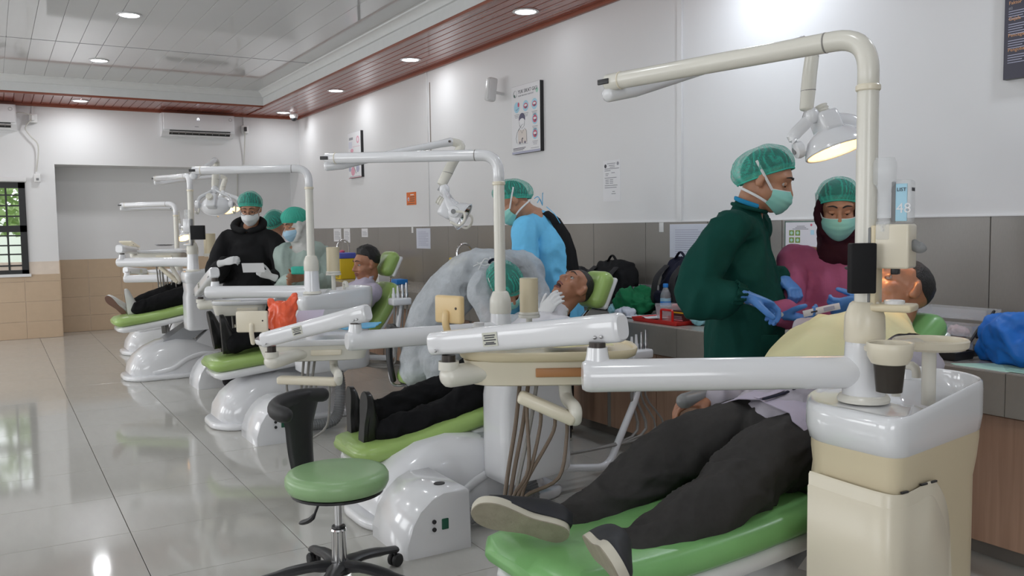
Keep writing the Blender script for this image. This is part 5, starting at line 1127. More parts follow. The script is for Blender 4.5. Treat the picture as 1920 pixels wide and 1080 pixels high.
# ---- B: woman in the plum gown
def person_pink():
    F = nrm(-CF * 0.93 - CR * 0.28); S = np.cross(Z, F)
    hc = at(1572, 392, 3.56); Fh = nrm(F * 0.94 - Z * 0.30); Uh = nrm(Z * 0.94 + F * 0.30)
    pel = at(1565, 650, 3.58); root = thing('person', (pel[0], pel[1], 0), 'person in plum gown and dark maroon headscarf under a teal cap, holding a pack', 'person')
    neck = at(1572, 462, 3.61); shR = neck - S * 0.175 - Z * 0.05; shL = neck + S * 0.175 - Z * 0.05
    elR = at(1480, 588, 3.52); wrR = at(1466, 590, 3.38); elL = at(1662, 590, 3.52); wrL = at(1622, 574, 3.32)
    b = MB(); head_shapes(b, hc, Fh, Uh, 0.93, neck_to=neck - Z * 0.02, neck_r=0.05)
    torso(b, [neck - Z * 0.03, neck - Z * 0.2, neck - Z * 0.42, A((pel[0], pel[1], 0.8))], S, [0.05, 0.10, 0.10, 0.12], [0.04, 0.06, 0.065, 0.08])
    for sh, el, wr in ((shR, elR, wrR), (shL, elL, wrL)): limb(b, [neck - Z * 0.06, sh, el, wr], [0.04, 0.04, 0.032, 0.017])
    dR = nrm(at(1512, 598, 3.34) - wrR); dL = nrm(at(1566, 578, 3.33) - wrL)
    hips = [A((pel[0], pel[1], 0.8)) + S * k for k in (-0.08, 0.08)]; an = [A((pel[0], pel[1], 0.09)) + S * k for k in (-0.09, 0.09)]
    std_legs(b, hips, an); inner_body(root, b, 'skin')
    face_bits(root, hc, Fh, Uh, 0.93, look=-0.005, lids=0.66)
    hair_cap(root, hc, Fh, Uh, 1.0, tilt=0.50, puff=1.0, seed=5, pleats=24)
    face_mask(root, hc, Fh, Uh, 0.95)
    # headscarf under the cap: around the face and wound over the neck
    sc = MB(); F_, U_, L_ = hframe(Fh, Uh)
    ring = [hc + (L_ * (0.078 * math.sin(a)) + U_ * (-0.012 - 0.098 * math.cos(a))) + F_ * (0.012 + 0.05 * max(0, math.cos(a))) for a in np.linspace(-2.2, 2.2, 31)]
    sc.tube(ring, 0.020, 10, ends=1)
    torso(sc, [hc - U_ * 0.06 - F_ * 0.03, hc - U_ * 0.11 - F_ * 0.012, neck + Z * 0.01, neck - Z * 0.045], S, [0.078, 0.080, 0.085, 0.10], [0.07, 0.078, 0.082, 0.085])
    mesh_part('headscarf', sc, 0.009, 'hijab_maroon', root, 4, dict(amp=0.004, f1=(14, 14, 26)))
    g = MB()
    torso(g, [neck - Z * 0.03, neck - Z * 0.075, neck - Z * 0.2, neck - Z * 0.38, A((pel[0], pel[1], 0.86)), A((pel[0], pel[1], 0.42))], S, [0.062, 0.125, 0.165, 0.165, 0.185, 0.22], [0.055, 0.08, 0.118, 0.12, 0.135, 0.16])
    limb(g, [neck - Z * 0.08 - S * 0.08, shR, (shR + elR) / 2, elR, (elR + wrR) / 2, wrR - dR * 0.03], [0.066, 0.064, 0.062, 0.06, 0.056, 0.042])
    limb(g, [neck - Z * 0.08 + S * 0.08, shL, (shL + elL) / 2, elL, (elL + wrL) / 2, wrL - dL * 0.03], [0.066, 0.064, 0.062, 0.06, 0.056, 0.042])
    go = mesh_part('gown', g, 0.011, 'gown_pink', root, 5, dict(amp=0.009, f1=(6, 6, 2.2), amp2=0.002, seed=9.0))
    for w, d, n_ in ((wrR, dR, Z), (wrL, dL, Z * 0.3 + CF)):
        gl = MB(); hand_shapes(gl, w, d, nrm(n_), CF * -0.4 + Z, 0.98, 0.75, 0.05, 0.9, 1.15, 0.05); mesh_part('glove', gl, 0.0042, 'glove_blue', root, 2)
    t = MB(); std_legs(t, hips, an, (0.09, 0.075, 0.07)); mesh_part('trousers', t, 0.016, 'trousers_black', root, 2)
    for a in an: shoe(root, A((a[0], a[1], 0)) - F * 0.07, A((a[0], a[1], 0)) + F * 0.18, Z, L=0.25)
    a, b_ = at(1508, 588, 3.30), at(1572, 574, 3.28); d = nrm(b_ - a); pk = (a + b_) / 2; u = nrm(Z - d * d[2]); R = np.stack([d, np.cross(u, d), u], 1)
    p = thing('instrument_pack', pk, 'narrow white paper instrument pack with black print held between two blue-gloved hands', 'sterile pack')
    G = [[a + (b_ - a) * t + u * (v * 0.012) + np.cross(d, u) * (0.004 * math.cos(5 * t) + 0.0016 * (1 - v * v)) for v in (-1, -0.5, 0, 0.5, 1)] for t in np.linspace(-0.04, 1.04, 12)]
    MB().grid(G, 0.003).build('pouch', 'paper', p, 60)
    q = a + (b_ - a) * 0.28 + np.cross(d, u) * 0.0075; MB().box(q - A((0.012, 0.0004, 0.003)), q + A((0.012, 0.0004, 0.003)), R).build('print', 'ink', p, None)
    q = a + (b_ - a) * 0.72 + np.cross(d, u) * 0.006; MB().box(q - A((0.02, 0.0004, 0.007)), q + A((0.02, 0.0004, 0.007)), R).build('blue_film', 'poster_lilac', p, None)
person_pink()
# ---- C: person in the blue gown, bent forward with the back towards us
def person_blue():
    F = nrm(-CR * 0.95 + CF * 0.10); S = np.cross(Z, F)
    hc = at(962, 378, 5.30); Fh = nrm(F * 0.80 - Z * 0.60 - CF * 0.12); Uh = nrm(Z * 0.80 + F * 0.60)
    pel = at(1050, 590, 5.42); root = thing('person', (pel[0], pel[1], 0), 'person in light blue disposable gown bending at the counter, teal cap, mint mask with ties', 'person')
    neck = at(1003, 408, 5.36); ch = at(1025, 460, 5.38)
    shN = at(985, 430, 5.20); shF = at(1010, 432, 5.56); elN = at(985, 520, 5.15); elF = elN + CF * 0.42; wrN = at(960, 590, 5.15); wrF = wrN + CF * 0.35
    b = MB(); head_shapes(b, hc, Fh, Uh, 1.0, neck_to=neck)
    torso(b, [neck, ch, at(1040, 530, 5.40), A((pel[0], pel[1], 0.88))], S, [0.12, 0.15, 0.14, 0.15], [0.07, 0.095, 0.085, 0.10])
    for sh, el, wr in ((shN, elN, wrN), (shF, elF, wrF)): limb(b, [neck * 0.5 + ch * 0.5, sh, el, wr], [0.04, 0.04, 0.034, 0.026])
    for w in (wrN, wrF): hand_shapes(b, w, nrm(F * 0.7 - Z * 0.7), nrm(-Z * 0.7 - F * 0.7), -CF, 0.95, 0.5)
    hips = [A((pel[0], pel[1], 0.88)) + S * k for k in (-0.09, 0.09)]; an = [A((pel[0], pel[1], 0.09)) + S * k for k in (-0.11, 0.11)]
    std_legs(b, hips, an); inner_body(root, b, 'skin', 0.007)
    face_bits(root, hc, Fh, Uh, 1.0, look=-0.004, lids=0.4)
    hair_cap(root, hc, Fh, Uh, 1.05, tilt=0.60, puff=1.0, seed=8, back=0.04)
    mk = face_mask(root, hc, Fh, Uh, 1.0)
    g = MB()
    torso(g, [neck - F * 0.015 + Z * 0.0, neck * 0.55 + ch * 0.45 - F * 0.02, ch - F * 0.01, at(1035, 510, 5.40), at(1048, 560, 5.42), A((pel[0], pel[1], 0.55))], S, [0.07, 0.14, 0.175, 0.175, 0.185, 0.21], [0.06, 0.095, 0.13, 0.135, 0.14, 0.16])
    limb(g, [ch * 0.5 + neck * 0.5, shN, (shN + elN) / 2, elN, (elN + wrN) / 2, wrN + Z * 0.03], [0.08, 0.078, 0.075, 0.072, 0.066, 0.045])
    limb(g, [ch * 0.5 + neck * 0.5, shF, (shF + elF) / 2, elF, (elF + wrF) / 2, wrF + Z * 0.03], [0.08, 0.078, 0.075, 0.072, 0.066, 0.045])
    go = mesh_part('gown', g, 0.012, 'gown_blue', root, 5, dict(amp=0.015, f1=(6, 6, 3), amp2=0.003, f2=(20, 20, 14), seed=2.0))
    # dark shirt showing through the open back, and the ties
    co = []
    for i, (px, py, hw) in enumerate(((1022, 398, 7), (1040, 412, 10), (1056, 440, 14), (1066, 470, 15), (1071, 500, 15), (1073, 527, 15))):
        co.append([at(px - hw * 0.8, py + 2, 5.30 - 0.012 * (1 if 0 < i < 5 else 0)), at(px, py, 5.29), at(px + hw * 0.75, py, 5.33)])
    G = [[r[0], (r[0] + r[1]) / 2, r[1], (r[1] + r[2]) / 2, r[2]] for r in co]
    MB().grid(G, 0.012).build('back_opening', 'black_cloth', go, 60)
    k = at(1017, 385, 5.33)
    for e in ((1002, 372), (1018, 362), (1008, 380)):
        q = at(*e, 5.30); MB().tube(spline([k, (k + q) / 2 + Z * 0.03, q], 5), 0.0026, 6, ends=1).build('neck_tie', 'gown_blue', go)
    q = at(1050, 418, 5.28); MB().tube(spline([at(1025, 388, 5.30), at(1040, 402, 5.26), q], 5), 0.0026, 6, ends=1).build('neck_tie', 'gown_blue', go)
    t = MB(); std_legs(t, hips, an, (0.10, 0.085, 0.075)); mesh_part('trousers', t, 0.016, 'trousers_black', root, 2)
    for a in an: shoe(root, A((a[0], a[1], 0)) - F * 0.07, A((a[0], a[1], 0)) + F * 0.2, Z)
person_blue()
# ---- D: person in the sheer white gown bent low over the second patient
def person_sheer():
    root = thing('person', (2.05, 4.62, 0), 'person in sheer white disposable gown hunched over the open-mouthed patient, teal cap from above', 'person')
    pel = at(812, 640, 5.10); back = at(858, 530, 5.12); up = at(925, 500, 5.02); neck = at(938, 512, 4.92); hc = at(948, 535, 4.80)
    Fh = nrm(CR * 0.45 - Z * 0.75 - CF * 0.45); Uh = nrm(-CF * 0.75 + CR * 0.25 + Z * 0.30)
    S = nrm(CF * 0.9 - Z * 0.1)
    shN = at(905, 545, 4.86); shF = at(985, 500, 5.1); elN = at(930, 610, 4.72); elF = at(1010, 570, 5.0); wrN = at(1000, 612, 4.62); wrF = at(1016, 592, 4.56)
    b = MB(); head_shapes(b, hc, Fh, Uh, 1.0, neck_to=neck)
    torso(b, [pel, back, up, neck], S, [0.12, 0.12, 0.11, 0.06], [0.08, 0.08, 0.06, 0.045])
    for sh, el, wr in ((shN, elN, wrN), (shF, elF, wrF)): limb(b, [up, sh, el, wr], [0.04, 0.04, 0.032, 0.017])
    kn = [at(835, 690, 4.85), at(850, 690, 5.25)]; an = [A((k[0] + 0.02, k[1], 0.09)) for k in kn]
    for k, a in zip(kn, an): limb(b, [pel, k, a], [0.09, 0.06, 0.045])
    inner_body(root, b, 'skin', 0.007)
    hair_cap(root, hc, Fh, Uh, 1.08, tilt=0.35, puff=1.2, seed=3, pleats=30, drop=0.01)
    face_mask(root, hc, Fh, Uh, 1.0)
    sh_ = MB(); torso(sh_, [pel, back, up, neck], S, [0.14, 0.145, 0.135, 0.065], [0.09, 0.085, 0.07, 0.05])
    for sh, el in ((shN, elN), (shF, elF)): limb(sh_, [up, sh, sh * 0.5 + el * 0.5], [0.05, 0.05, 0.045])
    mesh_part('shirt', sh_, 0.014, 'charcoal_cloth', root, 3)
    g = MB()
    torso(g, [at(790, 705, 5.08), at(797, 655, 5.1), at(818, 590, 5.12), at(862, 532, 5.12), at(905, 503, 5.06), at(935, 500, 4.98), at(942, 508, 4.93)], S, [0.215, 0.205, 0.195, 0.195, 0.185, 0.13, 0.07], [0.12, 0.14, 0.15, 0.145, 0.12, 0.085, 0.06])
    limb(g, [up, shN, (shN + elN) / 2, elN, (elN + wrN) / 2, wrN], [0.09, 0.085, 0.08, 0.076, 0.065, 0.045])
    limb(g, [up, shF, (shF + elF) / 2, elF, (elF + wrF) / 2, wrF], [0.09, 0.088, 0.085, 0.08, 0.066, 0.042])
    for k, e in zip(kn, (at(840, 700, 4.9), at(860, 700, 5.2))): limb(g, [pel - Z * 0.02, k + Z * 0.01, k - Z * 0.12], [0.14, 0.115, 0.10])
    go = mesh_part('gown', g, 0.010, 'gown_sheer', root, 5, dict(amp=0.0085, f1=(6, 6, 5), amp2=0.0012, f2=(22, 22, 16), seed=6.0))
    q = at(922, 492, 4.86)
    for k in range(4):
        a = 0.9 + 0.7 * k; MB().tube(spline([q, q - CR * 0.05 * math.sin(a) - Z * 0.03 * math.cos(a), q - CR * 0.10 * math.sin(a) - Z * 0.02 * k - CF * 0.01], 5), 0.004, 6, ends=1).build('gown_tie', 'mask_white', go)
    MB().tube([q + CR * 0.015 + (CR * math.cos(a) + Z * 0.6 * math.sin(a)) * 0.028 - CF * 0.01 for a in np.linspace(0.1, 3.1, 12)], 0.008, 8, ends=1).build('collar', 'navy_cloth', root)
    # gloves: one holding the patient's chin
    dF = nrm(at(1046, 552, 4.52) - wrF)
    gl = MB(); hand_shapes(gl, wrF, dF, nrm(CF * 0.75 + CR * 0.5 - Z * 0.2), nrm(Z - CR), 1.0, 0.40, 0.14, 0.3, 1.08, 0.07); mesh_part('glove', gl, 0.0045, 'glove_white', root, 2)
    gl = MB(); hand_shapes(gl, wrN, nrm(CR - Z * 0.1), -Z, -CF, 1.0, 0.6, 0.08, 0.6, 1.08, 0.07); mesh_part('glove', gl, 0.0045, 'glove_white', root, 2)
    t = MB()
    for k, a in zip(kn, an): limb(t, [pel, k, A((a[0], a[1], 0.10))], [0.11, 0.085, 0.07])
    mesh_part('trousers', t, 0.016, 'trousers_black', root, 2)
    for a in an: shoe(root, A((a[0], a[1], 0)) - CR * 0.07, A((a[0], a[1], 0)) + CR * 0.2, Z)
person_sheer()
# ---- E: person in black hooded jacket reading a sheet
def person_black():
    F = nrm(-CF * 0.97 + CR * 0.05); S = np.cross(Z, F)
    hc = at(470, 392, 7.05); Fh = nrm(F * 0.93 - Z * 0.36); Uh = nrm(Z * 0.93 + F * 0.36)
    ft = A((1.76, 7.22, 0)); root = thing('person', ft, 'person in black hooded jacket, teal cap, white respirator and glasses, reading a white sheet', 'person')
    neck = at(467, 432, 7.10); shR = at(423, 452, 7.10); shL = at(513, 452, 7.10); elR = at(405, 515, 7.0); elL = at(532, 518, 7.0); wrR = at(421, 492, 6.80); wrL = at(507, 518, 6.80); pel = at(465, 545, 7.12)
    b = MB(); head_shapes(b, hc, Fh, Uh, 0.98, neck_to=neck - Z * 0.02)
    torso(b, [neck - Z * 0.03, neck - Z * 0.2, neck - Z * 0.42, pel], S, [0.075, 0.12, 0.11, 0.12], [0.05, 0.07, 0.07, 0.08])
    for sh, el, wr in ((shR, elR, wrR), (shL, elL, wrL)): limb(b, [neck - Z * 0.06, sh, el, wr], [0.045, 0.042, 0.034, 0.017])
    hips = [pel + S * k for k in (-0.09, 0.09)]; an = [ft + Z * 0.09 + S * k for k in (-0.12, 0.10)]
    std_legs(b, hips, an); inner_body(root, b, 'skin', 0.007)
    face_bits(root, hc, Fh, Uh, 0.98, look=-0.004, lids=0.4); hair_cap(root, hc, Fh, Uh, 1.08, tilt=0.45, puff=1.2, seed=2, pleats=34); face_mask(root, hc, Fh, Uh, 1.0, 'mask_white', duck=True, ties='ear')
    F_, U_, L_ = hframe(Fh, Uh)
    gs = MB()
    for k in (-1, 1): gs.tube([hc + L_ * (k * 0.033 + 0.022 * math.cos(a)) + U_ * (0.002 + 0.018 * math.sin(a)) + F_ * 0.106 for a in np.linspace(0, 2 * math.pi, 21)], 0.0016, 6, cap=False); gs.tube([hc + L_ * k * 0.055 + U_ * 0.006 + F_ * 0.104, hc + L_ * k * 0.080 + U_ * 0.008 + F_ * 0.0], 0.0015, 6)
    gs.tube([hc - L_ * 0.011 + U_ * 0.006 + F_ * 0.107, hc + L_ * 0.011 + U_ * 0.006 + F_ * 0.107], 0.0014, 6); gs.build('glasses', 'black_metal', root)
    g = MB()
    torso(g, [neck - Z * 0.005, neck - Z * 0.06, neck - Z * 0.2, neck - Z * 0.4, pel, pel - Z * 0.03], S, [0.08, 0.14, 0.18, 0.185, 0.205, 0.21], [0.07, 0.09, 0.13, 0.14, 0.15, 0.15])
    limb(g, [neck - Z * 0.08 - S * 0.08, shR, (shR + elR) / 2 - CR * 0.02, elR, (elR + wrR) / 2, wrR + CF * 0.04], [0.082, 0.08, 0.08, 0.08, 0.07, 0.05])
    limb(g, [neck - Z * 0.08 + S * 0.08, shL, (shL + elL) / 2 + CR * 0.02, elL, (elL + wrL) / 2, wrL + CF * 0.04], [0.082, 0.08, 0.08, 0.08, 0.07, 0.05])
    g.ell(neck - F * 0.09 + Z * 0.01, (0.13, 0.09, 0.075))
    mesh_part('hooded_jacket', g, 0.013, 'black_cloth', root, 4, dict(amp=0.010, f1=(6, 6, 4), amp2=0.003, seed=12.0))
    hd = MB(); hd.tube([neck + Z * 0.045 + (S * (0.115 * math.sin(a)) + F * (0.085 * math.cos(a))) + Z * (-0.05 * math.cos(a)) for a in np.linspace(0.25, 2 * math.pi - 0.25, 25)], [0.026] * 4 + [0.034] * 17 + [0.026] * 4, 12, ends=1)
    mesh_part('hood', hd, 0.01, 'black_cloth', root, 3)
    for w, e, n_, ts in ((wrR, at(445, 486, 6.78), nrm(-Z * 0.4 + CF * 0.6), Z), (wrL, at(490, 512, 6.76), nrm(Z * 0.3 + CF), Z)):
        gl = MB(); hand_shapes(gl, w, nrm(e - w), n_, ts, 0.88, 0.85, 0.12, 0.8, 1.08, 0.05); mesh_part('glove', gl, 0.005, 'glove_white', root, 2)
    t = MB(); std_legs(t, hips, [a + Z * 0.0 for a in an], (0.115, 0.10, 0.09)); t.ell(pel - Z * 0.02, (0.19, 0.16, 0.14)); mesh_part('trousers', t, 0.014, 'trousers_black', root, 3, dict(amp=0.008, f1=(7, 7, 3)))
    for a in an: shoe(root, A((a[0], a[1], 0)) - F * 0.07, A((a[0], a[1], 0)) + F * 0.2, Z)
    c = at(475, 502, 6.72); R = np.stack([CR, nrm(CF + Z * 0.5), nrm(Z - CF * 0.5)], 1); G = [[c + CR * x + nrm(Z - CF * 0.45) * z + CF * 0.004 * math.cos(20 * x) for z in (-0.04, 0, 0.04)] for x in np.linspace(-0.085, 0.085, 8)]
    tag(MB().grid(G, 0.001).build('paper_sheet', 'paper', None, 60), 'small white paper sheet in the white gloves of the black-jacketed person', 'paper')
person_black()
# ---- F: woman with white headscarf in the pale mint gown
def person_mint():
    F = nrm(-CR * 0.66 - CF * 0.75); S = np.cross(Z, F)
    hc = at(553, 422, 6.95); Fh = nrm(F * 0.93 - Z * 0.32); Uh = nrm(Z * 0.93 + F * 0.32); pel = at(575, 560, 7.05)
    root = thing('person', (pel[0], pel[1], 0), 'person in pale mint gown with white headscarf, mint cap and light blue mask', 'person')
    neck = at(567, 455, 7.02); shR = at(530, 475, 6.95); shL = at(603, 472, 7.10); elR = at(533, 535, 6.88); elL = at(612, 530, 6.98); wrR = at(548, 522, 6.66); wrL = at(572, 520, 6.70)
    b = MB(); head_shapes(b, hc, Fh, Uh, 0.95, neck_to=neck - Z * 0.02)
    torso(b, [neck - Z * 0.03, neck - Z * 0.2, neck - Z * 0.42, pel], S, [0.05, 0.10, 0.10, 0.12], [0.04, 0.06, 0.065, 0.08])
    for sh, el, wr in ((shR, elR, wrR), (shL, elL, wrL)): limb(b, [neck - Z * 0.06, sh, el, wr], [0.04, 0.04, 0.034, 0.026])
    for w in (wrR, wrL): hand_shapes(b, w, nrm(-CR * 0.3 - CF + CR * (0.6 if w is wrR else -0.2)), nrm(Z * 0.2 + CF * 0.2 - CR), Z, 0.95, 0.6)
    hips = [pel + S * k for k in (-0.08, 0.08)]; an = [A((pel[0], pel[1], 0.09)) + S * k for k in (-0.09, 0.09)]
    std_legs(b, hips, an); inner_body(root, b, 'skin', 0.007)
    face_bits(root, hc, Fh, Uh, 0.95, look=-0.003, lids=0.4)
    face_mask(root, hc, Fh, Uh, 0.97, 'mask_blue', ties='ear')
    sc = MB(); F_, U_, L_ = hframe(Fh, Uh)
    sc.tube([hc + (L_ * (0.080 * math.sin(a)) + U_ * (-0.012 - 0.10 * math.cos(a))) + F_ * (0.014 + 0.045 * max(0, math.cos(a))) for a in np.linspace(-2.9, 2.9, 35)], 0.022, 10, ends=1)
    sc.ell(hc - F_ * 0.03 + U_ * 0.02, (0.095, 0.105, 0.105), np.stack([L_, F_, U_], 1))
    torso(sc, [hc - U_ * 0.05 - F_ * 0.03, hc - U_ * 0.11 - F_ * 0.02, neck + Z * 0.0, neck - Z * 0.06], S, [0.085, 0.088, 0.095, 0.13], [0.08, 0.086, 0.09, 0.10])
    mesh_part('headscarf', sc, 0.009, 'hijab_white', root, 4, dict(amp=0.004, f1=(12, 12, 22)))
    hair_cap(root, hc, Fh, Uh, 1.10, tilt=0.35, puff=0.8, seed=4, m='cap_mint', hair=False)
    g = MB()
    torso(g, [neck - Z * 0.03, neck - Z * 0.08, neck - Z * 0.2, neck - Z * 0.38, pel, pel - Z * 0.36], S, [0.075, 0.14, 0.175, 0.18, 0.2, 0.24], [0.06, 0.09, 0.125, 0.13, 0.14, 0.17])
    limb(g, [neck - Z * 0.08 - S * 0.08, shR, (shR + elR) / 2, elR, (elR + wrR) / 2, wrR + CF * 0.04], [0.072, 0.07, 0.068, 0.066, 0.058, 0.042])
    limb(g, [neck - Z * 0.08 + S * 0.08, shL, (shL + elL) / 2, elL, (elL + wrL) / 2, wrL + CF * 0.04], [0.072, 0.072, 0.07, 0.068, 0.06, 0.042])
    mesh_part('gown', g, 0.013, 'gown_mint', root, 4, dict(amp=0.013, f1=(7, 7, 3), amp2=0.004, seed=20.0))
    t = MB(); std_legs(t, hips, an, (0.10, 0.085, 0.075)); mesh_part('trousers', t, 0.016, 'trousers_black', root, 2)
    for a in an: shoe(root, A((a[0], a[1], 0)) - F * 0.07, A((a[0], a[1], 0)) + F * 0.18, Z, L=0.25)
net_material('cap_mint', (0.045, 0.46, 0.34), (0.70, 0.9), 200.0, True)
person_mint()
# ---- G: person further back, seen from behind
def person_behind():
    F = nrm(CF * 0.9 + CR * 0.3); S = np.cross(Z, F); hc = at(516, 422, 7.95); pel = at(528, 540, 7.95)
    root = thing('person', (pel[0], pel[1], 0), 'person in pale lilac top and teal cap seen from behind, between the two standing staff', 'person')
    neck = at(520, 455, 7.95); shR = neck + CR * 0.18 - Z * 0.06; shL = neck - CR * 0.18 - Z * 0.06
    b = MB(); head_shapes(b, hc, F, Z, 0.97, neck_to=neck - Z * 0.02); torso(b, [neck - Z * 0.03, neck - Z * 0.2, neck - Z * 0.42, pel], S, [0.05, 0.10, 0.10, 0.12], [0.04, 0.06, 0.065, 0.08])
    els = [s - Z * 0.28 + F * 0.03 for s in (shR, shL)]; wrs = [e - Z * 0.10 + F * 0.2 for e in els]
    for s, e, w in zip((shR, shL), els, wrs): limb(b, [neck - Z * 0.06, s, e, w], [0.04, 0.04, 0.034, 0.026]); hand_shapes(b, w, F, -Z, S, 0.95, 0.5)
    hips = [pel + S * k for k in (-0.08, 0.08)]; an = [A((pel[0], pel[1], 0.09)) + S * k for k in (-0.1, 0.1)]; std_legs(b, hips, an); inner_body(root, b, 'skin', 0.009)
    hair_cap(root, hc, F, Z, 1.05, tilt=0.5, puff=1.1, seed=11, pleats=36)
    g = MB(); torso(g, [neck - Z * 0.02, neck - Z * 0.07, neck - Z * 0.2, neck - Z * 0.4, pel - Z * 0.1], S, [0.075, 0.165, 0.205, 0.2, 0.205], [0.065, 0.10, 0.135, 0.13, 0.14])
    for s, e, w in zip((shR, shL), els, wrs): limb(g, [neck - Z * 0.07, s, e, w], [0.09, 0.085, 0.072, 0.05])
    mesh_part('shirt', g, 0.014, 'shirt_white', root, 4, dict(amp=0.008, f1=(7, 7, 3)))
    t = MB(); std_legs(t, hips, an, (0.10, 0.085, 0.075)); mesh_part('trousers', t, 0.018, 'trousers_black', root, 2)
    for a in an: shoe(root, A((a[0], a[1], 0)) - F * 0.07, A((a[0], a[1], 0)) + F * 0.2, Z)
person_behind()
# ------------------------------------------------------------------ patients
def patient_near():
    root = thing('person', (1.95, 1.86, 0.5), 'patient lying in the nearest chair, charcoal trousers, lilac-grey shirt, yellow bib, dark canvas shoes', 'person')
    hc = ony(1688, 546, 1.88); Fh = nrm(A((-0.72, 0.38, 0.50))); Uh = nrm(A((0.52, 0.0, 0.85)))
    hipR, hipL = V(2.02, 1.95, 0.655), V(2.02, 1.77, 0.655); knR, knL = ony(1236, 868, 2.03), ony(1345, 945, 1.74); anR, anL = ony(1075, 990, 2.02), ony(1180, 1050, 1.78)
    ch = V(2.40, 1.86, 0.865); neck = V(2.58, 1.86, 0.965); wa = V(2.15, 1.86, 0.72)
    shR, shL = V(2.44, 2.06, 0.90), V(2.45, 1.67, 0.865); elR = ony(1462, 765, 2.20); wrR = ony(1333, 750, 2.18); elL = V(2.30, 1.57, 0.67); wrL = ony(1588, 800, 1.60)
    b = MB(); head_shapes(b, hc, Fh, Uh, 1.0, neck_to=neck)
    torso(b, [(hipR + hipL) / 2, wa, ch, neck], (0, 1, 0), [0.12, 0.12, 0.13, 0.06], [0.07, 0.07, 0.08, 0.05])
    for s, e, w in ((shR, elR, wrR), (shL, elL, wrL)): limb(b, [ch, s, e, w], [0.07, 0.055, 0.042, 0.028])
    hand_shapes(b, wrR, nrm(-CR - Z * 0.12), nrm(-Z * 0.95 - CR * 0.1 + CF * 0.1), -CF, 1.0, 0.62, 0.10, 0.3)
    hand_shapes(b, wrL, nrm(V(-0.85, -0.05, -0.35)), nrm(V(0, 0, -1)), V(0, -1, 0), 1.0, 0.6)
    for h, k, a in ((hipR, knR, anR), (hipL, knL, anL)): limb(b, [h, k, a], [0.075, 0.055, 0.042])
    bo = inner_body(root, b, 'skin_dark', 0.0055)
    face_bits(root, hc, Fh, Uh, 1.0, lids=0.75, dark=True); lips(root, hc, Fh, Uh, 1.0, 0.4)
    short_hair(root, hc, Fh, Uh, 1.0, thick=0.004, rough=0.002, body=bo)
    t = MB()
    for h, k, a, sgn in ((hipR, knR, anR, 1), (hipL, knL, anL, -1)):
        d = nrm(a - k); limb(t, [h + V(0.03, 0, 0), h * 0.5 + k * 0.5 + Z * 0.012, k, k * 0.45 + a * 0.55 - Z * 0.012, a - d * 0.0], [0.108, 0.105, 0.094, 0.088, 0.084])
    t.ell((hipR + hipL) / 2 + V(0.03, 0, 0.0), (0.13, 0.165, 0.10))
    to = mesh_part('trousers', t, 0.008, 'trousers_grey', root, 3, dict(amp=0.010, f1=(6, 8, 8), amp2=0.0025, f2=(26, 26, 26), seed=3.0))
    s_ = MB()
    torso(s_, [wa - V(0.10, 0, 0.03), wa, V(2.25, 1.86, 0.815), V(2.38, 1.86, 0.870), V(2.50, 1.86, 0.91), neck], (0, 1, 0), [0.185, 0.185, 0.195, 0.205, 0.17, 0.085], [0.10, 0.118, 0.136, 0.130, 0.10, 0.07])
    limb(s_, [ch + V(0.05, 0.08, 0), shR, (shR + elR) / 2, elR, (elR + wrR) / 2, wrR + CR * 0.015], [0.09, 0.082, 0.075, 0.07, 0.062, 0.045])
    limb(s_, [ch + V(0.05, -0.08, 0), shL, (shL + elL) / 2, elL, (elL + wrL) / 2, wrL + CR * 0.03], [0.09, 0.082, 0.072, 0.066, 0.058, 0.045])
    so = mesh_part('shirt', s_, 0.010, 'shirt_grey', root, 4, dict(amp=0.011, f1=(11, 8, 8), amp2=0.003, seed=7.0))
    hem = [V(2.03, 1.86 + 0.19 * math.sin(a), 0.675 + 0.105 * math.cos(a)) for a in np.linspace(-1.5, 1.5, 15)]
    G = [[p + V(-0.06, 0, -0.008) + nrm(V(0, p[1] - 1.86, 1)) * 0.008 + V(-0.012 * math.cos(4 * i), 0, 0), p + nrm(V(0, p[1] - 1.86, 1)) * 0.012, p + V(0.06, 0, 0.02) + nrm(V(0, p[1] - 1.86, 1)) * 0.006] for i, p in enumerate(hem)]
    MB().grid(G, 0.003).build('shirt_hem', 'shirt_lilac', so, 60)
    pp = [V(x, 1.83, 0) for x in (1.965, 2.03, 2.10, 2.17, 2.26)]; zz = [0.787, 0.797, 0.815, 0.847, 0.905]
    MB().tube(spline([V(p[0], 1.83 - 0.05 * i * 0.2, z) for i, (p, z) in enumerate(zip(pp, zz))], 5), 0.007, 8, hint=(0, 1, 0), r2=0.003, ends=1).build('button_piping', 'navy_cloth', so)
    MB().tube(spline([V(p[0], 1.86 - 0.05 * i * 0.2, z) for i, (p, z) in enumerate(zip(pp, zz))], 5), 0.014, 8, hint=(0, 1, 0), r2=0.002, ends=1).build('placket', 'shirt_lilac', so)
    # shoes
    h = at(1066, 1008, 2.26); tdir = nrm(at(902, 962, 2.24) - h); shoe(root, h, h + tdir * 0.27, nrm(CF * 0.75 + Z * 0.45 + CR * 0.25), 'shoe_navy', 'sole_beige', 0.262, 0.056)
    h = at(1098, 1022, 2.10); shoe(root, h, h + nrm(V(-0.35, -0.90, 0.12)) * 0.27, nrm(V(0.85, -0.30, 0.42)), 'shoe_navy', 'sole_beige', 0.262, 0.05)
    for a, k in ((anR, knR), (anL, knL)): 
        d = nrm(a - k); MB().tube([a - d * 0.03, a + d * 0.03, a + d * 0.06], [0.045, 0.045, 0.042], 14).build('sock', 'black_cloth', root)
    # paper bib over the chest
    so_bvh = BVHTree.FromPolygons([v.co for v in so.data.vertices], [tuple(p_.vertices) for p_ in so.data.polygons]); off = A(root.location)
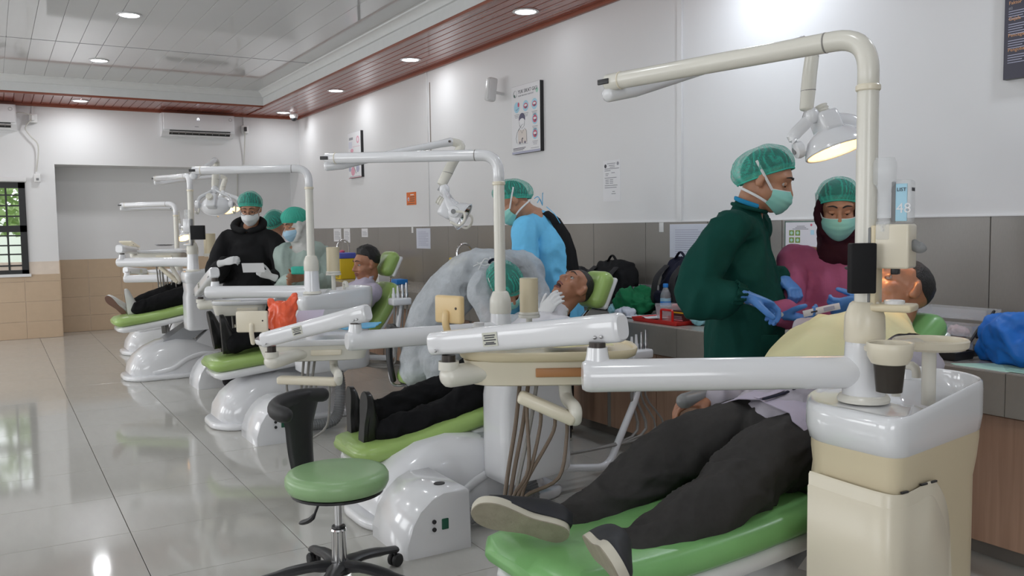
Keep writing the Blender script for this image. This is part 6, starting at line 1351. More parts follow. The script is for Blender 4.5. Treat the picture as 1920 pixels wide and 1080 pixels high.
    xs = np.linspace(2.09, 2.60, 38); ys = np.linspace(1.685, 2.035, 25); H_ = np.zeros((38, 25))
    for i, x in enumerate(xs):
        for j, y_ in enumerate(ys):
            hit = so_bvh.ray_cast(Vector(A((x, y_, 1.6)) - off), Vector((0, 0, -1))); H_[i, j] = (hit[0][2] + off[2]) if hit[0] is not None else 0.74
    H_ = np.maximum(H_, 0.80)
    for k in range(6):
        Q = np.pad(H_, 1, mode='edge'); S_ = (Q[:-2, 1:-1] + Q[2:, 1:-1] + Q[1:-1, :-2] + Q[1:-1, 2:]) / 4; H_ = np.maximum(H_, S_) if k < 4 else S_
    G = [[A((x, y_, H_[i, j] + 0.014 + 0.004 * noise.noise(Vector((x * 14, y_ * 9, 2))) + (0.002 if abs(((x - 2.165) * 7) % 1 - 0.5) > 0.46 else 0))) for j, y_ in enumerate(ys)] for i, x in enumerate(xs)]
    tag(MB().grid(G, 0.0012).build('paper_bib', 'bib_yellow', None, 60), 'pale yellow paper bib spread over the chest of the nearest patient', 'bib')
patient_near()
def lying(label, yc, headpx, Fh, Uh, hips, chest, neck, knees, ankles, shirt, trouser, feet, shoe_m, sole_m, edge_m, mouth=0.0, skin='skin_dark', vox=0.007, arms=None, hair_t=0.004, amp=0.008, extra_r=1.0, hairy=False):
    hc = ony(headpx[0], headpx[1], yc); root = thing('person', (hips[0][0], yc, hips[0][2] - 0.1), label, 'person')
    hm = (hips[0] + hips[1]) / 2; b = MB(); head_shapes(b, hc, Fh, Uh, 0.98, mouth=mouth, neck_to=neck)
    torso(b, [hm, (hm + chest) / 2, chest, neck], (0, 1, 0), [0.12, 0.12, 0.12, 0.06], [0.07, 0.07, 0.07, 0.05])
    sh = [chest * 0.55 + neck * 0.45 + V(0, s * 0.19, -0.02) for s in (1, -1)]
    if arms is None: arms = [(s_ * 0.5 + hm * 0.5 + V(0, 0.06 * k, 0.0), hm + V(-0.12, 0.20 * k, 0.10)) for s_, k in zip(sh, (1, -1))]
    for s_, (e, w) in zip(sh, arms): limb(b, [chest, s_, e, w], [0.065, 0.052, 0.04, 0.027]); hand_shapes(b, w, nrm(V(-1, 0, -0.1)), V(0, 0, -1), V(0, yc - w[1], 0), 0.95, 0.4)
    for h, k, a in zip(hips, knees, ankles): limb(b, [h, k, a], [0.075, 0.055, 0.042])
    bo = inner_body(root, b, skin, vox)
    face_bits(root, hc, Fh, Uh, 0.98, lids=0.15, dark=True); lips(root, hc, Fh, Uh, 0.98, mouth); short_hair(root, hc, Fh, Uh, 0.98, thick=hair_t, rough=0.006 if hairy else 0.002, body=bo, top=0.022 if hairy else 0.0)
    t = MB()
    for h, k, a in zip(hips, knees, ankles): limb(t, [h, h * 0.5 + k * 0.5, k, k * 0.5 + a * 0.5, a], A([0.105, 0.098, 0.085, 0.075, 0.066]) * extra_r)
    t.ell(hm, (0.13, 0.16, 0.10)); mesh_part('trousers', t, 0.012, trouser, root, 3, dict(amp=amp, f1=(9, 10, 9), seed=yc))
    s = MB(); torso(s, [hm, (hm + chest) / 2, chest, chest * 0.4 + neck * 0.6, neck], (0, 1, 0), [0.165, 0.165, 0.175, 0.13, 0.068], [0.10, 0.105, 0.105, 0.082, 0.060])
    for s_, (e, w) in zip(sh, arms): limb(s, [chest, s_, (s_ + e) / 2, e], [0.07, 0.068, 0.064, 0.06])
    so = mesh_part('shirt', s, 0.011, shirt, root, 3, dict(amp=0.006, f1=(9, 8, 8), seed=yc + 3))
    d = nrm(neck - chest); F_, U_, L_ = hframe(Fh, Uh); q = neck + d * 0.012
    for k in (-1, 1): MB().tube(spline([q - F_ * 0.06, q + L_ * k * 0.066, q + F_ * 0.055 + L_ * k * 0.02 - d * 0.02, q + F_ * 0.06 + L_ * k * 0.05 - d * 0.06], 5), 0.014, 8, hint=d, r2=0.004, ends=1).build('shirt_collar', shirt, so)
    for (h, tdir, up) in feet: shoe(root, h, A(h) + nrm(tdir) * 0.27, up, shoe_m, sole_m, 0.265 if shoe_m != 'shoe_white' else 0.24, 0.05, edge_m)
    return root
# second patient: mouth open, chin held
lying('patient in the second chair with cropped hair and mouth wide open, black trousers and shoes', 3.86, (1076, 541), nrm(V(-0.62, -0.10, 0.78)), nrm(V(0.78, 0, 0.62)),
      [V(2.16, 3.95, 0.56), V(2.16, 3.77, 0.56)], V(2.44, 3.86, 0.76), V(2.585, 3.86, 0.865), [ony(836, 733, 3.98), ony(850, 772, 3.76)], [ony(695, 780, 3.99), ony(718, 815, 3.79)], 'shirt_white', 'trousers_black',
      [(ony(655, 826, 4.0), V(0.10, 0.28, 0.95), V(0.95, 0, 0.1)), (ony(676, 838, 3.80), V(0.05, -0.12, 0.97), V(0.95, 0, 0.1))], 'shoe_black', 'black_rubber', 'shoe_black', mouth=1.0, amp=0.012,
      arms=[(V(2.3, 4.12, 0.70), V(2.12, 4.05, 0.72)), (V(2.3, 3.6, 0.70), V(2.12, 3.68, 0.72))])
# third patient: sitting upright
lying('patient sitting upright in the third chair, thick black hair, lilac shirt, seen in profile', 6.03, (687, 496), nrm(V(-0.98, -0.10, -0.10)), nrm(V(-0.06, 0, 1)),
      [V(2.12, 6.12, 0.66), V(2.12, 5.94, 0.66)], V(2.31, 6.03, 0.825), V(2.355, 6.03, 0.945), [V(1.72, 6.12, 0.66), V(1.72, 5.94, 0.66)], [V(1.36, 6.12, 0.55), V(1.36, 5.96, 0.55)], 'shirt_lilac', 'trousers_black',
      [(ony(402, 655, 6.13), V(-0.12, 0.14, 0.95), V(0.95, 0, 0.12)), (ony(418, 664, 5.97), V(-0.05, 0.0, 0.97), V(0.95, -0.1, 0.1))], 'shoe_black', 'black_rubber', 'shoe_black', hair_t=0.010, hairy=True)
# fourth patient: only legs in view
lying('patient lying in the fourth chair, black trousers and white sneakers with brown soles', 8.42, (520, 470), nrm(V(-0.6, 0, 0.8)), nrm(V(0.8, 0, 0.6)),
      [V(1.80, 8.51, 0.80), V(1.80, 8.33, 0.80)], V(2.12, 8.42, 0.97), V(2.30, 8.42, 1.05), [ony(315, 550, 8.52), ony(320, 562, 8.34)], [ony(255, 572, 8.53), ony(258, 580, 8.37)], 'shirt_white', 'trousers_black',
      [(ony(236, 590, 8.56), V(-0.62, 0.30, 0.66), V(0.60, 0.62, 0.45)), (ony(240, 592, 8.40), V(-0.08, 0.05, 0.95), V(0.95, -0.25, 0.1))], 'shoe_white', 'sole_brown', 'shoe_white', amp=0.008)
# ------------------------------------------------------------------ stools
def stool(x, y, back_ang, label, seat_z=0.44, gm='green_stool'):
    r = thing('stool', (x, y, 0), label, 'stool', 'green swivel stools')
    st = MB().lathe([(0.0, seat_z - 0.075), (0.15, seat_z - 0.075), (0.176, seat_z - 0.066), (0.186, seat_z - 0.045), (0.186, seat_z - 0.022), (0.176, seat_z - 0.006), (0.155, seat_z), (0.08, seat_z + 0.003), (0.0, seat_z + 0.004)], (x, y, 0), n=40).build('seat', gm, r, 60)
    MB().lathe([(0.0, seat_z - 0.083), (0.165, seat_z - 0.083), (0.165, seat_z - 0.074), (0, seat_z - 0.074)], (x, y, 0), n=32).build('seat_plate', 'black_plastic', r)
    MB().rbox((x - 0.055, y - 0.03, seat_z - 0.115), (x + 0.055, y + 0.03, seat_z - 0.08), 0.006).build('seat_mount', 'black_metal', r)
    MB().tube([(x, y, seat_z - 0.10), (x, y, 0.22)], 0.014, 16).build('piston', 'steel', r)
    MB().lathe([(0.027, 0.09), (0.027, 0.215), (0.029, 0.222), (0.026, 0.228), (0.0, 0.228)], (x, y, 0), n=20).build('gas_cylinder', 'chrome', r)
    MB().lathe([(0.024, 0.228), (0.026, 0.232), (0.024, 0.238), (0, 0.238)], (x, y, 0), n=18).build('cylinder_ring', 'black_plastic', r)
    MB().lathe([(0.045, 0.065), (0.05, 0.085), (0.035, 0.105), (0.03, 0.11)], (x, y, 0), n=20).build('hub', 'black_plastic', r)
    for k in range(5):
        a = 2 * math.pi * k / 5 + 0.35; d = A((math.cos(a), math.sin(a), 0)); p0 = A((x, y, 0.088)); e = A((x, y, 0)) + d * 0.275
        leg = MB().tube(spline([p0, p0 + d * 0.12 + Z * 0.004, e + Z * 0.066], 5), [0.020] * 4 + [0.017] * 4 + [0.014] * 3, 10, hint=(0, 0, 1), r2=[0.034] * 4 + [0.028] * 4 + [0.022] * 3, ends=0.8).build('leg', 'black_plastic', r)
        sd = A((-d[1], d[0], 0))
        for s in (-1, 1): MB().lathe([(0.0, -0.009), (0.022, -0.009), (0.026, -0.004), (0.026, 0.004), (0.022, 0.009), (0.0, 0.009)], e + Z * 0.026 + sd * (s * 0.013), sd, 16).build('caster', 'black_rubber', leg)
        MB().tube([e + Z * 0.03, e + Z * 0.06], 0.008, 8).build('caster_stem', 'black_metal', leg)
    # lever
    d = A((math.cos(back_ang + 0.15), math.sin(back_ang + 0.15), 0)); MB().tube(spline([A((x, y, seat_z - 0.095)), A((x, y, seat_z - 0.10)) + d * 0.07, A((x, y, seat_z - 0.20)) + d * 0.13 + A((0, 0, 0.0)), A((x, y, seat_z - 0.235)) + d * 0.2], 5), [0.005] * 10 + [0.010] * 4 + [0.009, 0.005], 8).build('lever', 'black_plastic', r)
    # backrest: flared upright plate and a curved arm pad
    d = A((math.cos(back_ang), math.sin(back_ang), 0)); s = A((-d[1], d[0], 0)); o = A((x, y, 0))
    MB().tube(spline([o + d * 0.10 + Z * (seat_z - 0.09), o + d * 0.20 + Z * (seat_z - 0.09), o + d * 0.225 + Z * (seat_z - 0.02), o + d * 0.225 + Z * (seat_z + 0.1)], 6), 0.009, 10).build('back_bar', 'steel', r)
    pts = spline([o + d * 0.205 + Z * (seat_z - 0.06), o + d * 0.222 + Z * (seat_z + 0.04), o + d * 0.225 + Z * (seat_z + 0.15), o + d * 0.215 + Z * (seat_z + 0.25)], 6)
    ww = np.interp(np.linspace(0, 1, len(pts)), [0, 0.25, 0.6, 0.85, 1], [0.045, 0.055, 0.062, 0.085, 0.115])
    MB().tube(pts, list(ww), 16, hint=s, r2=list(np.interp(np.linspace(0, 1, len(pts)), [0, 0.5, 1], [0.018, 0.02, 0.026])), ends=0.7).build('back_plate', 'black_plastic', r)
    arc = [o + d * (0.215 - 0.13 * (1 - math.cos(a)) * 1.2) + s * (0.19 * math.sin(a)) + Z * (seat_z + 0.24 - 0.008 * abs(a)) for a in np.linspace(-0.5, 1.75, 19)]
    MB().tube(arc, [0.027] * 3 + [0.030] * 13 + [0.030, 0.030, 0.027], 14, hint=Z, r2=0.024, ends=1).build('back_pad', 'black_rubber', r)
    return r
p = at(632, 885, 3.15)
stool(p[0], p[1], math.atan2(0.951, -0.307), 'green round stool with curved black arm support in the foreground', p[2] + 0.01)
q = at(803, 700, 5.12); stool(q[0], q[1], math.pi - 0.35, 'green stool under the person in the sheer white gown', q[2] + 0.03, 'green_vinyl')
# ------------------------------------------------------------------ accessories on the units
def tissue_roll(c, h, r, label):
    t = thing('tissue_holder', c, label, 'tissue holder', 'cream cylinders on the spittoons')
    MB().lathe([(r, 0), (r, h), (r * 0.9, h + 0.002), (r * 0.3, h + 0.001), (r * 0.3, h - 0.02), (0, h - 0.02)], c, n=24).build('cylinder', 'cream_plastic', t)
    MB().lathe([(r * 1.1, -0.006), (r * 1.12, 0.0), (r * 1.05, 0.006)], c, n=24).build('base_ring', 'ivory', t)
z2 = 0.775; u2 = (1.96, 3.39)
# side plates fixed to the posts carry the cylinders
def post_plate(u, c, r, h):
    """round shelf on a pillar standing on the spittoon"""
    t = thing('side_shelf', (c[0], c[1], u['zb']), u['shelf'], 'shelf', 'small shelves on the spittoons')
    MB().lathe([(r, 0), (r * 1.02, 0.008), (r, 0.014), (r * 0.9, 0.014), (r * 0.88, 0.009), (0, 0.009)], (c[0], c[1], c[2] - 0.012), n=28).build('plate', 'ivory', t)
    MB().tube([(c[0], c[1], u['zb'] + 0.0), (c[0], c[1], c[2] - 0.01)], 0.014, 14).build('pillar', 'ivory', t)
for U_, (px, py0, py1), lab, sh in ((U2, (992, 590, 525), 'tall cream tissue cylinder on the second unit beside the patient', 'small round shelf under the cream cylinder of the second unit'), (U3, (625, 512, 466), 'cream tissue cylinder beside the yellow waste box, on the third unit', 'small round shelf under the cream cylinder of the third unit'), (U4, (394, 478, 440), 'cream tissue cylinder half hidden behind the black-jacketed person', 'small round shelf under the half-hidden cream cylinder')):
    yy = U_['pole'][1] + 0.03; c = ony(px, py0, yy); h = ony(px, py1, yy)[2] - c[2]; U_['shelf'] = sh; post_plate(U_, c - Z * 0.001, 0.05, 0); tissue_roll(c + Z * 0.008, h, 0.043 if U_ is not U4 else 0.05, lab)
# --- first unit: cup, cup holder, tray plate, mouthwash dispenser
zb = 0.865
c = at(1745, 638, 2.26); sh = thing('side_shelf', (c[0], c[1], zb), 'oval cream plate on a pillar above the nearest spittoon bowl', 'shelf', 'small shelves on the spittoons')
MB().lathe([(0.05, -0.022), (0.075, -0.022), (0.082, -0.016), (0.084, 0.0), (0.0805, 0.004), (0.077, 0.001), (0.074, -0.012), (0.0, -0.013)], c, sx=1.12, n=40, hint=CR).build('plate', 'cream_light', sh)
MB().tube([(c[0] - 0.005, c[1], zb - 0.03), (c[0] - 0.005, c[1], c[2] - 0.02)], 0.0175, 18).build('pillar', 'ivory', sh)
k = A((1.861, 1.404, c[2] - 0.008)); d = nrm(c - k); MB().tube([k + d * 0.04, c - d * 0.05], 0.012, 10, hint=Z, r2=0.03, ends=0.5).build('arm', 'cream_light', sh)
c = at(1668, 668, 2.05); ch = thing('cup_holder', c, 'round cream cup holder ring on the nearest unit', 'cup holder')
MB().lathe([(0.036, -0.018), (0.041, -0.016), (0.0495, 0.0), (0.052, 0.018), (0.052, 0.030), (0.050, 0.033), (0.046, 0.031), (0.044, 0.0), (0.036, -0.012)], c, n=32, caps=False).build('ring', 'cream_light', ch)
k = A((1.861, 1.404, c[2] + 0.012)); d = nrm(k - c); MB().tube([c + d * 0.045, k - d * 0.03], 0.014, 10, hint=Z, r2=0.022, ends=0.6).build('bracket', 'cream_light', ch)
cup = thing('drinking_cup', c - Z * 0.09, 'clear plastic cup with dark liquid hanging in the cream holder', 'cup')
MB().lathe([(0.030, -0.088), (0.031, -0.09), (0.0405, 0.028), (0.042, 0.031), (0.040, 0.030), (0.0295, -0.086), (0.0, -0.0865)], c, n=28, caps=False).build('cup_wall', 'cup_clear', cup)
MB().lathe([(0.0, -0.084), (0.0292, -0.084), (0.0355, -0.018), (0.0, -0.018)], c, n=28).build('liquid', 'cola', cup)
# mouthwash dispenser on the pole
o = at(1672, 480, 2.13); R = np.stack([nrm(CR * 0.80 - CF * 0.6), nrm(CF * 0.80 + CR * 0.6), Z], 1)
ds = thing('mouthwash_dispenser', (o[0], o[1], o[2] - 0.16), 'cream wall-type mouthwash dispenser clamped to the lamp pole, bottle on top', 'dispenser')
L_ = lambda x, y, z: o + R @ A((x, y, z))
def rb(lo, hi, r, m, nm, par): return MB().rbox(A(lo) + o, A(hi) + o, r, R, o).build(nm, m, par)
rb((-0.058, -0.03, -0.125), (-0.042, 0.04, 0.072), 0.004, 'grey_plastic', 'mount_plate', ds)
rb((-0.043, -0.028, -0.125), (-0.030, 0.038, 0.075), 0.003, 'cream_plastic', 'back_plate', ds)
hd = rb((-0.032, -0.034, -0.03), (0.046, 0.05, 0.078), 0.006, 'cream_light', 'pump_head', ds)
rb((-0.030, -0.036, 0.04), (0.002, -0.01, 0.085), 0.004, 'clear_plastic', 'bottle_neck_seat', hd)
MB().tube(spline([L_(0.046, 0.0, 0.03), L_(0.062, 0.0, 0.02), L_(0.07, 0, 0.024)], 5), 0.013, 10, hint=Z, r2=0.006, ends=1).build('lever', 'grey_plastic', hd)
rb((0.0, -0.012, -0.045), (0.018, 0.012, -0.028), 0.003, 'black_plastic', 'nozzle', hd)
rb((-0.04, -0.042, -0.135), (0.055, 0.045, -0.117), 0.006, 'cream_plastic', 'drip_tray', ds)
MB().lathe([(0.0, 0), (0.024, 0), (0.024, 0.008), (0.019, 0.010), (0, 0.010)], L_(0.008, 0, -0.117), (0, 0, 1), 20).build('cup_rest', 'white_gloss', ds)
bt = thing('mouthwash_bottle', L_(0.02, 0.008, 0.08), 'upside-down square mouthwash bottle with blue label on the dispenser', 'bottle')
MB().rbox(A((-0.002, -0.012, 0.08)) + o, A((0.045, 0.034, 0.185)) + o, 0.008, R, o).build('bottle_body', 'clear_plastic', bt)
MB().rbox(A((0.010, -0.0155, 0.085)) + o, A((0.036, -0.012, 0.175)) + o, 0.001, R, o).build('label', 'poster_sky', bt)
MB().rbox(A((0.0, -0.0145, 0.082)) + o, A((0.010, -0.0120, 0.18)) + o, 0.001, R, o).build('side_shade', 'grey_plastic', bt)  # grey strip paints the shading on the bottle's dark side
lab = [ch_ for ch_ in bt.children if ch_.name.startswith('label')][0]
text('LIST', 'lettering', 'ink', bt, L_(0.0125, -0.0162, 0.157), R[:, 0], Z, 0.0120); text('ERINE', 'lettering', 'ink', bt, L_(0.0455, -0.010, 0.157), R[:, 1], Z, 0.0120)
text('48', 'lettering', 'paper', bt, L_(0.012, -0.0162, 0.105), R[:, 0], Z, 0.034)
wb_ = thing('measuring_cup', L_(-0.02, -0.022, 0.085), 'clear plastic dosing chamber with wide top beside the mouthwash bottle', 'dosing chamber')
MB().lathe([(0.013, 0.0), (0.014, 0.09), (0.017, 0.105), (0.026, 0.118), (0.027, 0.165), (0.022, 0.178), (0.0, 0.179)], L_(-0.014, -0.022, 0.06), n=20).build('chamber', 'clear_plastic', wb_)
bxp = at(1616, 503, 2.11); bb = thing('control_box', bxp - Z * 0.06, 'black rectangular box strapped to the nearest lamp pole', 'control box')
MB().rbox(bxp - A((0.031, 0.014, 0.061)), bxp + A((0.031, 0.014, 0.061)), 0.004, np.stack([CR, CF, Z], 1)).build('case', 'matte_black', bb)
MB().tube([bxp + CF * 0.02 + CR * 0.01 * math.cos(a) + (CR * math.cos(a) + CF * math.sin(a)) * 0.02 for a in np.linspace(0, 6.28, 17)], 0.004, 6).build('strap', 'black_rubber', bb)
b4 = at(371, 436, 7.35); bb = thing('control_box', b4 - Z * 0.06, 'black rectangular box on the lamp pole of the fourth unit', 'control box')
MB().rbox(b4 - A((0.058, 0.02, 0.06)), b4 + A((0.058, 0.02, 0.06)), 0.005, np.stack([CR, CF, Z], 1)).build('case', 'matte_black', bb)
MB().tube([b4 + CF * 0.02, b4 + CF * 0.1], 0.006, 6).build('bracket', 'grey_plastic', bb)
d4 = at(352, 430, 7.55); ds4 = thing('mouthwash_dispenser', d4 - Z * 0.12, 'small white mouthwash dispenser with bottle on the fourth unit pole', 'dispenser')
R4 = np.stack([CR, CF, Z], 1)
MB().rbox(d4 + A((-0.03, -0.03, -0.03)), d4 + A((0.03, 0.04, 0.09)), 0.006, R4, d4).build('pump_head', 'white_gloss', ds4); MB().rbox(d4 + A((0.03, -0.03, -0.14)), d4 + A((0.045, 0.03, 0.09)), 0.004, R4, d4).build('mount_plate', 'grey_plastic', ds4); MB().rbox(d4 + A((-0.03, -0.03, -0.14)), d4 + A((0.03, 0.04, -0.125)), 0.004, R4, d4).build('drip_tray', 'white_gloss', ds4)
MB().rbox(d4 + A((-0.02, -0.022, 0.09)), d4 + A((0.03, 0.03, 0.17)), 0.008, R4, d4).build('bottle', 'clear_plastic', ds4)
# --- things lying on the instrument trays
def cloth_blob(name, c, size, m, label, cat, seed=0, amp=0.02, voxel=0.008, f=(14, 14, 14), parts=None, it=4):
    b = MB(); rr = random.Random(seed); c = A(c, float); size = A(size, float)
    for k in range(7):
        o_ = A((rr.uniform(-.5, .5), rr.uniform(-.5, .5), rr.uniform(-.3, .3))) * size * 0.7; b.ell(c + o_, size * A((rr.uniform(.28, .45), rr.uniform(.28, .45), rr.uniform(.28, .42))))
    if parts: parts(b)
    ob = mesh_part(name, b, voxel, m, None, it, dict(amp=amp, f1=f, amp2=amp * 0.3, f2=(40, 40, 40), seed=seed))
    return tag(ob, label, cat)
# orange carrier bag on the second tray
tb = at(530, 611, 4.16)
def bag_ears(b):
    for dx, dz, lean in ((-0.035, 0.125, -0.01), (0.035, 0.15, 0.015)):
        q = tb + CR * dx
        b.tube(spline([q + Z * 0.06, q + Z * (dz * 0.75) + CR * lean, q + Z * dz + CR * lean * 2], 5), [0.030] * 5 + [0.026, 0.024, 0.022, 0.020, 0.018, 0.014], 12, hint=CR, r2=0.010, ends=0.6)
b = MB(); torso(b, [tb - Z * 0.005, tb + Z * 0.03, tb + Z * 0.07, tb + Z * 0.10], CR, [0.062, 0.066, 0.058, 0.046], [0.045, 0.05, 0.042, 0.03]); bag_ears(b)
tag(mesh_part('carrier_bag', b, 0.006, 'bag_orange', None, 3, dict(amp=0.006, f1=(22, 22, 12), amp2=0.002, f2=(60, 60, 60), seed=2)), 'crumpled orange plastic carrier bag standing on the second unit tray', 'bag')
c = at(655, 616, 4.12); Rt = np.stack([CR, CF, Z], 1)
G = [[c + CR * x + CF * y + Z * (0.004 + 0.006 * noise.noise(Vector((x * 20, y * 20, 0))) + 0.010 * max(0, x / 0.15)) for y in np.linspace(-0.085, 0.12, 8)] for x in np.linspace(-0.16, 0.135, 14)]
tag(MB().grid(G, 0.004).build('tray_liner', 'blue_liner', None, 60), 'crinkled light blue liner on the white tray of the second unit', 'tray liner')
c = at(570, 606, 4.2); G = [[c + CR * x + Z * (0.05 * y + 0.04 * (x + 0.05)) + CF * (0.10 * y) for y in (0, 0.5, 1)] for x in np.linspace(-0.05, 0.08, 5)]
tag(MB().grid(G, 0.001).build('paper_sheet', 'lilac_sheet', None, 60), 'pale lilac sheet leaning beside the orange carrier bag', 'paper')
# dish and jar on the first tray
c = at(935, 625, 2.66); tag(MB().lathe([(0.0, 0.0), (0.055, 0.0), (0.07, 0.012), (0.072, 0.013), (0.056, 0.004), (0.0, 0.003)], c - Z * 0.0, sx=1.5, n=32, hint=CR).build('kidney_dish', 'steel', None), 'shallow steel dish on the cream tray of the nearest unit', 'dish')
c = at(898, 612, 2.68); tag(MB().lathe([(0.022, -0.03), (0.022, 0.0), (0.017, 0.001), (0.017, 0.012), (0.0, 0.013)], c, n=20).build('jar', 'white_matte', None), 'small white lidded jar on the cream tray next to the wooden-looking viewer', 'jar')
c = at(1085, 645, 2.62); G = [[c + CR * x + CF * y + Z * 0.004 * math.sin(30 * x) for y in np.linspace(-0.05, 0.06, 4)] for x in np.linspace(-0.1, 0.1, 9)]
tag(MB().grid(G, 0.002).build('tray_paper', 'bib_yellow', None, 60), 'pale yellow paper sheet on the right half of the cream tray', 'paper')
c = at(308, 461, 8.0); tag(MB().lathe([(0.0, 0.0), (0.05, 0.0), (0.068, 0.014), (0.07, 0.014), (0.052, 0.004), (0.0, 0.003)], c, sx=1.3, n=24, hint=CR).build('kidney_dish', 'steel', None), 'steel dish of instruments on the far white tray of the fourth unit', 'dish')
c = at(338, 466, 7.95); G = [[c + CR * x + CF * y - Z * max(0, x) * 0.5 for y in (-0.07, 0, 0.07)] for x in np.linspace(-0.06, 0.10, 6)]
tag(MB().grid(G, 0.002).build('paper_towel', 'paper', None, 60), 'white paper towel hanging off the tray of the fourth unit', 'paper')
# film-viewer sized papers and teal pack held by the mint-gowned person
c = at(565, 508, 6.55); pk = thing('glove_pack', c, 'teal and orange plastic glove pack in the hands of the mint-gowned person', 'pack')
MB().rbox(c - A((0.075, 0.02, 0.025)), c + A((0.04, 0.02, 0.035)), 0.012, Rt).build('pouch', 'cap_band', pk); MB().rbox(c + A((0.03, -0.02, -0.015)), c + A((0.10, 0.02, 0.03)), 0.01, Rt, c).build('pouch_orange', 'sign_orange', pk)
# ------------------------------------------------------------------ things on the walls
def board(name, yl, yr, z0, z1, thick, label, cat, face='paper', edge='black_plastic', gap=0.0):
    """flat board on the right wall; yl = left end as seen from the room (larger y)"""
    x1 = WX - 0.012 if z0 < WT else WX; x0 = x1 - thick - gap
    r = thing(name, (x1, (yl + yr) / 2, z0), label, cat)
    MB().box((x0 + 0.0008, yr, z0), (x1 - gap if gap else x1, yl, z1)).build('backing', edge, r, None)
    MB().box((x0, yr + 0.001, z0 + 0.001), (x0 + 0.001, yl - 0.001, z1 - 0.001)).build('print', face, r, None)
    P = lambda u, v, d=0.0004: A((x0 - d, yl - u, z0 + v))
    return r, P
RT = A((0, -1.0, 0))
def disc(r, P, u, v, ru, rv, m, name='printed_disc', d=0.0005, n=20):
    c = P(u, v, d); MB().add([c + RT * (ru * math.cos(a)) + Z * (rv * math.sin(a)) for a in np.linspace(0, 6.2832, n, endpoint=False)], [tuple(range(n))]).build(name, m, r, None, False)
def bar(r, P, u0, v0, u1, v1, m='ink_grey', name='printed_line', d=0.0005):
    MB().add([P(u0, v0, d), P(u1, v0, d), P(u1, v1, d), P(u0, v1, d)], [(0, 1, 2, 3)]).build(name, m, r, None, False)
def line(r, P, pts, w, m='ink', name='drawn_line', d=0.0008): MB().tube([P(u, v, d) for u, v in pts], w, 5, hint=(1, 0, 0), r2=0.0003).build(name, m, r)
# toothbrushing poster
r, P = board('poster', 6.38, 5.937, 1.925, 2.487, 0.035, 'white toothbrushing poster board with a drawn child at a basin and mouth pictures', 'poster')
W_, H_ = 0.443, 0.562
text('YUK SIKAT GIGI', 'lettering', 'ink', r, P(0.105, 0.495), RT, Z, 0.042); text('AGAR GIGI SEHAT DAN KUAT', 'lettering', 'ink_grey', r, P(0.108, 0.470), RT, Z, 0.018)
disc(r, P, 0.06, 0.497, 0.03, 0.03, 'ink_grey'); disc(r, P, 0.064, 0.5, 0.023, 0.024, 'paper', d=0.0008); disc(r, P, 0.05, 0.482, 0.012, 0.012, 'frame_green', d=0.001); disc(r, P, 0.40, 0.49, 0.02, 0.02, 'mint_paper')
for k, (u, v) in enumerate(((0.085, 0.385), (0.225, 0.385), (0.36, 0.385), (0.365, 0.265), (0.365, 0.145))):
    disc(r, P, u, v, 0.045, 0.045, 'poster_sky')
    if k == 0: disc(r, P, u + 0.028, v + 0.02, 0.014, 0.02, 'poster_red', d=0.0009); line(r, P, [(u - 0.03, v - 0.015), (u, v - 0.022), (u + 0.03, v - 0.008)], 0.005, 'poster_lilac')
    else: disc(r, P, u, v, 0.033, 0.023 + 0.008 * (k > 2), 'poster_red', d=0.0009); disc(r, P, u, v + 0.004, 0.022, 0.010, 'paper', d=0.0012); disc(r, P, u + 0.006, v - 0.012, 0.014, 0.007, 'poster_hair', d=0.0012)
    for q in range(3): bar(r, P, u - 0.04 + 0.006 * q, v - 0.062 - 0.012 * q, u + 0.04 - 0.006 * q, v - 0.058 - 0.012 * q)
disc(r, P, 0.165, 0.285, 0.05, 0.048, 'poster_hair'); disc(r, P, 0.165, 0.258, 0.045, 0.032, 'paper', d=0.0008)
line(r, P, [(0.122, 0.262), (0.13, 0.225), (0.165, 0.205), (0.2, 0.225), (0.208, 0.262)], 0.0018); line(r, P, [(0.13, 0.207), (0.09, 0.18), (0.07, 0.13), (0.08, 0.09), (0.11, 0.09)], 0.0018); line(r, P, [(0.2, 0.207), (0.235, 0.18), (0.24, 0.09)], 0.0018)
bar(r, P, 0.1, 0.085, 0.235, 0.195, 'poster_skin'); line(r, P, [(0.1, 0.19), (0.165, 0.235), (0.185, 0.24)], 0.0025); line(r, P, [(0.14, 0.195), (0.165, 0.165), (0.19, 0.195)], 0.0015)
line(r, P, [(0.09, 0.078), (0.255, 0.078)], 0.003); line(r, P, [(0.165, 0.085), (0.165, 0.12), (0.175, 0.128), (0.182, 0.118)], 0.006, 'poster_hair'); disc(r, P, 0.13, 0.09, 0.011, 0.011, 'poster_hair', d=0.001); disc(r, P, 0.21, 0.09, 0.011, 0.011, 'poster_hair', d=0.001)
for q in range(3): bar(r, P, 0.02, 0.042 - 0.01 * q + 0.003, 0.22 - 0.02 * q, 0.047 - 0.01 * q + 0.003, 'ink' if q < 2 else 'ink_grey')
bar(r, P, 0.30, 0.03, 0.42, 0.034); bar(r, P, 0.0015, 0.0015, W_ - 0.0015, 0.019, 'poster_lilac', 'footer')
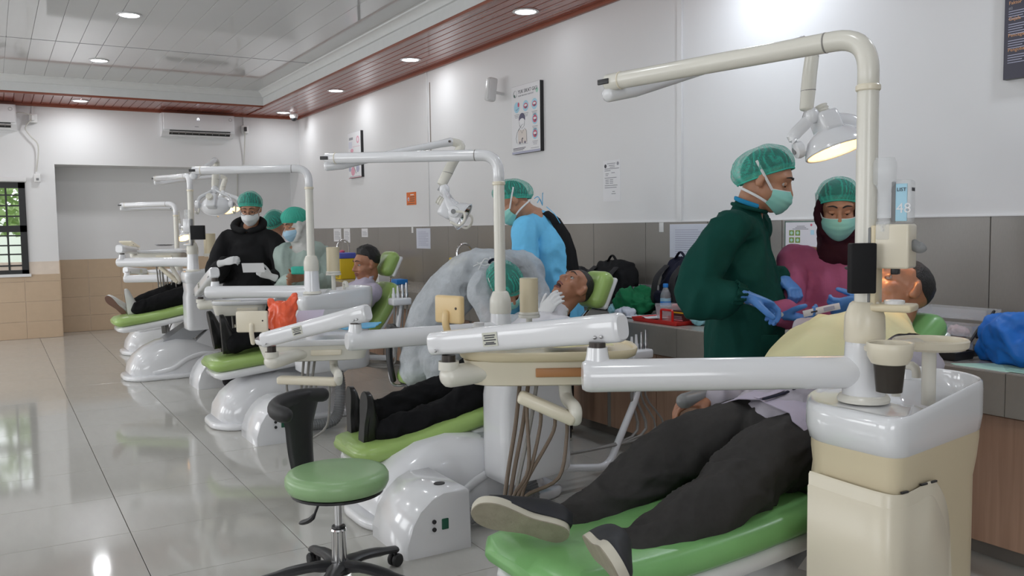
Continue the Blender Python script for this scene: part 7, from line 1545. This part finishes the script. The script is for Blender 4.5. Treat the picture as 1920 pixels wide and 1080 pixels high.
# narrow poster further on
r, P = board('poster', 10.31, 9.885, 1.94, 2.49, 0.035, 'white and pink dental poster board partly hidden behind the second lamp arm', 'poster')
disc(r, P, 0.33, 0.45, 0.045, 0.045, 'poster_pink'); disc(r, P, 0.33, 0.45, 0.022, 0.026, 'paper', d=0.0008); bar(r, P, 0.04, 0.46, 0.17, 0.49, 'ink_grey'); bar(r, P, 0.02, 0.36, 0.14, 0.44, 'poster_lilac_pale'); bar(r, P, 0.15, 0.37, 0.4, 0.374, 'poster_pink'); disc(r, P, 0.13, 0.33, 0.05, 0.025, 'poster_pink')
disc(r, P, 0.15, 0.08, 0.065, 0.055, 'poster_pink'); disc(r, P, 0.05, 0.11, 0.04, 0.03, 'poster_lilac'); disc(r, P, 0.31, 0.11, 0.055, 0.05, 'poster_lilac'); line(r, P, [(0.13, 0.18), (0.2, 0.12), (0.26, 0.05)], 0.004, 'frame_green'); disc(r, P, 0.11, 0.165, 0.05, 0.03, 'mint_paper'); bar(r, P, 0.03, 0.012, 0.4, 0.018, 'ink_grey'); bar(r, P, 0.001, 0.001, 0.423, 0.006, 'poster_red')
# navy poster at the right edge
r, P = board('poster', 2.206, 1.62, 1.925, 2.62, 0.03, 'dark navy health poster with orange headings at the right edge of the picture', 'poster', 'poster_navy')
for s_, v in (('Faktor', 0.318), ('Gejala', 0.250), ('Pencegahan', 0.180), ('Pengobatan', 0.118)): text(s_, 'lettering', 'poster_orange', r, P(0.018, v), RT, Z, 0.021)
text('#2', 'lettering', 'ink_grey', r, P(0.018, 0.297), RT, Z, 0.016)
for v0, n_ in ((0.29, 4), (0.235, 5), (0.165, 4), (0.103, 4)):
    for q in range(n_): bar(r, P, 0.018, v0 - 0.0105 * q - 0.003, 0.10 - 0.01 * (q % 3), v0 - 0.0105 * q, 'poster_lilac')
# orange warning sign
r, P = board('warning_sign', 8.656, 8.416, 1.565, 1.70, 0.004, 'small orange warning notice on the white wall above the tiles', 'sign', 'sign_orange', 'sign_orange')
disc(r, P, 0.05, 0.062, 0.026, 0.026, 'poster_red'); disc(r, P, 0.05, 0.062, 0.02, 0.02, 'paper', d=0.0008); disc(r, P, 0.05, 0.06, 0.008, 0.014, 'ink', d=0.001)
bar(r, P, 0.10, 0.102, 0.19, 0.112, 'paper'); [bar(r, P, 0.09, 0.08 - 0.022 * q, 0.21, 0.088 - 0.022 * q, 'bark') for q in range(3)]; bar(r, P, 0.03, 0.012, 0.21, 0.018, 'bark')
# typed notices
r, P = board('notice', 5.148, 4.945, 1.49, 1.785, 0.002, 'white typed notice taped to the wall between the toothbrushing poster and the cable strip', 'notice', 'paper', 'paper')
disc(r, P, 0.03, 0.255, 0.014, 0.014, 'ink'); disc(r, P, 0.175, 0.268, 0.013, 0.013, 'ink_grey')
for q, (u0, u1, v) in enumerate(((0.05, 0.15, 0.272), (0.07, 0.14, 0.258), (0.08, 0.14, 0.246), (0.02, 0.19, 0.235), (0.02, 0.09, 0.222), (0.03, 0.07, 0.2), (0.1, 0.14, 0.205), (0.03, 0.06, 0.188), (0.02, 0.16, 0.17), (0.03, 0.07, 0.155), (0.08, 0.12, 0.155), (0.03, 0.07, 0.143), (0.08, 0.12, 0.143), (0.03, 0.07, 0.131), (0.08, 0.12, 0.131), (0.02, 0.17, 0.115), (0.02, 0.16, 0.10), (0.11, 0.14, 0.07), (0.10, 0.15, 0.055))): bar(r, P, u0, v - 0.003, u1, v + 0.002, 'ink_grey')
for (yl, yr, z0, z1, lab, m_) in ((8.40, 8.06, 1.105, 1.315, 'white notice in a plastic sleeve on the grey tiles left of the second lamp', 'paper_blue'), (4.405, 4.02, 1.10, 1.318, 'large printed sheet in a clear sleeve on the grey tiles beside the green gown', 'paper_blue'),
                               (10.98, 10.70, 1.16, 1.325, 'leftmost of two white leaflets pinned to the far grey tiles', 'paper'), (10.60, 10.38, 1.15, 1.325, 'second white leaflet on the far grey tiles, right of its twin', 'paper'), (9.98, 9.78, 1.22, 1.322, 'small white notice above the black-haired patient', 'paper')):
    r, P = board('notice', yl, yr, z0, z1, 0.003, lab, 'notice', m_, 'paper')
    h = z1 - z0; w = yl - yr
    for q in range(int(h / 0.014) - 3): bar(r, P, w * 0.14, h - 0.04 - 0.014 * q, w * (0.86 if q % 4 else 0.7), h - 0.035 - 0.014 * q, 'poster_lilac' if m_ == 'paper_blue' else 'ink_grey')
r, P = board('framed_chart', 3.43, 3.19, 1.08, 1.325, 0.006, 'green-framed white chart with green squares behind the plum-gowned person', 'chart', 'lilac_white', 'frame_green')
for (u0, v0, u1, v1) in ((0, 0, 0.006, 0.245), (0.234, 0, 0.24, 0.245), (0, 0.239, 0.24, 0.245), (0, 0, 0.24, 0.006)): bar(r, P, u0, v0, u1, v1, 'frame_green', 'frame')
for (u, v) in ((0.032, 0.165), (0.075, 0.165), (0.032, 0.125), (0.075, 0.125)): bar(r, P, u, v, u + 0.034, v + 0.03, 'poster_green', 'green_square'); disc(r, P, u + 0.017, v + 0.015, 0.010, 0.009, 'mint_paper', d=0.001)
for q, (u0, u1) in enumerate(((0.085, 0.14), (0.075, 0.15), (0.055, 0.165))): bar(r, P, u0, 0.215 - 0.008 * q, u1, 0.219 - 0.008 * q)
bar(r, P, 0.18, 0.17, 0.205, 0.195, 'poster_sky'); disc(r, P, 0.185, 0.223, 0.007, 0.007, 'poster_red')
for (y_, z_, lab) in ((4.49, 1.297, 'small white tape tab on the tiles left of the cable strip'), (8.50, 1.297, 'small white tape tab on the tiles beside the sleeved notice')):
    tag(MB().rbox((WX - 0.0145, y_ - 0.022, z_ - 0.03), (WX - 0.012, y_ + 0.022, z_ + 0.034), 0.001).build('tape_tab', 'tissue', None), lab, 'tape')
# loudspeaker
sp = onx(921, 168, WX - 0.12); t = thing('wall_speaker', sp - Z * 0.13, 'slim white loudspeaker tilted down on the wall left of the toothbrushing poster', 'speaker'); R = roty(0.14)
MB().rbox(sp - A((0.04, 0.034, 0.10)), sp + A((0.04, 0.034, 0.10)), 0.015, R).build('cabinet', 'white_matte', t); MB().rbox(sp - A((0.043, 0.028, 0.09)), sp + A((-0.036, 0.028, 0.09)), 0.004, R, sp).build('grille', 'cornice_white', t); MB().tube([sp + A((0.03, 0, -0.02)), A((WX, sp[1], sp[2] - 0.03))], 0.012, 10).build('bracket', 'white_matte', t)
# air conditioners on the back wall
def aircon(x0, x1, label):
    t = thing('air_conditioner', ((x0 + x1) / 2, BY, 2.575), label, 'air conditioner', 'wall air conditioners'); yb = BY
    pr = [(0.0, 0.0), (0.12, 0.0), (0.185, 0.06), (0.205, 0.13), (0.205, 0.27), (0.19, 0.298), (0.0, 0.30)]
    MB().loft([[A((x, yb - a, 2.575 + b)) for a, b in pr] for x in (x0, x0 + 0.01, x1 - 0.01, x1)]).build('casing', 'white_gloss', t, 30)
    MB().rbox((x0 + 0.012, yb - 0.213, 2.655), (x1 - 0.012, yb - 0.19, 2.872), 0.008).build('front_panel', 'white_gloss', t)
    MB().add([A((x, yb - a, z)) for x in (x0 + 0.09, x1 - 0.06) for a, z in ((0.197, 2.652), (0.15, 2.597))], [(0, 1, 3, 2)]).build('outlet', 'black_plastic', t, None)
    for k in range(9): x = x0 + 0.12 + k * (x1 - x0 - 0.2) / 8.5; MB().box((x, yb - 0.19, 2.605), (x + 0.004, yb - 0.165, 2.645)).build('vane', 'grey_plastic', t, None)
    MB().box((x0 + 0.09, yb - 0.186, 2.618), (x1 - 0.06, yb - 0.182, 2.632)).build('flap', 'hose_grey', t, None)
    MB().tube([A(((x0 + x1) / 2 - 0.012 + 0.012 * math.cos(a), yb - 0.2145, 2.80 + 0.018 * math.sin(a))) for a in np.linspace(-0.5, 3.64, 9)], 0.0035, 6).build('display', 'led_panel', t); MB().box(((x0 + x1) / 2 - 0.06, yb - 0.2142, 2.70), ((x0 + x1) / 2 - 0.01, yb - 0.2135, 2.708)).build('maker_mark', 'ink_grey', t, None)
    MB().lathe([(0, 0), (0.022, 0), (0.022, 0.0015), (0, 0.0015)], (x1 - 0.06, yb - 0.2130, 2.815), (0, -1, 0), 16).build('badge', 'ink_grey', t); MB().lathe([(0, 0.0015), (0.017, 0.0015), (0.017, 0.002), (0, 0.002)], (x1 - 0.06, yb - 0.2130, 2.815), (0, -1, 0), 16).build('badge_face', 'white_matte', t)
aircon(1.985, 2.915, 'white wall air conditioner above the niche, complete in view'); aircon(-0.6, 0.325, 'white wall air conditioner cut off by the left edge of the picture')
def power_box(px, py, label, plug_z):
    c = ony(px, py, BY - 0.035); t = thing('power_outlet', c - Z * 0.05, label, 'outlet', 'surface power outlets')
    MB().rbox(c - A((0.045, 0.035, 0.055)), c + A((0.045, 0.035, 0.055)), 0.008).build('box', 'white_matte', t)
    MB().rbox(c + A((-0.02, -0.075, -0.03)), c + A((0.012, -0.03, 0.03)), 0.006).build('plug', 'white_matte' if plug_z else 'black_plastic', t)
    MB().box((c[0] - 0.012, BY - 0.02, c[2] + 0.05), (c[0] + 0.012, BY, CZ)).build('conduit', 'white_matte', t, None)
    if plug_z:
        MB().tube(spline([c + A((-0.02, -0.06, -0.02)), c + A((-0.09, -0.02, -0.12)), c + A((-0.04, -0.01, -0.22)), c + A((0.04, -0.01, -0.34)), ony(68, 322, BY - 0.02)], 6), 0.008, 8).build('cable', 'cable_grey', t)
        MB().tube(spline([c + A((-0.02, -0.06, 0.03)), c + A((-0.16, -0.03, 0.06)), c + A((-0.24, -0.02, -0.03)), c + A((-0.24, -0.03, -0.1))], 5), 0.006, 8).build('cable', 'cable_grey', t)
    else: MB().tube(spline([c + A((-0.01, -0.05, -0.03)), c + A((-0.012, -0.012, -0.2)), ony(457, 308, BY - 0.01)], 5), 0.008, 8).build('cable', 'cable_grey', t)
    return c
power_box(62, 222, 'white outlet box with plug and hanging cable near the left air conditioner', True); power_box(459, 243, 'white outlet box with black plug right of the complete air conditioner', False)
c = ony(70, 334, BY - 0.02); t = thing('wall_switch', c - Z * 0.04, 'small white cable outlet low on the wall above the black window corner', 'outlet'); MB().rbox(c - A((0.035, 0.02, 0.05)), c + A((0.035, 0.02, 0.05)), 0.006).build('box', 'white_matte', t); MB().rbox(c + A((-0.015, -0.024, -0.03)), c + A((0.015, -0.018, 0.0)), 0.002).build('socket', 'grey_plastic', t)
q = ony(445, 330, NY - 0.006); MB_ = MB().tube(spline([ony(446, 318, NY - 0.006) + Z * 0.1, q, ony(445, 372, NY - 0.006)], 4), 0.006, 6).build('wall_cable', 'cable_grey', None); tag(MB_, 'thin grey cable running down inside the niche behind the third lamp', 'cable')
# dome camera on the soffit
c = A((3.66, 11.95, CZ)); t = thing('dome_camera', c - Z * 0.1, 'small white dome camera hanging from the soffit in the far corner', 'security camera')
MB().lathe([(0.055, 0.0), (0.058, -0.03), (0.05, -0.05), (0.05, -0.06), (0.0, -0.06)], c, n=24).build('housing', 'white_matte', t); MB().ell(c - Z * 0.062, (0.044, 0.044, 0.04)).build('dome', 'black_plastic', t)
# ------------------------------------------------------------------ things on the worktop
def cz(px, py, x): p = onx(px, py, x); return A((p[0], p[1], CT))
# backpacks
def backpack(c, w, h, d, m, label, seed, lean=0.18, strap=True):
    c = A(c, float); b = MB(); rr = []
    for t_, fw, fd in ((0, 0.95, 1.0), (0.12, 1.0, 1.05), (0.45, 1.0, 1.0), (0.75, 0.93, 0.85), (0.93, 0.72, 0.6), (1.0, 0.45, 0.35)):
        cc = c + Z * (h * t_) + A((lean * h * t_, 0, 0)); rr.append([cc + A((0, 1, 0)) * (w / 2 * fw * np.sign(math.cos(a)) * abs(math.cos(a)) ** 0.6) + A((1, 0, 0)) * (d / 2 * fd * np.sign(math.sin(a)) * abs(math.sin(a)) ** 0.6) for a in np.linspace(0, 6.2832, 28, endpoint=False)])
    b.loft(rr); t = thing('backpack', c, label, 'backpack')
    mesh_part('bag_body', b, 0.011, m, t, 3, dict(amp=0.012, f1=(8, 8, 7), seed=seed))
    MB().tube(spline([c + A((lean * h - 0.03, -0.05, h * 0.97)), c + A((lean * h - 0.03, 0, h * 1.10)), c + A((lean * h - 0.03, 0.05, h * 0.97))], 5), 0.012, 8, hint=(1, 0, 0), r2=0.005).build('grab_loop', m, t)
    b = MB().rbox(c + A((-d * 0.62, -w * 0.36, 0.03)), c + A((-d * 0.40, w * 0.36, h * 0.45)), 0.03); mesh_part('front_pocket', b, 0.01, 'charcoal_cloth' if m == 'black_cloth' else m, t, 3, dict(amp=0.006, f1=(10, 10, 10), seed=seed + 1))
    for s in (-1, 1):
        if strap: MB().tube(spline([c + A((lean * h * 0.8 - d * 0.36, s * w * 0.28, h * 0.86)), c + A((-d * 0.50, s * w * 0.32, h * 0.62)), c + A((-d * 0.54, s * w * 0.40, h * 0.12))], 6), 0.028, 8, hint=(0, 1, 0), r2=0.006, ends=1).build('strap', 'charcoal_cloth', t)
    return t
backpack(cz(1142, 560, 3.60), 0.42, 0.33, 0.22, 'black_cloth', 'large black backpack leaning on the tiles behind the second headrest', 3)
backpack(cz(1268, 575, 3.64), 0.24, 0.36, 0.2, 'navy_cloth', 'dark navy backpack standing behind the water bottle, next to the green gown', 8)
def heap(name, c, r, m, label, cat, seed, amp=0.02, voxel=0.009, f=(11, 11, 11)):
    b = MB(); rr = random.Random(seed); c = A(c, float); r = A(r, float)
    for k in range(8):
        a = rr.uniform(0, 6.28); q = rr.uniform(0, 0.55); b.ell(c + A((math.cos(a) * q * r[0], math.sin(a) * q * r[1], r[2] * (0.42 + rr.uniform(-.1, .15)))), A((r[0] * rr.uniform(.4, .6), r[1] * rr.uniform(.4, .6), r[2] * rr.uniform(.4, .55))))
    o_ = mesh_part(name, b, voxel, m, None, 3, dict(amp=amp, f1=f, amp2=amp * 0.25, f2=(35, 35, 35), seed=seed))
    co = getco(o_.data); co[:, 2] = np.maximum(co[:, 2], CT + 0.001); setco(o_.data, co)
    return tag(o_, label, cat)
heap('jacket', cz(1092, 555, 3.62), (0.16, 0.16, 0.26), 'charcoal_cloth', 'dark grey folded jacket squeezed between the blue gown and the black backpack', 'jacket', 5, 0.015)
heap('cloth_bundle', cz(1196, 600, 3.50), (0.17, 0.20, 0.16), 'green_cloth', 'bundled bright green surgical cloth on the worktop', 'cloth', 11, 0.022, 0.008, (9, 9, 9))
cr = cz(1206, 575, 3.74); t = thing('plastic_crate', cr, 'translucent plastic crate behind the bundled green cloth', 'crate'); bb_ = MB()
for (lo, hi) in (((-0.1, -0.13, 0), (0.1, 0.13, 0.006)), ((-0.1, -0.13, 0), (-0.095, 0.13, 0.15)), ((0.095, -0.13, 0), (0.1, 0.13, 0.15)), ((-0.1, -0.13, 0), (0.1, -0.125, 0.15)), ((-0.1, 0.125, 0), (0.1, 0.13, 0.15))): bb_.box(A(lo) + cr, A(hi) + cr)
bb_.build('walls', 'clear_plastic', t, None); MB().tube([cr + A((x, y, 0.152)) for x, y in ((-0.1, -0.13), (0.1, -0.13), (0.1, 0.13), (-0.1, 0.13), (-0.1, -0.13))], 0.007, 8).build('rim', 'clear_plastic', t)
# water bottle
c = cz(1248, 590, 3.50); t = thing('water_bottle', c, 'clear water bottle with blue cap and blue label in front of the navy backpack', 'bottle')
MB().lathe([(0.0, 0.0), (0.030, 0.0), (0.032, 0.006), (0.032, 0.06), (0.0305, 0.065), (0.0305, 0.12), (0.032, 0.126), (0.030, 0.145), (0.016, 0.18), (0.013, 0.185), (0.013, 0.20), (0.0, 0.20)], c, n=24).build('bottle', 'clear_plastic', t)
MB().lathe([(0.0312, 0.066), (0.0322, 0.067), (0.0322, 0.119), (0.0312, 0.12)], c, n=24, caps=False).build('label', 'poster_sky', t); MB().lathe([(0.0325, 0.078), (0.0328, 0.08), (0.0328, 0.10), (0.0325, 0.102)], c, n=24, caps=False).build('label_band', 'blue_plastic', t)
MB().lathe([(0.0155, 0.186), (0.016, 0.19), (0.016, 0.206), (0.014, 0.209), (0, 0.209)], c, n=20).build('cap', 'blue_plastic', t)
def opentub(c, w, d, h, label, m='clear_plastic', lid=True):
    c = A(c, float); t = thing('plastic_tub', c, label, 'tub', 'plastic tubs on the worktop')
    MB().loft([[c + A((x * d / 2 * f, y * w / 2 * f, z)) for x, y in ((-1, -1), (1, -1), (1, 1), (-1, 1))] for f, z in ((0.82, 0.0), (1.0, h), (0.97, h), (0.80, 0.004))]).build('tub', m, t, 30)
    if lid: MB().rbox(c + A((-d / 2 * 1.06, -w / 2 * 1.06, h)), c + A((d / 2 * 1.06, w / 2 * 1.06, h + 0.018)), 0.005).build('lid', m, t)
opentub(cz(1253, 610, 3.40), 0.115, 0.10, 0.085, 'small translucent lidded tub in front of the water bottle')
# red tray with handle
c = cz(1250, 606, 3.34); t = thing('red_tray', c, 'flat red plastic tray with a raised carrying handle on the worktop edge', 'tray')
MB().loft([[c + A((x * 0.10 * f, y * 0.20 * f, z)) for x, y in ((-1, -1), (1, -1), (1, 1), (-1, 1))] for f, z in ((0.94, 0.001), (1.0, 0.024), (0.97, 0.024), (0.93, 0.006))]).build('tray_pan', 'red_plastic', t, 30)
MB().tube(bend([c + A((0, -0.05, 0.004)), c + A((0, -0.05, 0.072)), c + A((0, 0.05, 0.072)), c + A((0, 0.05, 0.004))], 0.012, 4), 0.007, 8, hint=(1, 0, 0)).build('handle', 'red_plastic', t)
c = cz(1279, 603, 3.42); t = thing('product_box', c, 'small dark brown printed carton behind the red tray', 'box'); MB().rbox(c + A((-0.03, -0.05, 0.0)), c + A((0.03, 0.05, 0.068)), 0.002).build('carton', 'carton_brown', t); MB().box(c + A((-0.0312, -0.044, 0.052)), c + A((-0.0300, 0.046, 0.060)), None).build('print', 'yellow_plastic', t, None)
for q in range(3): MB().box(c + A((-0.0312, -0.03 - 0.004 * q, 0.03 - 0.010 * q)), c + A((-0.0300, 0.036, 0.036 - 0.010 * q)), None).build('print', 'poster_pink' if q == 2 else 'ink_grey', t, None)
c = cz(1272, 588, 3.52); tag(MB().rbox(c + A((-0.03, -0.03, 0)), c + A((0.03, 0.03, 0.09)), 0.006).build('red_box', 'red_plastic', None), 'red box standing behind the dark brown carton', 'box')
heap('plastic_pack', cz(1306, 610, 3.36), (0.06, 0.07, 0.10), 'cyan_wrap', 'clear blue plastic wrapped pack at the end of the red tray', 'pack', 21, 0.008, 0.006, (20, 20, 20))
heap('wet_wipes', cz(1152, 590, 3.40), (0.06, 0.07, 0.065), 'cyan_wrap', 'crumpled light blue wrapper nearest the second headrest', 'wrapper', 14, 0.008, 0.006, (20, 20, 20))
heap('wet_wipes', cz(1176, 593, 3.38), (0.06, 0.08, 0.055), 'paper_blue', 'crumpled pale wrapper and wipes beside the light blue one', 'wrapper', 17, 0.008, 0.006, (22, 22, 22))
heap('used_tissue', cz(1165, 590, 3.50), (0.05, 0.06, 0.10), 'tissue', 'crumpled white tissue on top of the wrappers', 'tissue', 18, 0.008, 0.006, (22, 22, 22))
for k, (px, py, a, lab) in enumerate(((1202, 598, 0.2, 'loose white paper sheet half under the red tray, left one'), (1222, 594, -0.3, 'loose white paper sheet behind the red tray, right one'))):
    c = cz(px, py, 3.38); G = [[c + rotz(a) @ A((x, y, 0.003 + 0.012 * k + 0.012 * abs(noise.noise(Vector((x * 14, y * 12, k)))))) for y in np.linspace(-0.10, 0.10, 8)] for x in np.linspace(-0.07, 0.07, 6)]
    tag(MB().grid(G, 0.001).build('paper_sheet', 'paper', None, 60), lab, 'paper')
# right end: blue bag, mint sheet, organiser, black tray
heap('blue_bag', cz(1885, 640, 3.46) + A((0, -0.06, 0)), (0.20, 0.26, 0.20), 'blue_bag', 'crumpled bright blue fabric bag at the right end of the worktop', 'bag', 33, 0.020, 0.008, (7, 7, 7))
c = A((3.31, 1.80, CT)); poly = [(-0.08, 0.24), (-0.115, 0.08), (-0.09, 0.0), (-0.085, -0.22), (0.06, -0.22), (0.085, 0.12)]
me_ = MB().add([c + A((x, y, 0.0015 - (0.02 if x < -0.11 else 0))) for x, y in poly] + [c + A((x, y, 0.0028 - (0.02 if x < -0.11 else 0))) for x, y in poly], [tuple(range(6)), tuple(range(11, 5, -1))] + [(i, (i + 1) % 6, 6 + (i + 1) % 6, 6 + i) for i in range(6)])
t = thing('mint_sheet', c, 'mint green printed sheet lying over the worktop edge at the right', 'paper'); me_.build('sheet', 'mint_paper', t, None)
for q in range(4): MB().box(c + A((0.02 - 0.03 * q, -0.16, 0.0028)), c + A((0.026 - 0.03 * q, 0.09 - 0.02 * q, 0.0032))).build('print_line', 'frame_green', t, None)
c = cz(1775, 612, 3.55); t = thing('instrument_organiser', c, 'clear stepped plastic organiser with black folding arms behind the nearest patient', 'organiser')
for k, (dx, dz) in enumerate(((-0.12, 0.02), (-0.02, 0.08), (0.08, 0.14))):
    b = MB()
    for (lo, hi) in (((-0.055, -0.16, 0), (0.055, 0.16, 0.004)), ((-0.055, -0.16, 0), (-0.052, 0.16, 0.045)), ((0.052, -0.16, 0), (0.055, 0.16, 0.045)), ((-0.055, -0.16, 0), (0.055, -0.157, 0.045)), ((-0.055, 0.157, 0), (0.055, 0.16, 0.045))): b.box(A(lo) + c + A((dx, 0, dz)), A(hi) + c + A((dx, 0, dz)))
    b.build('drawer', 'clear_plastic', t, None)
for dx, y_ in ((-0.10, -0.166), (0.0, -0.166), (-0.10, 0.166), (0.0, 0.166)):
    MB().tube([c + A((dx - 0.05, y_, 0.02 + (dx + 0.1) * 0.6)), c + A((dx + 0.07, y_, 0.12 + (dx + 0.1) * 0.6))], 0.006, 8, ends=1).build('folding_arm', 'black_plastic', t)
MB().rbox(c + A((-0.19, -0.17, 0.0)), c + A((0.15, 0.17, 0.02)), 0.004).build('base', 'black_plastic', t)
for k, (dx, dy, dz, m_, lab) in enumerate(((-0.12, -0.06, 0.03, 'cyan_wrap', 'crumpled cyan wrapper in the lowest organiser drawer'), (-0.02, 0.08, 0.09, 'glove_blue', 'balled blue glove in the middle organiser drawer'), (-0.12, 0.06, 0.03, 'tissue', 'white gauze in the lowest organiser drawer'), (-0.02, -0.07, 0.09, 'bag_pink', 'pale pink pouch in the middle organiser drawer'))):
    b = MB(); q = c + A((dx, dy, dz)); b.ell(q, (0.035, 0.05, 0.022)).ell(q + A((0.01, 0.02, 0.008)), (0.025, 0.03, 0.02)); tag(mesh_part('organiser_item', b, 0.005, m_, None, 2, dict(amp=0.006, f1=(30, 30, 30), seed=k)), lab, 'supplies')
c = cz(1772, 650, 3.36); t = thing('black_case', c, 'open black instrument case on the worktop beside the patient\'s head', 'case'); MB().loft([[c + A((x * 0.07 * f, y * 0.09 * f, z)) for x, y in ((-1, -1), (1, -1), (1, 1), (-1, 1))] for f, z in ((0.9, 0.0), (1.0, 0.035), (0.95, 0.035), (0.88, 0.005))]).build('case_shell', 'black_plastic', t, 30)
# far end of the worktop: sharps box, taps, small stock
c = cz(646, 512, 3.45); t = thing('sharps_box', c, 'yellow sharps waste box with blue lid and biohazard mark', 'waste box')
MB().rbox(c + A((-0.09, -0.11, 0)), c + A((0.09, 0.11, 0.24)), 0.008).build('box', 'yellow_plastic', t); MB().rbox(c + A((-0.10, -0.12, 0.235)), c + A((0.10, 0.12, 0.30)), 0.012).build('lid', 'lid_blue', t); MB().ell(c + A((0, 0.06, 0.31)), (0.03, 0.03, 0.02)).build('lid_knob', 'poster_red', t)
for a in (1.57, 3.66, 5.76): MB().tube([c + A((-0.0915, -0.0 + 0.026 * math.cos(a) + 0.022 * math.cos(b_), 0.12 + 0.026 * math.sin(a) + 0.022 * math.sin(b_))) for b_ in np.linspace(a - 2.4, a + 2.4, 16)], 0.005, 5).build('biohazard_arc', 'ink', t)
MB().tube([c + A((-0.0915, 0.016 * math.cos(b_), 0.12 + 0.016 * math.sin(b_))) for b_ in np.linspace(0, 6.3, 16)], 0.003, 5).build('biohazard_ring', 'ink', t)
for q in range(3): MB().box(c + A((-0.0912, -0.07, 0.055 - 0.016 * q)), c + A((-0.0900, 0.07 - 0.02 * q, 0.062 - 0.016 * q)), None).build('print', 'ink', t, None)
def tap(c, h, label):
    t = thing('tap', c, label, 'tap', 'sink taps on the worktop'); c = A(c, float)
    MB().lathe([(0.028, 0), (0.03, 0.01), (0.018, 0.02), (0.016, 0.06), (0.014, 0.065)], c, n=18).build('tap_base', 'chrome', t)
    MB().tube([c + Z * 0.05, c + Z * (h - 0.09)] + [c + Z * (h - 0.09) + A((-0.075 + 0.075 * math.cos(a), 0, 0.09 * math.sin(a))) for a in np.linspace(0.2, 3.0, 12)] + [c + A((-0.15, 0, h - 0.14))], 0.011, 12).build('spout', 'chrome', t); MB().tube([c + A((0, 0, 0.055)), c + A((0, -0.05, 0.075))], 0.007, 8, ends=1).build('tap_handle', 'chrome', t)
tap(onx(885, 480, 3.72) * A((1, 1, 0)) + Z * CT, 0.42, 'chrome gooseneck tap behind the sheer-gowned person'); tap(onx(655, 480, 3.72) * A((1, 1, 0)) + Z * CT, 0.44, 'white gooseneck tap behind the yellow waste box')
for k, (px, py, sz, m_, lab) in enumerate(((863, 493, (0.06, 0.10, 0.30), 'yellow_plastic', 'yellow box on the worktop behind the sheer white gown'), (712, 512, (0.07, 0.14, 0.08), 'white_matte', 'white carton on the worktop behind the seated patient'), (596, 500, (0.06, 0.12, 0.12), 'paper_blue', 'pale carton on the far worktop behind the mint-gowned person'), (748, 535, (0.06, 0.09, 0.05), 'blue_plastic', 'small blue tray on the worktop beside the third headrest'))):
    c = cz(px, py, 3.55); tag(MB().rbox(c + A((-sz[0], -sz[1], 0.001)), c + A(sz), 0.005).build('supply_box', m_, None), lab, 'box')
